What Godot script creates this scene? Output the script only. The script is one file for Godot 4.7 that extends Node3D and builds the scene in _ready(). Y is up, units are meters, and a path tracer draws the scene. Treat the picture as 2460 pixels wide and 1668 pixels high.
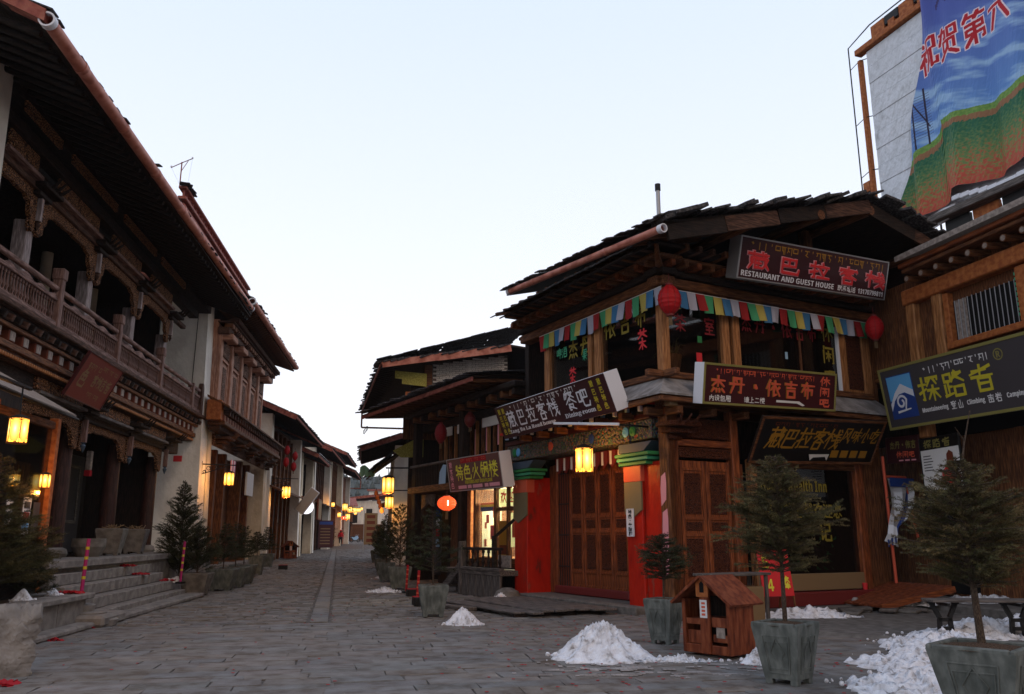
extends Node3D

# ---------------------------------------------------------------- lettering: strokes on a 26 x 26 grid (a..z), one short string per character
const FONT := {
	"藏": "bdyd hahg rarg gixi gigqcz ejep jkjx jktk jxrx jqqq nkno nqnx ucukvrzy xkvssy vdwf",
	"巴": "edud udun enun mdmn edexgyxyys", "拉": "bgkg gagxey bqkn qbrf lgyg nksu vkst kxzx",
	"客": "mame cgcexeyg jfdm hishgr hjxr hrhzszsrhr", "栈": "agkg fafy fhap gikl mixg liyk lozn qbtsyyzu xqnz ubwd",
	"餐": "hahd hclc ecbj edjdej mcvcmk nexj mjcq mjzq irrr iriyly hvrv rrrv kuwy mlmn", "吧": "bfbrirififbf lewewn lnwn qeqn lelwnyxyzt",
	"杰": "cgxg mamp mgdp mgwp ftcy juky oupy tuxy", "丹": "gbgncy gbtbtxqx akyk kemh",
	"依": "gaan eiez pbqe jfyf qfip nlnysw qkyy xltp", "吉": "cexe mamk fkuk gpgztztpgp", "布": "beye kabp hlhv hlululut mimz",
	"休": "haan ehez jhyh qaqz qhjs qhzs", "闲": "cace bhbz gcxcxyvz hlsl mhmw mlhs mlrr",
	"特": "dbbi bhki gagz aqkn meye sasl jkzk joyp vmvysz nrpv", "色": "jabj hdsdni ciuiupcp lilp cicwfyxyys", "火": "mamlcy mlyz fhcn thqm",
	"锅": "fabi dfjf bkjk blaq fkfx fxjt mbmixixbmb llly llylyxwy rjnr rlvr", "楼": "agkg eaez ehap gjkn rarj lfzf mbod wbud qflk rfzl lpzp qlouyz wposlz",
	"探": "ahjh fafxdx aqjm lelbzbze pdlj udxi lozo sksz rolx sozx", "路": "bcbjjjjcbc fjfx fpjp bnby aykw pakk ncwcki neyl mqmzxzxqmq",
	"者": "dfsf mall blyl xcai inizvzvnin isvs", "祝": "ebhd biki kiar fnfz hnkq nbnkxkxbnb pkpsky tktxvyzyzu",
	"贺": "bdkdkjij gaal ocojxjxcoc gmgt gmumut nonscz pvxz", "第": "gabf fdld rbnf qdye djvjvndn dndrwr wrwwuw mjmz mrcz", "六": "mamd aixi ilcy pkyy",
	"茶": "beye hbhh rbrh mgal mgzl dqvq mmmz msdy msxy", "室": "mamc cfccxcxf fivi lifnun rkwo fsts mpmy cyxy",
	"风": "ebenbz ebubusyzzu hgst sggt", "味": "bgbqiqigbg lhyh jmzm rarz rmkw rmzw", "小": "mamysx gicq skxr", "吃": "bgbqiqigbg majj lfyf ljwjlvlyyyyu",
	"欢": "bdjdjebz ckjx paki ofxfuj rjrnkz rnzz", "迎": "ccee akekeucz euhyzz kdkrpo rdydysvs rdrz", "光": "mamj fbih tbqh blyl jlkrbz plpyyyyt",
	"临": "chcu gagz paki nfyf rhuk mnmzyzynmn snsz", "您": "laij keyexg pepmnm lhjl thxl etcx htjzqzrw uszw lsmu", "记": "cbef bjfjfwjs lcwcwl mlwl mlmxoyyyys",
	"山": "mamx eieyuyui", "上": "mamy mkvk byyy", "二": "feve bvyv", "内": "mamk dhdz dhxhxysy mkft mkts", "设": "ccef bjejewis mbmhkl mbubuhyh kmwmky ooyz",
	"包": "gabk fevevqsq ekpkprer ekeyyyys", "厢": "dbyb dbdpaz gjnj kekz kjgr lkoo qfqzyzyfqf qlyl qsys", "请": "ccef bjejewis kdyd lgxg jkzk mnmz mnwnwyuy mrwr mvwv rark",
	"联": "ackc cccw icix chih cnin awkt nbpf xbtf lfyf kkzk rkkz rkzz", "系": "wbfc ndgi shfn fnunwp mnmz gqcx rqxw", "电": "deduuueede dlul mamxoyyyyu",
	"话": "ccef bjejewis wblf kiyi qfqp mpmywywpmp", "登": "bcjcbl madg nawk xbrf ghrh hkhprprkhk jrkw prow dyxy", "岩": "mamf ebefufub bjyj kjbt hphzuzuphp",
	"峰": "bdbqkqkd fafq qaml pdwdlm odzm nqxq mtyt kwzw snsz", "·": "mkmo lllnoonl", "牛": "gbci ehyh blyl mamz", "酸": "ackc dcdh hchh bhbyjyjhbh bpjp spmk rgxg qjmo voyj rnnw qrwrnz qszz", "奶": "fbfhbxjz bhkhbz ldududyivrxr nendjz",
	"啤": "bfbqhqhfbf oale kexe kexexmkmke kixi rerm jqzq rmrz", "酒": "ceeg bjdl ayfp icyc kgkyxyxgkg ocoj ucum kmxm kryr", "果": "fcuc fcfl ucul flul fhuh mcmz bpyp mpdx mpwx", "汁": "cdef bjdl ayfp rarz ilzl",
	"0": "jehgjjmhjedf", "1": "cdxd gdgldn wdwy", "2": "cdxd cdcqxqxd", "3": "cdxd kdkmsqpz", "4": "cdxd fdfmmp wdwz fmbt", "5": "cdxd hdhqtqtl", "6": "cdxd gdgomq mdmm sdsz momz", "7": "cdxd mdmmgqsv", ".": "mcmh", "|": "mdmy",
}

var rng := RandomNumberGenerator.new()
var M := {}
var kit := {}
var T := {}          # the house fronts: local x along the front, y up, z out of it

# ---------------------------------------------------------------- mesh collector
class Mb:
	var v := PackedVector3Array()
	var n := PackedVector3Array()
	var uv := PackedVector2Array()
	var c := PackedColorArray()
	var tint = null
	func _put(p: Vector3, q: Vector3, k: Vector2) -> void:
		v.append(p); n.append(q); uv.append(k)
		if tint != null: c.append(tint)
	func tri(a: Vector3, b: Vector3, d: Vector3) -> void:
		var q := (b - a).cross(d - a).normalized()
		_put(a, q, Vector2(0, 0)); _put(d, q, Vector2(1, 1)); _put(b, q, Vector2(1, 0))
	func quad(a: Vector3, b: Vector3, d: Vector3, e: Vector3) -> void:
		var q := (b - a).cross(d - a)
		if q.length_squared() < 1e-14: q = (d - a).cross(e - a)
		q = q.normalized()
		_put(a, q, Vector2(0, 1)); _put(d, q, Vector2(1, 0)); _put(b, q, Vector2(1, 1))
		_put(a, q, Vector2(0, 1)); _put(e, q, Vector2(0, 0)); _put(d, q, Vector2(1, 0))
	func triuv(a: Vector3, b: Vector3, d: Vector3, ua: Vector2, ub: Vector2, ud: Vector2) -> void:
		var q := (b - a).cross(d - a).normalized()
		_put(a, q, ua); _put(d, q, ud); _put(b, q, ub)
	func tris(a: Vector3, b: Vector3, d: Vector3, na: Vector3, nb: Vector3, nd: Vector3) -> void:
		_put(a, na, Vector2.ZERO); _put(d, nd, Vector2.ZERO); _put(b, nb, Vector2.ZERO)
	func hexa(p: Array) -> void:   # bottom 0-3 counterclockwise seen from above, top 4-7
		quad(p[4], p[5], p[6], p[7]); quad(p[3], p[2], p[1], p[0])
		for i in 4:
			var j := (i + 1) % 4
			quad(p[i], p[j], p[j + 4], p[i + 4])
	func box(x0: float, y0: float, z0: float, x1: float, y1: float, z1: float, t := Transform3D()) -> void:
		hexa([t * Vector3(x0, y0, z1), t * Vector3(x1, y0, z1), t * Vector3(x1, y0, z0), t * Vector3(x0, y0, z0), t * Vector3(x0, y1, z1), t * Vector3(x1, y1, z1), t * Vector3(x1, y1, z0), t * Vector3(x0, y1, z0)])
	func cbox(x0: float, y0: float, z0: float, x1: float, y1: float, z1: float, b := 0.012, t := Transform3D()) -> void:   # box with chamfered edges
		b = minf(b, 0.3 * minf(x1 - x0, minf(y1 - y0, z1 - z0)))
		var lo := [x0, y0, z0]
		var hi := [x1, y1, z1]
		for ax in 3:
			var u := (ax + 1) % 3
			var w := (ax + 2) % 3
			for s in 2:
				var q := []
				for k in [[0, 0], [1, 0], [1, 1], [0, 1]]:
					var p := Vector3.ZERO
					p[ax] = hi[ax] if s else lo[ax]
					p[u] = hi[u] - b if k[0] else lo[u] + b
					p[w] = hi[w] - b if k[1] else lo[w] + b
					q.append(t * p)
				if s: quad(q[0], q[1], q[2], q[3])
				else: quad(q[3], q[2], q[1], q[0])
			for su in 2:
				for sw in 2:
					var a := Vector3.ZERO
					a[u] = hi[u] if su else lo[u]; a[w] = hi[w] - b if sw else lo[w] + b
					var d := a
					d[u] = hi[u] - b if su else lo[u] + b; d[w] = hi[w] if sw else lo[w]
					var a0 := a; a0[ax] = lo[ax] + b
					var a1 := a; a1[ax] = hi[ax] - b
					var d0 := d; d0[ax] = lo[ax] + b
					var d1 := d; d1[ax] = hi[ax] - b
					if su == sw: quad(t * a0, t * d0, t * d1, t * a1)
					else: quad(t * a1, t * d1, t * d0, t * a0)
		for i in 8:
			var e := []
			for ax in 3:
				var p := Vector3.ZERO
				for k in 3:
					var up: bool = (i >> k) & 1
					p[k] = (hi[k] if up else lo[k]) if k == ax else (hi[k] - b if up else lo[k] + b)
				e.append(t * p)
			if (((i & 1) + ((i >> 1) & 1) + ((i >> 2) & 1)) % 2) == 1: tri(e[0], e[1], e[2])
			else: tri(e[2], e[1], e[0])
	func beam(a: Vector3, b: Vector3, w: float, h: float, up := Vector3.UP) -> void:
		var z := (b - a).normalized()
		var x := up.cross(z)
		if x.length() < 0.01: x = Vector3.RIGHT.cross(z)
		x = x.normalized()
		var y := z.cross(x)
		box(-w / 2, -h / 2, 0, w / 2, h / 2, (b - a).length(), Transform3D(Basis(x, y, z), a))
	func tube(p: Array, r: float, k := 8, r1 := -1.0, caps := true) -> void:
		if r1 < 0: r1 = r
		var rings := []
		var m := p.size()
		var ref := Vector3.UP
		for i in m:
			var d: Vector3 = (p[mini(i + 1, m - 1)] - p[maxi(i - 1, 0)]).normalized()
			if absf(d.dot(ref)) > 0.95: ref = Vector3.RIGHT if absf(d.x) < 0.9 else Vector3.BACK
			var x := ref.cross(d).normalized()
			var y := d.cross(x)
			var q := []
			var rr := lerpf(r, r1, float(i) / maxf(1, m - 1))
			for j in k:
				var a := TAU * j / k
				var o := x * cos(a) + y * sin(a)
				q.append([p[i] + o * rr, o])
			rings.append(q)
		for i in m - 1:
			for j in k:
				var l := (j + 1) % k
				var A = rings[i][j]; var B = rings[i][l]; var C = rings[i + 1][l]; var D = rings[i + 1][j]
				tris(A[0], B[0], C[0], A[1], B[1], C[1]); tris(A[0], C[0], D[0], A[1], C[1], D[1])
		if caps:
			for j in k:
				var l := (j + 1) % k
				tri(p[0], rings[0][l][0], rings[0][j][0]); tri(p[m - 1], rings[m - 1][j][0], rings[m - 1][l][0])
	func lathe(pr: Array, k := 10, t := Transform3D()) -> void:   # pr: Vector2(r, y) upwards
		for i in pr.size() - 1:
			var a: Vector2 = pr[i]
			var b: Vector2 = pr[i + 1]
			var e := (b - a).normalized()
			for j in k:
				var o0 := Vector3(cos(TAU * j / k), 0, -sin(TAU * j / k))
				var o1 := Vector3(cos(TAU * (j + 1) / k), 0, -sin(TAU * (j + 1) / k))
				var n0 := (t.basis * (o0 * e.y - Vector3.UP * e.x)).normalized()
				var n1 := (t.basis * (o1 * e.y - Vector3.UP * e.x)).normalized()
				var A := t * (o0 * a.x + Vector3.UP * a.y); var B := t * (o1 * a.x + Vector3.UP * a.y)
				var C := t * (o1 * b.x + Vector3.UP * b.y); var D := t * (o0 * b.x + Vector3.UP * b.y)
				if a.x > 1e-4: tris(A, B, C, n0, n1, n1)
				if b.x > 1e-4: tris(A, C, D, n0, n1, n0)
	func prism(poly: PackedVector2Array, z0: float, z1: float, t := Transform3D()) -> void:
		if Geometry2D.is_polygon_clockwise(poly): poly.reverse()
		var ix := Geometry2D.triangulate_polygon(poly)
		for i in range(0, ix.size(), 3):
			var a := poly[ix[i]]; var b := poly[ix[i + 1]]; var d := poly[ix[i + 2]]
			if (b - a).cross(d - a) < 0:
				var s := b; b = d; d = s
			tri(t * Vector3(a.x, a.y, z1), t * Vector3(b.x, b.y, z1), t * Vector3(d.x, d.y, z1))
			tri(t * Vector3(a.x, a.y, z0), t * Vector3(d.x, d.y, z0), t * Vector3(b.x, b.y, z0))
		for i in poly.size():
			var a := poly[i]; var b := poly[(i + 1) % poly.size()]
			quad(t * Vector3(a.x, a.y, z0), t * Vector3(b.x, b.y, z0), t * Vector3(b.x, b.y, z1), t * Vector3(a.x, a.y, z1))
	func mesh() -> ArrayMesh:
		var a := []
		a.resize(Mesh.ARRAY_MAX)
		a[Mesh.ARRAY_VERTEX] = v; a[Mesh.ARRAY_NORMAL] = n; a[Mesh.ARRAY_TEX_UV] = uv
		if c.size() == v.size() and c.size() > 0: a[Mesh.ARRAY_COLOR] = c
		var m := ArrayMesh.new()
		m.add_surface_from_arrays(Mesh.PRIMITIVE_TRIANGLES, a)
		return m

# ---------------------------------------------------------------- scene helpers
func put(called: String, mb: Mb, m: Material, parent: Node = self, label := "") -> MeshInstance3D:
	return inst(called, mb.mesh(), m, parent, Transform3D(), label)

func inst(called: String, mesh: Mesh, m: Material, parent: Node = self, t := Transform3D(), label := "") -> MeshInstance3D:
	var o := MeshInstance3D.new()
	o.name = called; o.mesh = mesh; o.material_override = m; o.transform = t
	if label: o.set_meta("label", label)
	parent.add_child(o, true)
	return o

func tag(o: Node, label: String, category: String, group := "") -> Node:
	o.set_meta("label", label); o.set_meta("category", category)
	if group: o.set_meta("group", group)
	return o

func thing(called: String, label: String, category: String, t := Transform3D(), group := "") -> Node3D:
	var o := Node3D.new()
	o.name = called; o.transform = t
	add_child(o, true)
	tag(o, label, category, group)
	return o

func another(o: Node3D, label: String, t: Transform3D) -> Node3D:
	var r: Node3D = o.duplicate()
	r.name = String(o.name).rstrip("0123456789"); r.transform = t
	add_child(r, true)
	r.set_meta("label", label)
	return r

func struct(o: Node) -> Node:
	o.set_meta("kind", "structure")
	return o

func stuff(o: Node) -> Node:
	o.set_meta("kind", "stuff")
	return o

func one(x0: float, y0: float, z0: float, x1: float, y1: float, z1: float, b := 0.0) -> Mb:
	var q := Mb.new()
	if b > 0: q.cbox(x0, y0, z0, x1, y1, z1, b)
	else: q.box(x0, y0, z0, x1, y1, z1)
	return q

func bx(called: String, m: Material, parent: Node, x0: float, y0: float, z0: float, x1: float, y1: float, z1: float, b := 0.008) -> MeshInstance3D:
	return put(called, one(minf(x0, x1), minf(y0, y1), minf(z0, z1), maxf(x0, x1), maxf(y0, y1), maxf(z0, z1), b), m, parent)

func at(x: float, y: float, z: float, turn := 0.0) -> Transform3D:
	return Transform3D(Basis(Vector3.UP, turn), Vector3(x, y, z))

func front(x: float, z: float, deg: float) -> Transform3D:
	return at(x, 0, z, deg_to_rad(deg))

func gy(z: float) -> float:      # the street climbs gently beyond the inn
	return maxf(0, -z - 27) * 0.0093

func lin(r: float, g: float, b: float) -> Color:
	return Color(r, g, b).linear_to_srgb()

# ---------------------------------------------------------------- materials
func noise_tex(freq: float, sd: int, ramp: Array, normal := 0.0, kind := FastNoiseLite.TYPE_SIMPLEX_SMOOTH, size := 512) -> NoiseTexture2D:
	var f := FastNoiseLite.new()
	f.noise_type = kind; f.frequency = freq; f.seed = sd; f.fractal_octaves = 5
	if kind == FastNoiseLite.TYPE_CELLULAR:
		f.fractal_type = FastNoiseLite.FRACTAL_NONE; f.cellular_return_type = FastNoiseLite.RETURN_DISTANCE2_SUB
	var t := NoiseTexture2D.new()
	t.width = size; t.height = size; t.seamless = true; t.noise = f
	if normal > 0:
		t.as_normal_map = true; t.bump_strength = normal
	elif ramp:
		var g := Gradient.new()
		var offs := PackedFloat32Array()
		var cols := PackedColorArray()
		for r in ramp:
			offs.append(r[0]); cols.append(r[1])
		g.offsets = offs; g.colors = cols
		t.color_ramp = g
	return t

func surf(key: String, tex: Texture2D, rough: float, scale: Vector3, bump: Texture2D = null, strength := 1.0, world := false, spec := 0.35) -> StandardMaterial3D:
	var m := StandardMaterial3D.new()
	m.resource_name = key
	if tex: m.albedo_texture = tex
	m.roughness = rough; m.metallic_specular = spec
	m.uv1_triplanar = true; m.uv1_world_triplanar = world; m.uv1_scale = scale; m.uv1_triplanar_sharpness = 4
	if bump:
		m.normal_enabled = true; m.normal_texture = bump; m.normal_scale = strength
	M[key] = m
	return m

func flat(key: String, c: Color, rough := 0.6, spec := 0.35) -> StandardMaterial3D:
	var m := StandardMaterial3D.new()
	m.resource_name = key
	m.albedo_color = c; m.roughness = rough; m.metallic_specular = spec
	M[key] = m
	return m

func glow(key: String, c: Color, e: float) -> StandardMaterial3D:
	var m := flat(key, c * 0.7, 0.5)
	m.emission_enabled = true; m.emission = c; m.emission_energy_multiplier = e
	return m

func woods(key: String, a: Color, b: Color, rough := 0.75, sd := 1) -> void:   # three grain directions
	var t := noise_tex(0.012, sd, [[0.22, a], [0.5, a.lerp(b, 0.45)], [0.78, b]])
	surf(key + "_x", t, rough, Vector3(0.35, 3.2, 3.2), kit.grain, 0.7)
	surf(key + "_y", t, rough, Vector3(3.2, 0.35, 3.2), kit.grain, 0.7)
	surf(key + "_z", t, rough, Vector3(3.2, 3.2, 0.35), kit.grain, 0.7)

func make_materials() -> void:
	kit.grain = noise_tex(0.02, 5, [], 6.0)
	kit.rough = noise_tex(0.03, 6, [], 8.0)
	kit.carve = noise_tex(0.045, 7, [], 30.0, FastNoiseLite.TYPE_CELLULAR)
	woods("old", lin(.035, .016, .010), lin(.13, .062, .040), 0.8, 11)          # weathered brown of the left gallery
	woods("mauve", lin(.10, .052, .042), lin(.29, .175, .145), 0.75, 12)         # faded rail and columns
	woods("pale", lin(.20, .155, .15), lin(.46, .38, .37), 0.75, 20)
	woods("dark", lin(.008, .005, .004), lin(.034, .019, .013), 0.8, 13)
	woods("oxblood", lin(.020, .007, .006), lin(.065, .024, .018), 0.6, 19)
	woods("red", lin(.11, .027, .009), lin(.29, .080, .024), 0.6, 14)          # varnished doors
	woods("honey", lin(.22, .085, .028), lin(.44, .20, .075), 0.6, 15)          # upper posts of the inn
	woods("rose", lin(.27, .125, .08), lin(.50, .28, .20), 0.7, 16)           # panelled front up the street
	woods("brown", lin(.07, .024, .009), lin(.21, .082, .030), 0.7, 17)
	woods("grey", lin(.06, .05, .045), lin(.16, .135, .12), 0.85, 18)
	surf("carved", noise_tex(0.05, 21, [[0.05, lin(.015, .006, .003)], [0.15, lin(.21, .085, .036)], [0.36, lin(.50, .23, .10)]], 0, FastNoiseLite.TYPE_CELLULAR), 0.75, Vector3(.75, .75, .75), kit.carve, 1.6)
	surf("carved_red", noise_tex(0.05, 22, [[0.04, lin(.03, .008, .004)], [0.2, lin(.12, .030, .011)], [0.5, lin(.22, .060, .022)]], 0, FastNoiseLite.TYPE_CELLULAR), 0.65, Vector3(1.5, 1.5, 1.5), kit.carve, 1.6)
	surf("carved_rose", noise_tex(0.05, 23, [[0.05, lin(.07, .03, .02)], [0.2, lin(.22, .11, .07)], [0.5, lin(.40, .22, .15)]], 0, FastNoiseLite.TYPE_CELLULAR), 0.75, Vector3(.6, .6, .6), kit.carve, 1.4)
	surf("gate_paint", noise_tex(0.035, 24, [[0.04, lin(.03, .06, .11)], [0.12, lin(.15, .12, .06)], [0.2, lin(.03, .12, .06)], [0.28, lin(.24, .20, .11)], [0.36, lin(.28, .03, .018)], [0.46, lin(.05, .12, .26)], [0.6, lin(.16, .13, .07)]], 0, FastNoiseLite.TYPE_CELLULAR), 0.55, Vector3(.42, .42, .42), kit.carve, 0.6)
	surf("plaster", noise_tex(0.006, 31, [[0.25, lin(.66, .61, .54)], [0.5, lin(.76, .71, .63)], [0.8, lin(.80, .75, .67)]]), 0.95, Vector3(.35, .22, .35), kit.rough, 0.25)
	surf("cream", noise_tex(0.006, 32, [[0.25, lin(.46, .39, .29)], [0.5, lin(.58, .50, .38)], [0.8, lin(.66, .58, .46)]]), 0.95, Vector3(.35, .22, .35), kit.rough, 0.25)
	surf("shingle", noise_tex(0.02, 33, [[0.2, lin(.020, .018, .019)], [0.5, lin(.050, .045, .045)], [0.8, lin(.11, .10, .10)]]), 0.85, Vector3(1.3, 1.3, 1.3), kit.rough, 0.8, true)
	surf("gutter", noise_tex(0.01, 34, [[0.2, lin(.30, .085, .055)], [0.5, lin(.44, .15, .10)], [0.8, lin(.52, .21, .15)]]), 0.5, Vector3(.5, .5, .5), kit.rough, 0.1)
	surf("redpaint", noise_tex(0.008, 35, [[0.10, lin(.17, .02, .012)], [0.2, lin(.36, .010, .003)], [0.6, lin(.48, .016, .004)], [0.82, lin(.38, .014, .005)], [0.92, lin(.30, .05, .03)]]), 0.5, Vector3(.6, .25, .6), kit.rough, 0.12)
	surf("fascia", noise_tex(0.01, 36, [[0.2, lin(.16, .04, .03)], [0.5, lin(.26, .07, .05)], [0.8, lin(.34, .12, .08)]]), 0.7, Vector3(.6, .6, .6), kit.grain, 0.4)
	surf("stone", noise_tex(0.012, 41, [[0.2, lin(.10, .089, .080)], [0.5, lin(.135, .120, .108)], [0.8, lin(.17, .155, .14)]]), 0.9, Vector3(.6, .6, .6), kit.rough, 0.25)
	surf("step", noise_tex(0.012, 42, [[0.2, lin(.15, .13, .115)], [0.5, lin(.20, .175, .155)], [0.8, lin(.25, .22, .195)]]), 0.92, Vector3(.5, .5, .5), kit.rough, 0.2)
	var p := surf("paver", noise_tex(0.014, 43, [[0.12, lin(.55, .48, .43)], [0.45, lin(.82, .79, .76)], [0.85, lin(1, 1, 1)]]), 0.72, Vector3(.33, .33, .33), kit.rough, 0.5, true, 0.28)
	p.vertex_color_use_as_albedo = true
	surf("joint", noise_tex(0.02, 44, [[0.2, lin(.075, .063, .054)], [0.5, lin(.11, .095, .083)], [0.8, lin(.15, .132, .118)]]), 0.9, Vector3(.5, .5, .5), kit.rough, 0.8, true)
	surf("pot", noise_tex(0.014, 45, [[0.15, lin(.080, .088, .080)], [0.5, lin(.115, .124, .114)], [0.85, lin(.17, .18, .165)]]), 0.8, Vector3(1.0, .5, 1.0), kit.rough, 0.15)
	surf("soil", noise_tex(0.05, 46, [[0.2, lin(.03, .018, .012)], [0.5, lin(.09, .055, .035)], [0.8, lin(.16, .10, .065)]]), 1.0, Vector3(2, 2, 2), kit.rough, 1.5)
	surf("snow", noise_tex(0.012, 47, [[0.16, lin(.26, .235, .22)], [0.34, lin(.58, .56, .57)], [0.55, lin(.72, .71, .74)], [0.85, lin(.80, .80, .83)]]), 0.8, Vector3(.9, .9, .9), kit.rough, 1.2, true)
	surf("bark", noise_tex(0.03, 48, [[0.2, lin(.03, .02, .015)], [0.8, lin(.12, .085, .06)]]), 0.95, Vector3(6, 1.5, 6), kit.rough, 1.0)
	surf("hill", noise_tex(0.03, 49, [[0.2, lin(.035, .045, .04)], [0.5, lin(.06, .07, .06)], [0.8, lin(.10, .10, .08)]]), 1.0, Vector3(.04, .04, .04), null, 1.0, true)
	surf("metal_sheet", noise_tex(0.01, 50, [[0.2, lin(.17, .15, .14)], [0.5, lin(.26, .24, .23)], [0.8, lin(.36, .33, .32)]]), 0.55, Vector3(.6, .6, .6), kit.rough, 0.2)
	surf("canvas", noise_tex(0.02, 51, [[0.2, lin(.20, .16, .135)], [0.8, lin(.34, .28, .24)]]), 0.95, Vector3(.8, .8, .8), kit.grain, 0.4)
	surf("ply", noise_tex(0.015, 52, [[0.2, lin(.28, .25, .05)], [0.8, lin(.44, .40, .10)]]), 0.8, Vector3(.5, 1.5, 1.5), kit.grain, 0.3)
	surf("panelwhite", noise_tex(0.008, 53, [[0.10, lin(.44, .45, .47)], [0.3, lin(.62, .64, .67)], [0.8, lin(.68, .70, .74)]]), 0.8, Vector3(.30, .14, .30), kit.rough, 0.4)
	surf("orangewood", noise_tex(0.012, 54, [[0.2, lin(.26, .07, .018)], [0.8, lin(.42, .14, .04)]]), 0.7, Vector3(1, 1, 1), kit.grain, 0.4)
	surf("bin_wood", noise_tex(0.012, 55, [[0.2, lin(.09, .018, .006)], [0.5, lin(.175, .038, .012)], [0.8, lin(.25, .070, .028)]]), 0.7, Vector3(1.3, .3, 1.3), kit.grain, 0.3)
	surf("brick", noise_tex(0.03, 56, [[0.2, lin(.50, .46, .42)], [0.8, lin(.78, .73, .68)]]), 0.9, Vector3(1.5, 1.5, 1.5), kit.rough, 0.8)
	var nd := flat("needles", Color.WHITE, 0.75, 0.25)
	nd.vertex_color_use_as_albedo = true
	nd.backlight_enabled = true; nd.backlight = lin(.02, .03, .012)
	flat("black", lin(.008, .007, .007), 0.5)
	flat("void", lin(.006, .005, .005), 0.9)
	flat("iron", lin(.012, .012, .013), 0.55)
	flat("white", lin(.70, .70, .74), 0.5)
	flat("paper", lin(.68, .66, .64), 0.8)
	flat("maroon", lin(.040, .010, .013), 0.45)
	flat("maroon2", lin(.050, .008, .010), 0.5)
	flat("dimgold", lin(.24, .185, .022), 0.6)
	flat("dimred", lin(.20, .012, .016), 0.6)
	flat("signbrown", lin(.115, .046, .044), 0.5)
	flat("tan", lin(.17, .145, .08), 0.7)
	flat("slate", lin(.055, .048, .050), 0.45)
	flat("olive", lin(.22, .19, .055), 0.5)
	flat("gold", lin(.34, .17, .016), 0.5)
	flat("yellow", lin(.74, .66, .06), 0.5)
	flat("sulphur", lin(.50, .42, .03), 0.5)
	flat("signred", lin(.62, .03, .035), 0.5)
	flat("coral", lin(.60, .10, .05), 0.5)
	flat("pink", lin(.72, .30, .34), 0.6)
	flat("green", lin(.03, .20, .06), 0.6)
	flat("mint", lin(.05, .32, .17), 0.6)
	flat("blue", lin(.02, .05, .22), 0.5)
	flat("paleblue", lin(.30, .46, .62), 0.5)
	flat("skyblue", lin(.12, .38, .68), 0.5)
	flat("lantern_red", lin(.40, .007, .010), 0.6)
	flat("magenta", lin(.34, .018, .12), 0.6)
	flat("scrap", lin(.34, .008, .014), 0.8)
	flat("slateblue", lin(.06, .085, .12), 0.6)
	flat("umber", lin(.14, .03, .012), 0.7)
	flat("fawn", lin(.22, .14, .07), 0.8)
	flat("palegreen", lin(.16, .32, .22), 0.8)
	var lp := flat("lit_paper", lin(.70, .70, .60), 0.9)
	lp.backlight_enabled = true; lp.backlight = lin(.75, .74, .58)
	flat("maroon3", lin(.15, .020, .018), 0.55)
	flat("steel", lin(.35, .35, .36), 0.45)
	M.steel.metallic = 0.6
	var gl := flat("glass", Color(.03, .032, .036, 0.35), 0.04, 0.5)
	gl.transparency = BaseMaterial3D.TRANSPARENCY_ALPHA
	glow("lamp_skin", lin(1.0, .66, .22), 2.1)
	var cg := flat("clear_glass", Color(.9, .9, .9, 0.06), 0.04, 0.5)
	cg.transparency = BaseMaterial3D.TRANSPARENCY_ALPHA
	glow("lamp_core", lin(1.0, .86, .50), 4.0)
	var gt := GradientTexture2D.new()
	var gg := Gradient.new()
	gg.offsets = PackedFloat32Array([0.0, .28, .62, 1.0]); gg.colors = PackedColorArray([Color(1, .97, .82), Color(1, .90, .52), Color(1, .74, .28), Color(.93, .50, .12)])
	gt.gradient = gg; gt.width = 64; gt.height = 64; gt.fill = GradientTexture2D.FILL_RADIAL; gt.fill_from = Vector2(.5, .45); gt.fill_to = Vector2(1.0, .95)
	M.lamp_skin.emission = Color.BLACK; M.lamp_skin.emission_texture = gt; M.lamp_skin.emission_energy_multiplier = 1.7
	glow("lamp_red", lin(1.0, .10, .02), 1.3)
	glow("lamp_white", lin(.95, .93, 1.0), 1.6)
	glow("tube_light", lin(.9, .95, .85), 2.0)

# ---------------------------------------------------------------- lettering
func stroke(mb: Mb, p: Vector2, q: Vector2, w0: float, w1: float, z: float) -> void:
	var d := (q - p)
	if d.length() < 1e-5: return
	d = d.normalized()
	var s := Vector2(-d.y, d.x)
	var a := p - d * w0 * 0.4
	var b := q + d * w1 * 0.5
	var pts := [a + s * w0 * 0.5, p.lerp(q, 0.5) + s * (w0 + w1) * 0.23, b + s * w1 * 0.35, b - s * w1 * 0.5, p.lerp(q, 0.5) - s * (w0 + w1) * 0.27, a - s * w0 * 0.5]
	for i in range(1, 5):
		mb.tri(Vector3(pts[0].x, pts[0].y, z), Vector3(pts[i + 1].x, pts[i + 1].y, z), Vector3(pts[i].x, pts[i].y, z))

func char_to(mb: Mb, ch: String, x: float, y: float, w: float, h: float, thick: float, z: float, slant := 0.0) -> void:   # x, y: the lower left corner
	var code: String = FONT.get(ch, "bexe mamy ckwk dpdyuyupdp")
	var k := 0
	for st in code.split(" "):
		var pts := []
		for i in range(0, st.length() - 1, 2):
			var px := (st.unicode_at(i) - 97) / 25.0
			var py := 1.0 - (st.unicode_at(i + 1) - 97) / 25.0
			pts.append(Vector2(x + px * w + slant * py * h, y + py * h))
		for i in pts.size() - 1:
			stroke(mb, pts[i], pts[i + 1], thick * 1.1, thick * 0.75 if i == pts.size() - 2 else thick, z + 0.00025 * k)
			k += 1

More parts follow.
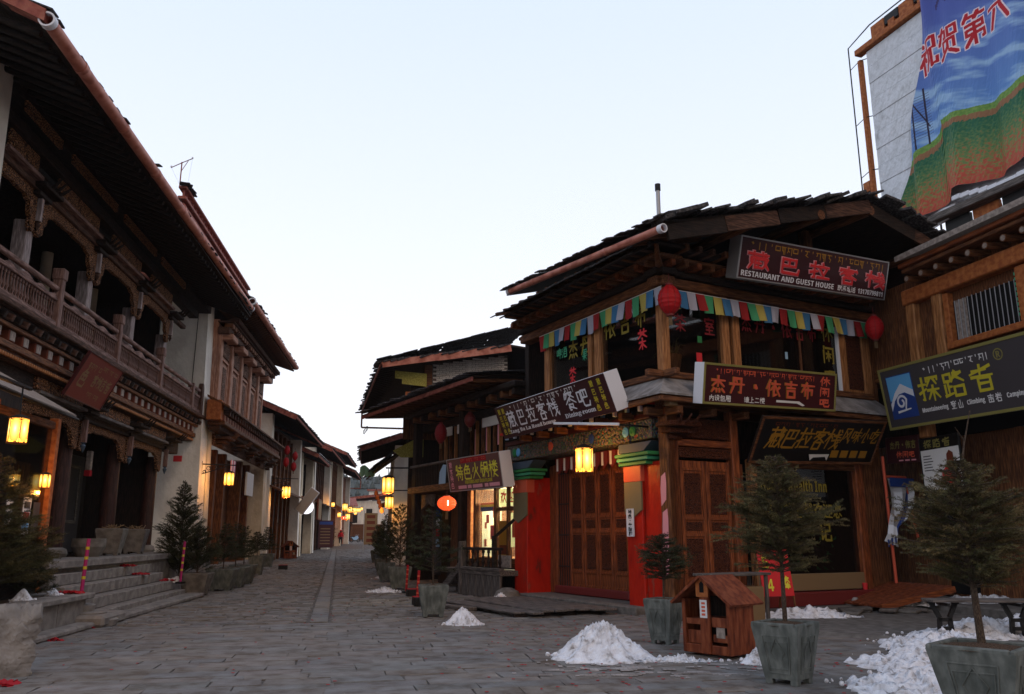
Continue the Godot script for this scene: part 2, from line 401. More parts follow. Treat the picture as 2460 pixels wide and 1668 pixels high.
func write(parent: Node, text: String, x: float, y: float, w: float, h: float, pitch: float, thick: float, m: Material, z := 0.004, slant := 0.0, edge: Material = null, edge_w := 0.0, down := 0.0) -> void:
	for pass_ in 2:
		if pass_ == 0 and edge == null: continue
		var mb := Mb.new()
		for i in text.length():
			if w >= .25:
				if text[i] == " ": continue
				var big := Mb.new()
				char_to(big, text[i], x + pitch * i * (1.0 if down == 0 else 0.0), y - down * i, w, h, thick + (edge_w if pass_ == 0 else 0.0), z + (0.0 if pass_ == 0 else 0.02 if edge else 0.0), slant)
				put("character_edge" if pass_ == 0 else "character", big, edge if pass_ == 0 else m, parent)
				continue
			if text[i] == " ": continue
			char_to(mb, text[i], x + pitch * i * (1.0 if down == 0 else 0.0), y - down * i, w, h, thick + (edge_w if pass_ == 0 else 0.0), z + (0.0 if pass_ == 0 else 0.02 if edge else 0.0) , slant)
		if mb.v.size(): put("lettering_edge" if pass_ == 0 else "lettering", mb, edge if pass_ == 0 else m, parent)

func latin(parent: Node, text: String, x: float, y: float, w: float, h: float, m: Material, z := 0.003, serif := false, turn := 0.0) -> void:   # fitted into the box from x, y
	var t := TextMesh.new()
	var f := SystemFont.new()
	f.font_names = PackedStringArray(["Droid Serif" if serif else "Droid Sans"])
	f.font_weight = 700
	t.font = f; t.text = text; t.font_size = 32; t.pixel_size = 0.01; t.depth = 0.004
	t.horizontal_alignment = HORIZONTAL_ALIGNMENT_LEFT; t.curve_step = 2.0
	var b := t.get_aabb()
	if b.size.x < 1e-4: return
	var sx := w / b.size.x
	var sy := h / b.size.y
	var basis := Basis(Vector3.BACK, turn) * Basis.from_scale(Vector3(sx, sy, 1))
	inst("lettering", t, m, parent, Transform3D(basis, Vector3(x, y, z) - basis * Vector3(b.position.x, b.position.y, 0)))

func board_at(f: Transform3D, bl: Vector3, br: Vector3, tl: Vector3) -> Array:    # [transform at the lower left corner of the face, width, height]
	var x := (br - bl)
	var w := x.length()
	x = x / w
	var y := tl - bl
	y = (y - x * y.dot(x))
	var h := y.length()
	y = y / h
	return [f * Transform3D(Basis(x, y, x.cross(y)), bl), w, h]

func sign_board(called: String, label: String, where: Array, depth: float, face: Material, rim: Material, side: Material, rim_w := 0.04) -> Node3D:
	var o := thing(called, label, "sign", where[0])
	var w: float = where[1]
	var h: float = where[2]
	bx("sign_case", side, o, 0, 0, -depth, w, h, -0.006, 0.006)
	bx("sign_face", face, o, rim_w, rim_w, -0.004, w - rim_w, h - rim_w, 0.0, 0.001)
	var mb := Mb.new()
	mb.cbox(0, 0, -0.004, w, rim_w, 0.012, 0.004); mb.cbox(0, h - rim_w, -0.004, w, h, 0.012, 0.004)
	mb.cbox(0, rim_w, -0.004, rim_w, h - rim_w, 0.012, 0.004); mb.cbox(w - rim_w, rim_w, -0.004, w, h - rim_w, 0.012, 0.004)
	put("sign_frame", mb, rim, o)
	return o

# ---------------------------------------------------------------- small repeated shapes
func baluster_mesh(h: float, r: float) -> Mesh:
	var mb := Mb.new()
	mb.lathe([Vector2(r * .8, 0), Vector2(r * .8, h * .1), Vector2(r * .5, h * .14), Vector2(r, h * .32), Vector2(r * .55, h * .55), Vector2(r * .5, h * .8), Vector2(r * .85, h * .86), Vector2(r * .8, h)], 6)
	return mb.mesh()

func arch_poly(w: float, h: float, drop: float) -> PackedVector2Array:   # carved board between two columns: 0..w, top at 0, sides hang to -drop
	var p := PackedVector2Array([Vector2(0, 0), Vector2(0, -drop), Vector2(w * .04, -drop * 1.08), Vector2(w * .085, -drop * .95), Vector2(w * .095, -drop * .72), Vector2(w * .125, -drop * .64), Vector2(w * .14, -h * 1.45), Vector2(w * .20, -h * 1.3), Vector2(w * .24, -h * 1.0), Vector2(w * .40, -h * 1.05), Vector2(w * .5, -h * .9)])
	for i in range(p.size() - 2, -1, -1):
		p.append(Vector2(w - p[i].x, p[i].y))
	p.remove_at(p.size() - 1); p.append(Vector2(w, 0))
	return p

func corbel(parent: Node, x: float, y: float, z: float, m: Material, s := 1.0) -> void:    # stacked, upturned bracket over a column
	var mb := Mb.new()
	for i in 3:
		var w := (0.16 + 0.13 * i) * s
		var d := (0.12 + 0.16 * i) * s
		mb.cbox(x - w, y + i * .12 * s, z - .05, x + w, y + (i * .12 + .09) * s, z + d, .012)
	for k in [-1, 0, 1]:
		mb.tube([Vector3(x + k * .14 * s, y + .30 * s, z + .25 * s), Vector3(x + k * .2 * s, y + .33 * s, z + .50 * s), Vector3(x + k * .24 * s, y + .46 * s, z + .62 * s)], .055 * s, 6, .02 * s)
	put("corbel", mb, m, parent)

func shingle_mesh(w: float, l: float, t: float) -> Mesh:
	var q := one(-w / 2, 0, 0, w / 2, t, l, .006)
	return q.mesh()

func shingle_roof(parent: Node, p0: Vector3, along: Vector3, la: float, up: Vector3, lu: float, every: float, edge_only := false) -> void:
	# courses of loose shingles: p0 lower corner at the eave, `along` the eave, `up` up the slope. The first courses are single parts, the rest one mesh.
	up = up.normalized(); along = along.normalized()
	var nrm := along.cross(up).normalized()
	if nrm.y < 0: nrm = -nrm
	var sets := [shingle_mesh(.17, .55, .024), shingle_mesh(.22, .6, .03), shingle_mesh(.13, .5, .02)]
	var rest := Mb.new()
	var rows := int(lu / every)
	for r in rows:
		if edge_only and r > 1: break
		var x := -.02
		while x < la:
			var k := rng.randi() % 3
			var w: float = [.17, .22, .13][k]
			var push := rng.randf_range(-.10, .05)
			var tilt := rng.randf_range(-.03, .05)
			var zz := -up.rotated(along, tilt)
			var xx := along.rotated(nrm, rng.randf_range(-.09, .09))
			var bs := Basis(xx, nrm, zz).orthonormalized()
			var pos := p0 + along * (x + w / 2) + up * (r * every + .5 + push) + nrm * (.012 + rng.randf() * .022)
			var t := Transform3D(bs, pos)
			if rest.v.size() > 400000: break
			if r == 0: inst("shingle", sets[k], M.shingle, parent, t)
			else: rest.box(-w / 2, 0, 0, w / 2, .024, .55, t)
			x += w + rng.randf_range(-.01, .02)
	if rest.v.size(): stuff(put("shingles", rest, M.shingle, parent))

func gutter_pipe(called: String, label: String, a: Vector3, b: Vector3, r: float, f: Transform3D, white_near: bool, white_far: bool) -> void:
	var o := thing(called, label, "gutter", f * Transform3D(Basis(), a))
	var d := b - a
	var u := d.normalized()
	var mb := Mb.new()
	mb.tube([Vector3.ZERO, d], r, 14, r, false)
	mb.tube([d, Vector3.ZERO], r * .86, 14, r * .86, false)
	put("pipe", mb, M.gutter, o)
	var n := int(d.length() / 2.1)
	var j := Mb.new()
	j.tube([-u * .05, u * .05], r * 1.09, 14)
	var jm := j.mesh()
	for i in n:
		inst("pipe_joint", jm, M.gutter, o, Transform3D(Basis(), d * ((i + .6) / n)))
	for e in [[white_near, Vector3.ZERO, -u], [white_far, d, u]]:
		if e[0]:
			var w := Mb.new()
			w.tube([e[1] - e[2] * .04, e[1] + e[2] * .08], r * 1.16, 16, -1, false)
			w.tube([e[1] + e[2] * .08, e[1] - e[2] * .04], r * .9, 16, -1, false)
			for i in 16:
				var x: Vector3 = Vector3.UP.cross(u).normalized()
				var y := u.cross(x)
				var o0 := x * cos(TAU * i / 16) + y * sin(TAU * i / 16)
				var o1 := x * cos(TAU * (i + 1) / 16) + y * sin(TAU * (i + 1) / 16)
				var c: Vector3 = e[1] + e[2] * .08
				w.quad(c + o0 * r * .9, c + o1 * r * .9, c + o1 * r * 1.16, c + o0 * r * 1.16)
			put("pipe_end", w, M.white, o)

# ---------------------------------------------------------------- lanterns
func street_lantern(label: String, p: Vector3, s: float, turn: float, power: float) -> Node3D:      # six-sided paper lantern in a dark frame
	var o := thing("street_lantern", label, "lantern", at(p.x, p.y, p.z, turn))
	var h := .52 * s
	var r := .21 * s
	var skin := Mb.new()
	var fr := Mb.new()
	for i in 6:
		var a0 := TAU * (i + .04) / 6
		var a1 := TAU * (i + .96) / 6
		var d0 := Vector3(cos(a0), 0, sin(a0)) * r
		var d1 := Vector3(cos(a1), 0, sin(a1)) * r
		var m0 := d0.lerp(d1, .2)
		var m1 := d0.lerp(d1, .8)
		var y := h / 2
		var cy := h * .36
		var pts := [d0 + Vector3(0, -cy, 0), m0 + Vector3(0, -y, 0), m1 + Vector3(0, -y, 0), d1 + Vector3(0, -cy, 0), d1 + Vector3(0, cy, 0), m1 + Vector3(0, y, 0), m0 + Vector3(0, y, 0), d0 + Vector3(0, cy, 0)]
		var uvs := []
		for e in pts: uvs.append(Vector2((e - d0).dot(d1 - d0) / (d1 - d0).length_squared(), .5 - e.y / h))
		for k in range(1, 7): skin.triuv(pts[0], pts[k + 1], pts[k], uvs[0], uvs[k + 1], uvs[k])
		var c := Vector3(cos(TAU * i / 6), 0, sin(TAU * i / 6)) * r * 1.03
		fr.beam(c + Vector3(0, -y * 1.06, 0), c + Vector3(0, y * 1.06, 0), .013 * s, .013 * s)
	put("lantern_skin", skin, M.lamp_skin, o)
	fr.lathe([Vector2(0, h * .52), Vector2(r * 1.12, h * .52), Vector2(r * 1.12, h * .56), Vector2(r * .6, h * .66), Vector2(.02, h * .72)], 6)
	put("lantern_frame", fr, M.dark_y, o)
	var rim := Mb.new()
	rim.lathe([Vector2(r * .3, -h * .58), Vector2(r * 1.08, -h * .58), Vector2(r * 1.08, -h * .53), Vector2(r * .3, -h * .53)], 6)
	put("lantern_base", rim, M.orangewood, o)
	var bulb := Mb.new()
	bulb.lathe([Vector2(0, -.09 * s), Vector2(.05 * s, -.06 * s), Vector2(.06 * s, 0), Vector2(.05 * s, .06 * s), Vector2(0, .09 * s)], 8)
	put("light_bulb", bulb, M.lamp_core, o)
	var hook := Mb.new()
	hook.tube([Vector3(0, h * .7, 0), Vector3(0, h * 1.15, 0)], .012 * s, 6)
	put("lantern_hook", hook, M.iron, o)
	var l := OmniLight3D.new()
	l.name = "lantern_light"; l.light_color = Color(1, .68, .30); l.light_energy = power; l.position.y = 0.0 if h < .49 else -h * .68; l.omni_range = 30; l.omni_attenuation = 2; l.light_size = .06; l.shadow_enabled = true
	o.add_child(l)
	return o

func cloth_lantern(label: String, p: Vector3, r: float, h: float, lit := false, skin := "lantern_red", group := "") -> Node3D:       # red ribbed lantern
	var o := thing("red_lantern", label, "lantern", at(p.x, p.y, p.z), group)
	var pr := []
	var wide := r > h * .5
	for i in 15:
		var t := i / 14.0
		var f := sqrt(maxf(0.0, 1.0 - pow(2.0 * t - 1.0, 2))) if wide else minf(1.0, pow(sin(PI * t), .45))
		pr.append(Vector2(maxf(.3 * r, r * f) * (1.0 if i % 2 else .96), (t - .5) * h))
	var b := Mb.new()
	b.lathe(pr, 16)
	put("lantern_body", b, M.lamp_red if lit else M[skin], o)
	var rb := Mb.new()
	for i in 10:
		var a := TAU * i / 10
		var pts := []
		for e in pr: pts.append(Vector3(cos(a) * (e.x + .003), e.y, sin(a) * (e.x + .003)))
		rb.tube(pts, .004, 4, -1, false)
	put("lantern_rib", rb, M.coral if lit else M.maroon3, o)
	var cap := Mb.new()
	cap.lathe([Vector2(0, h * .5), Vector2(r * .34, h * .5), Vector2(r * .34, h * .56), Vector2(0, h * .56)], 10)
	cap.lathe([Vector2(0, -h * .56), Vector2(r * .34, -h * .56), Vector2(r * .34, -h * .5), Vector2(0, -h * .5)], 10)
	cap.tube([Vector3(0, h * .55, 0), Vector3(0, h * .9, 0)], .008, 5)
	put("lantern_cap", cap, M.maroon3, o)
	var tas := Mb.new()
	for i in 5: tas.tube([Vector3(.012 * (i - 2), -h * .56, .01 * (i % 2)), Vector3(.016 * (i - 2), -h * .56 - r * .8, .012 * (i % 2))], .006, 4)
	put("tassel", tas, M.fawn, o)
	if lit:
		var l := OmniLight3D.new()
		l.name = "lantern_light"; l.light_color = Color(1, .30, .12); l.light_energy = .35; l.omni_range = 30; l.omni_attenuation = 2; l.light_size = .06; l.shadow_enabled = true
		o.add_child(l)
		var bulb := Mb.new()
		bulb.tube([Vector3(r * .2, -.07, r * 1.0), Vector3(r * .2, .07, r * 1.0)], .02, 6)
		put("light_bulb", bulb, M.lamp_core, o)
	return o

func lamp_arm(label: String, t: Transform3D, l: float, drop := .35) -> void:      # scrolled iron bracket: from the wall along local x
	var o := thing("lamp_bracket", label, "bracket", t)
	var mb := Mb.new()
	mb.beam(Vector3(0, 0, 0), Vector3(l, 0, 0), .04, .04)
	mb.beam(Vector3(0, -drop, 0), Vector3(l * .72, -.06, 0), .03, .03)
	mb.beam(Vector3(.015, -drop - .05, 0), Vector3(.015, .1, 0), .04, .04)
	put("bracket_bar", mb, M.iron, o)
	var sc := Mb.new()
	for c in [[.22, -.14, .09], [.45, -.09, .06], [.1, -.26, .06]]:
		var pts := []
		for i in 13:
			var a := TAU * 1.25 * i / 12
			pts.append(Vector3(c[0] * l + cos(a) * c[2] * (1 - .04 * i), c[1] + sin(a) * c[2] * (1 - .04 * i), 0))
		sc.tube(pts, .012, 5)
	put("scrollwork", sc, M.iron, o)

# ---------------------------------------------------------------- conifers and planters
func needle_branch(mb: Mb, p: Vector3, d: Vector3, l: float, droop: float, nl: float, col: Color, dens := 1.0) -> void:
	var steps := maxi(4, int(l / (nl * .34) * dens))
	var q := p
	var dir := d
	for i in steps:
		var t := float(i) / steps
		dir = (dir + Vector3(0, -droop / steps, 0)).normalized()
		q += dir * (l / steps)
		var sx := dir.cross(Vector3.UP)
		if sx.length() < .05: sx = Vector3.RIGHT
		sx = sx.normalized()
		var sy := sx.cross(dir)
		for k in 3:
			var a := rng.randf() * TAU
			var side := sx * cos(a) + sy * sin(a)
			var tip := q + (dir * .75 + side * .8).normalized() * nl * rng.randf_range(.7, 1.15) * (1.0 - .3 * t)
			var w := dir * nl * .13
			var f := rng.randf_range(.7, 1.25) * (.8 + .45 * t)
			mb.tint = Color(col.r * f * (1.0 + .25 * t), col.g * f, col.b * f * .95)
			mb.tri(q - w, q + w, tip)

func conifer(parent: Node, base_y: float, h: float, r: float, count: int, sd: int, shape: int, trunk_r := .03, col := Color(.050, .058, .026), nl := .055) -> void:
	# shape 0: cone, 1: round head on a bare stem, 2: dense column, 3: loose open whorls
	rng.seed = sd
	var wood := Mb.new()
	var lean := Vector3(rng.randf_range(-.05, .05), 0, rng.randf_range(-.05, .05))
	wood.tube([Vector3(0, base_y - .05, 0), Vector3(0, base_y + h * .5, 0) + lean * .6, Vector3(0, base_y + h * .97, 0) + lean], trunk_r, 7, trunk_r * .2)
	put("trunk", wood, M.bark, parent)
	var fo := Mb.new()
	var tw := Mb.new()
	for i in count:
		var t := (i + rng.randf()) / count
		var lo: float = [.10, .30, .03, .18, .29][shape]
		var y := base_y + h * lerpf(lo, .97, t)
		var reach := r
		match shape:
			0: reach = r * (1.02 - .92 * t) * rng.randf_range(.7, 1.12)
			1: reach = r * (sqrt(maxf(.03, 1 - pow(t * 1.7 - .62, 2))) if t < .8 else (1.0 - t) * 2.0) * rng.randf_range(.62, 1.12)
			2: reach = r * (1.0 - pow(t, 2.2) * .93) * rng.randf_range(.55, 1.1)
			4: reach = r * (lerpf(.62, 1.0, t / .3) if t < .3 else (1.0 - pow((t - .3) / .7, 1.7) * .88)) * rng.randf_range(.5, 1.2)
			3: reach = r * (1.0 - .8 * t) * rng.randf_range(.5, 1.1)
		var yaw := i * 2.39996 + rng.randf_range(-.5, .5)
		var pitch := rng.randf_range(.05, .5) if shape != 2 else rng.randf_range(.3, .95)
		if shape == 1: pitch = lerpf(-.15, .8, t) + rng.randf_range(-.25, .25)
		var d := Vector3(cos(yaw) * cos(pitch), sin(pitch), sin(yaw) * cos(pitch))
		var p := Vector3(0, y, 0) + lean * (y - base_y) / h
		var tone := rng.randf_range(.6, 1.35)
		var cc := Color(col.r * tone * rng.randf_range(.9, 1.15), col.g * tone, col.b * tone)
		tw.tube([p, p + d * reach * .92], .006, 4, .003, false)
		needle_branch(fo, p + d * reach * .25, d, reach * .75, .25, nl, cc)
		var subs := int(reach / (.10 if nl > .05 else .065))
		for k in subs:
			var f := rng.randf_range(.25, .95)
			var sd_ := d.rotated(Vector3.UP, rng.randf_range(.5, 1.0) * (1 if k % 2 else -1)).normalized()
			sd_ = (sd_ + Vector3(0, rng.randf_range(-.25, .25), 0)).normalized()
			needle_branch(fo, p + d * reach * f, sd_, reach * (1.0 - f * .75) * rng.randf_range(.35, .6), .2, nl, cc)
	put("twigs", tw, M.bark, parent)
	stuff(put("needles", fo, M.needles, parent))

func pot_mesh_into(o: Node, w: float, h: float, m: Material, panel := true) -> void:      # square tapering planter on four feet
	var b := w * .34
	var t := w * .5
	var f := .07 * h / .7
	var body := Mb.new()
	body.hexa([Vector3(-b, f, b), Vector3(b, f, b), Vector3(b, f, -b), Vector3(-b, f, -b), Vector3(-t, h, t), Vector3(t, h, t), Vector3(t, h, -t), Vector3(-t, h, -t)])
	put("pot_body", body, m, o)
	var rim := Mb.new()
	var k := t * .86
	for q in [[-t, k, t, t], [-t, -t, t, -k], [-t, -k, -k, k], [k, -k, t, k]]:
		rim.cbox(q[0], h - .012, q[1], q[2], h + .035, q[3], .012)
	put("pot_rim", rim, m, o)
	for sx in [-1, 1]:
		for sz in [-1, 1]:
			bx("foot", m, o, sx * b, 0, sz * b, sx * b * .55, f + .01, sz * b * .55)
	var so := Mb.new()
	for i in 12:
		var a0 := TAU * i / 12
		var a1 := TAU * (i + 1) / 12
		so.tri(Vector3(0, h + .045, 0), Vector3(cos(a1), 0, sin(a1)) * k * 1.25 + Vector3(0, h + .005, 0), Vector3(cos(a0), 0, sin(a0)) * k * 1.25 + Vector3(0, h + .005, 0))
	put("soil", so, M.soil, o)
	if panel:
		for s in 4:
			var rot := Basis(Vector3.UP, PI / 2 * s)
			var n := Vector3(0, b - t, -(h - f)).normalized()
			var p := Mb.new()
			for g in [[.12, .82, .011], [.20, .70, .009]]:
				var pts := []
				for c in [[-1, 0], [1, 0], [1, 1], [-1, 1]]:
					var yy: float = lerpf(f + g[0] * (h - f), f + g[1] * (h - f), c[1])
					var half := lerpf(b, t, (yy - f) / (h - f))
					pts.append(Vector3(c[0] * half * (.72 - g[0]), yy, half + .004))
				for e in 4: p.beam(rot * pts[e], rot * pts[(e + 1) % 4], g[2], g[2], rot * Vector3.BACK)
			var mid := (f + h) / 2
			var hm := lerpf(b, t, .5) + .006
			for e in 4:
				var ring := [Vector3(0, mid + h * .24, hm + .03), Vector3(hm * .34, mid, hm), Vector3(0, mid - h * .24, hm - .04), Vector3(-hm * .34, mid, hm)]
				p.beam(rot * ring[e], rot * ring[(e + 1) % 4], .009, .009, rot * Vector3.BACK)
			put("carved_panel", p, m, o)

func planter(label: String, p: Vector3, turn: float, w: float, h: float, tree: Array, pot := "pot") -> Node3D:
	var o := thing("stone_planter", label + " holding a small conifer" if false else label, "planter", at(p.x, p.y, p.z, turn))
	pot_mesh_into(o, w, h, M[pot])
	if tree:
		var q := thing("potted_conifer", tree[0], "tree", at(p.x, p.y + h, p.z, turn * 1.7))
		conifer(q, 0.0, tree[1], tree[2], tree[3], tree[4], tree[5], tree[6] if tree.size() > 6 else .03, tree[7] if tree.size() > 7 else Color(.050, .058, .026), tree[8] if tree.size() > 8 else .055)
	return o

func snow_heap(label: String, p: Vector3, rx: float, rz: float, h: float, sd: int, peak := 1.3, group := "") -> void:
	var o := thing("snow_heap", label, "snow", at(p.x, p.y, p.z), group)
	var f := FastNoiseLite.new()
	f.seed = sd; f.frequency = 2.6 / maxf(rx, .5); f.fractal_octaves = 5; f.fractal_gain = .6
	var mb := Mb.new()
	var R := 26
	var soft := clampf(rx / .6, .3, 1.0)
	var K := 64
	var grid := []
	for i in R + 1:
		var row := []
		for j in K:
			var a := TAU * j / K
			var edge := 1.0 + .35 * f.get_noise_2d(cos(a) * rx * .8, sin(a) * rx * .8 + 40)
			var t := float(i) / R
			var x := cos(a) * rx * t * edge
			var z := sin(a) * rz * t * edge
			var y := h * lerpf(pow(1 - t, peak), .5 + .5 * cos(PI * t), .6) + soft * h * .42 * f.get_noise_2d(x * 1.6, z * 1.6) * (1 - t) * minf(1, t * 3 + .3) + soft * (.05 + .05 * h) * absf(f.get_noise_2d(x * 7, z * 7)) * (1 - t * t)
			if peak < 1.0: y += soft * soft * .11 * f.get_noise_2d(x * 2.3, z * 2.3) - .035 * t
			row.append(Vector3(x, y + (.010 if t < 1 else -.02), z))
		grid.append(row)
	var nn := []
	for i in R + 1:
		var row := []
		for j in K:
			var du: Vector3 = grid[mini(i + 1, R)][j] - grid[maxi(i - 1, 0)][j]
			var dv: Vector3 = grid[maxi(i, 1)][(j + 1) % K] - grid[maxi(i, 1)][(j + K - 1) % K]
			var q := du.cross(dv).normalized()
			row.append(q if q.y > 0 else -q)
		nn.append(row)
	for i in R:
		for j in K:
			var l := (j + 1) % K
			mb.tris(grid[i][j], grid[i][l], grid[i + 1][l], nn[i][j], nn[i][l], nn[i + 1][l])
			mb.tris(grid[i][j], grid[i + 1][l], grid[i + 1][j], nn[i][j], nn[i + 1][l], nn[i + 1][j])
	put("snow_mass", mb, M.snow, o)
	var ch := Mb.new()
	for i in 40:
		var a := rng.randf() * TAU
		var t := rng.randf_range(.6, 1.22)
		var s := pow(rng.randf(), 3.0) * .035 + .006 * minf(1.2, maxf(rx, .5))
		ch.lathe([Vector2(0, -s), Vector2(s * .9, -s * .4), Vector2(s, s * .2), Vector2(s * .5, s * .8), Vector2(0, s)], 6, Transform3D(Basis.from_euler(Vector3(rng.randf() * 3, rng.randf() * 3, rng.randf() * 3)), Vector3(cos(a) * rx * t, s * .6 + maxf(0.0, h * (.5 + .5 * cos(PI * minf(t, 1.0))) * .9), sin(a) * rz * t)))
	stuff(put("snow_crumbs", ch, M.snow, o))

# ---------------------------------------------------------------- scene
func _ready() -> void:
	rng.seed = 7
	var cam := Camera3D.new()
	cam.name = "camera"; cam.fov = 45.48; cam.far = 1500; cam.near = .05
	cam.position = Vector3(0, 1.5, 0); cam.rotation_degrees = Vector3(12.961, 0, 0)
	add_child(cam); cam.current = true
	var sky := ProceduralSkyMaterial.new()
	sky.sky_top_color = lin(.52, .645, .88); sky.sky_horizon_color = lin(1.02, 1.0, 1.0); sky.sky_curve = .38
	sky.ground_bottom_color = lin(.08, .075, .075); sky.ground_horizon_color = lin(.4, .39, .40); sky.ground_curve = .05
	sky.sun_angle_max = 1.0
	var env := Environment.new()
	env.background_mode = Environment.BG_SKY
	env.sky = Sky.new(); env.sky.sky_material = sky
	env.background_energy_multiplier = 1.22
	env.tonemap_mode = Environment.TONE_MAPPER_LINEAR
	env.tonemap_exposure = 1.0
	env.sdfgi_enabled = true; env.ssao_enabled = true; env.ssil_enabled = true
	env.fog_enabled = true; env.fog_density = .00022; env.fog_light_color = lin(.86, .88, .95)
	var we := WorldEnvironment.new()
	we.name = "world"; we.environment = env
	add_child(we)
	var sun := DirectionalLight3D.new()
	sun.name = "dusk_sun"; sun.light_energy = .2; sun.light_angular_distance = 30; sun.light_color = Color(1, .88, .78); sun.shadow_enabled = true
	sun.rotation_degrees = Vector3(-30, 22, 0)
	add_child(sun)
	make_materials()
	T.L = front(-9.5, -18, 97.2)
	T.RF = front(3.05, -16.3, 28)            # front of the corner inn (az 62)
	T.RL = front(3.05, -16.3, 297.5)         # its street side, x towards the camera
	T.R2 = front(8.7, -19.0, 284)
	T.R0 = front(.2, -22, 300)
	T.B = front(11.8, -22.0, 289)            # billboard, x towards the camera
	ground()
	gallery_house()
	panelled_house()
	left_row()
	corner_inn()
	outdoor_shop()
	hotpot_house()
	right_row()
	street_end()
	billboard()
	signs()
	lanterns()
	furniture()
	plants()
	snow_and_litter()
	passer_by()

# ---------------------------------------------------------------- ground
func ground() -> void:
	var g := Mb.new()
	var zs := [40.0, 10.0, 0.0, -27.0, -60.0, -100.0, -180.0, -300.0, -700.0]
	for i in zs.size() - 1:
		var z0: float = zs[i]
		var z1: float = zs[i + 1]
		var y0 := minf(gy(z0), 2.2) - .016
		var y1 := minf(gy(z1), 2.2) - .016
		g.quad(Vector3(-500, y0, z0), Vector3(500, y0, z0), Vector3(500, y1, z1), Vector3(-500, y1, z1))
	struct(put("ground", g, M.joint))
	var street := Node3D.new()
	street.name = "street_pavement"; street.transform = front(-3.52, -15.8, 101.6)   # x up the street, z to the right
	add_child(street); struct(street)
	var cells := []
	var s := -14.2
	while s < 62:
		var near := s < -0.2
		var d := rng.randf_range(.22, .44) if near else rng.randf_range(.20, .28)
		var x := -7.5 - rng.randf() * .5
		var stop := 13.0 if near else (9.0 if s < 8 else 6.2)
		while x < stop:
			var w := rng.randf_range(.32, 1.05) if near else rng.randf_range(.24, .52)
			if not near and x < .215 and x + w > -.215:
				if x < -.29: w = -.215 - x
				else:
					x = .215
					continue
			cells.append([s, x, d, w, near])
			x += w
		s += d
	var e := street.transform
	var scored := []
	for c in cells:
		var p: Vector3 = e * Vector3(c[0] + c[2] / 2, 0, c[1] + c[3] / 2)
		var u := absf(p.x / maxf(.1, -p.z))
		var seen := p.z < -7.0 and u < .70
		scored.append([p.length() if seen else 1e4 + p.length(), c])
	scored.sort_custom(func(a, b): return a[0] < b[0])
	var rest := Mb.new()
	for i in scored.size():
		var c = scored[i][1]
		var mb := rest if i >= 300 else Mb.new()
		paver(mb, e, c)
		if i < 300: put("paving_stone", mb, M.paver, street)
	stuff(put("paving_stones", rest, M.paver, street))
	var slab_s := .0
	var k := 0
	while slab_s < 62:
		var l := rng.randf_range(.75, 1.15)
		var mb := Mb.new()
		paver(mb, e, [slab_s, -.165, l, .33, true], true)
		put("channel_slab", mb, M.paver, street)
		slab_s += l
		k += 1
	# rough concrete apron before the shops on the right
	var ap := Mb.new()
	ap.hexa([Vector3(3.6, -.02, -14.6), Vector3(10.6, -.02, -9.0), Vector3(13.5, -.02, -16), Vector3(8.6, -.02, -18.9), Vector3(3.7, .055, -14.7), Vector3(10.6, .055, -9.1), Vector3(13.5, .055, -16), Vector3(8.6, .055, -18.9)])
	struct(put("concrete_apron", ap, M.stone))

func paver(mb: Mb, e: Transform3D, c: Array, long := false) -> void:
	var near: bool = c[4]
	var gap := .004 if near else .012
	var j := .022 if near else .04
	var y := rng.randf_range(-.004, .006) if near else rng.randf_range(-.010, .014)
	if long:
		y = .006; j = .006
	var f := rng.randf_range(.86, 1.08) if near else rng.randf_range(.74, 1.18)
	var warm := rng.randf_range(.94, 1.05)
	var b := .20 if near else .195
	if long:
		b = .205; f = rng.randf_range(.85, 1.05)
	mb.tint = Color(b * f * 1.03 * warm, b * f * .945, b * f * .875 / warm)
	var q := []
	for k in [[0, 0], [0, 1], [1, 1], [1, 0]]:
		q.append(Vector3(c[0] + k[0] * c[2] + (gap if k[0] == 0 else -gap) + rng.randf_range(-j, j) * .5, 0, c[1] + k[1] * c[3] + (gap if k[1] == 0 else -gap) + rng.randf_range(-j, j)))
	var mid: Vector3 = (q[0] + q[1] + q[2] + q[3]) / 4
	var lift := gy((e * mid).z)
	var ch := .008 if near else .02
	var top := []
	var bot := []
	for p in q:
		var pl := gy((e * p).z)
		top.append(p.move_toward(mid, ch) + Vector3(0, pl + y + rng.randf_range(-.003, .003) * (1.0 if near else 2.5), 0))
		bot.append(p + Vector3(0, pl + y - (.004 if near else .016), 0))
	var ctr := mid + Vector3(0, lift + y + (.002 if near else .008), 0)
	for i in 4:
		var l := (i + 1) % 4
		if mb.v.size() >= 0:
			mb.tri(ctr, top[i], top[l])
			mb.quad(bot[i], bot[l], top[l], top[i])
			mb.quad(bot[i] - Vector3(0, .03, 0), bot[l] - Vector3(0, .03, 0), bot[l], bot[i])

# ---------------------------------------------------------------- big timber house on the left, with its gallery
func wall_prism(called: String, parent: Node, s0: float, s1: float, zback: float, ytop: float, zt: float, zb: float, m: Material, y0 := 0.0) -> void:
	var mb := Mb.new()
	mb.hexa([Vector3(s0, y0, zb), Vector3(s1, y0, zb), Vector3(s1, y0, zback), Vector3(s0, y0, zback), Vector3(s0, ytop, zt), Vector3(s1, ytop, zt), Vector3(s1, ytop, zback), Vector3(s0, ytop, zback)])
	put(called, mb, m, parent)

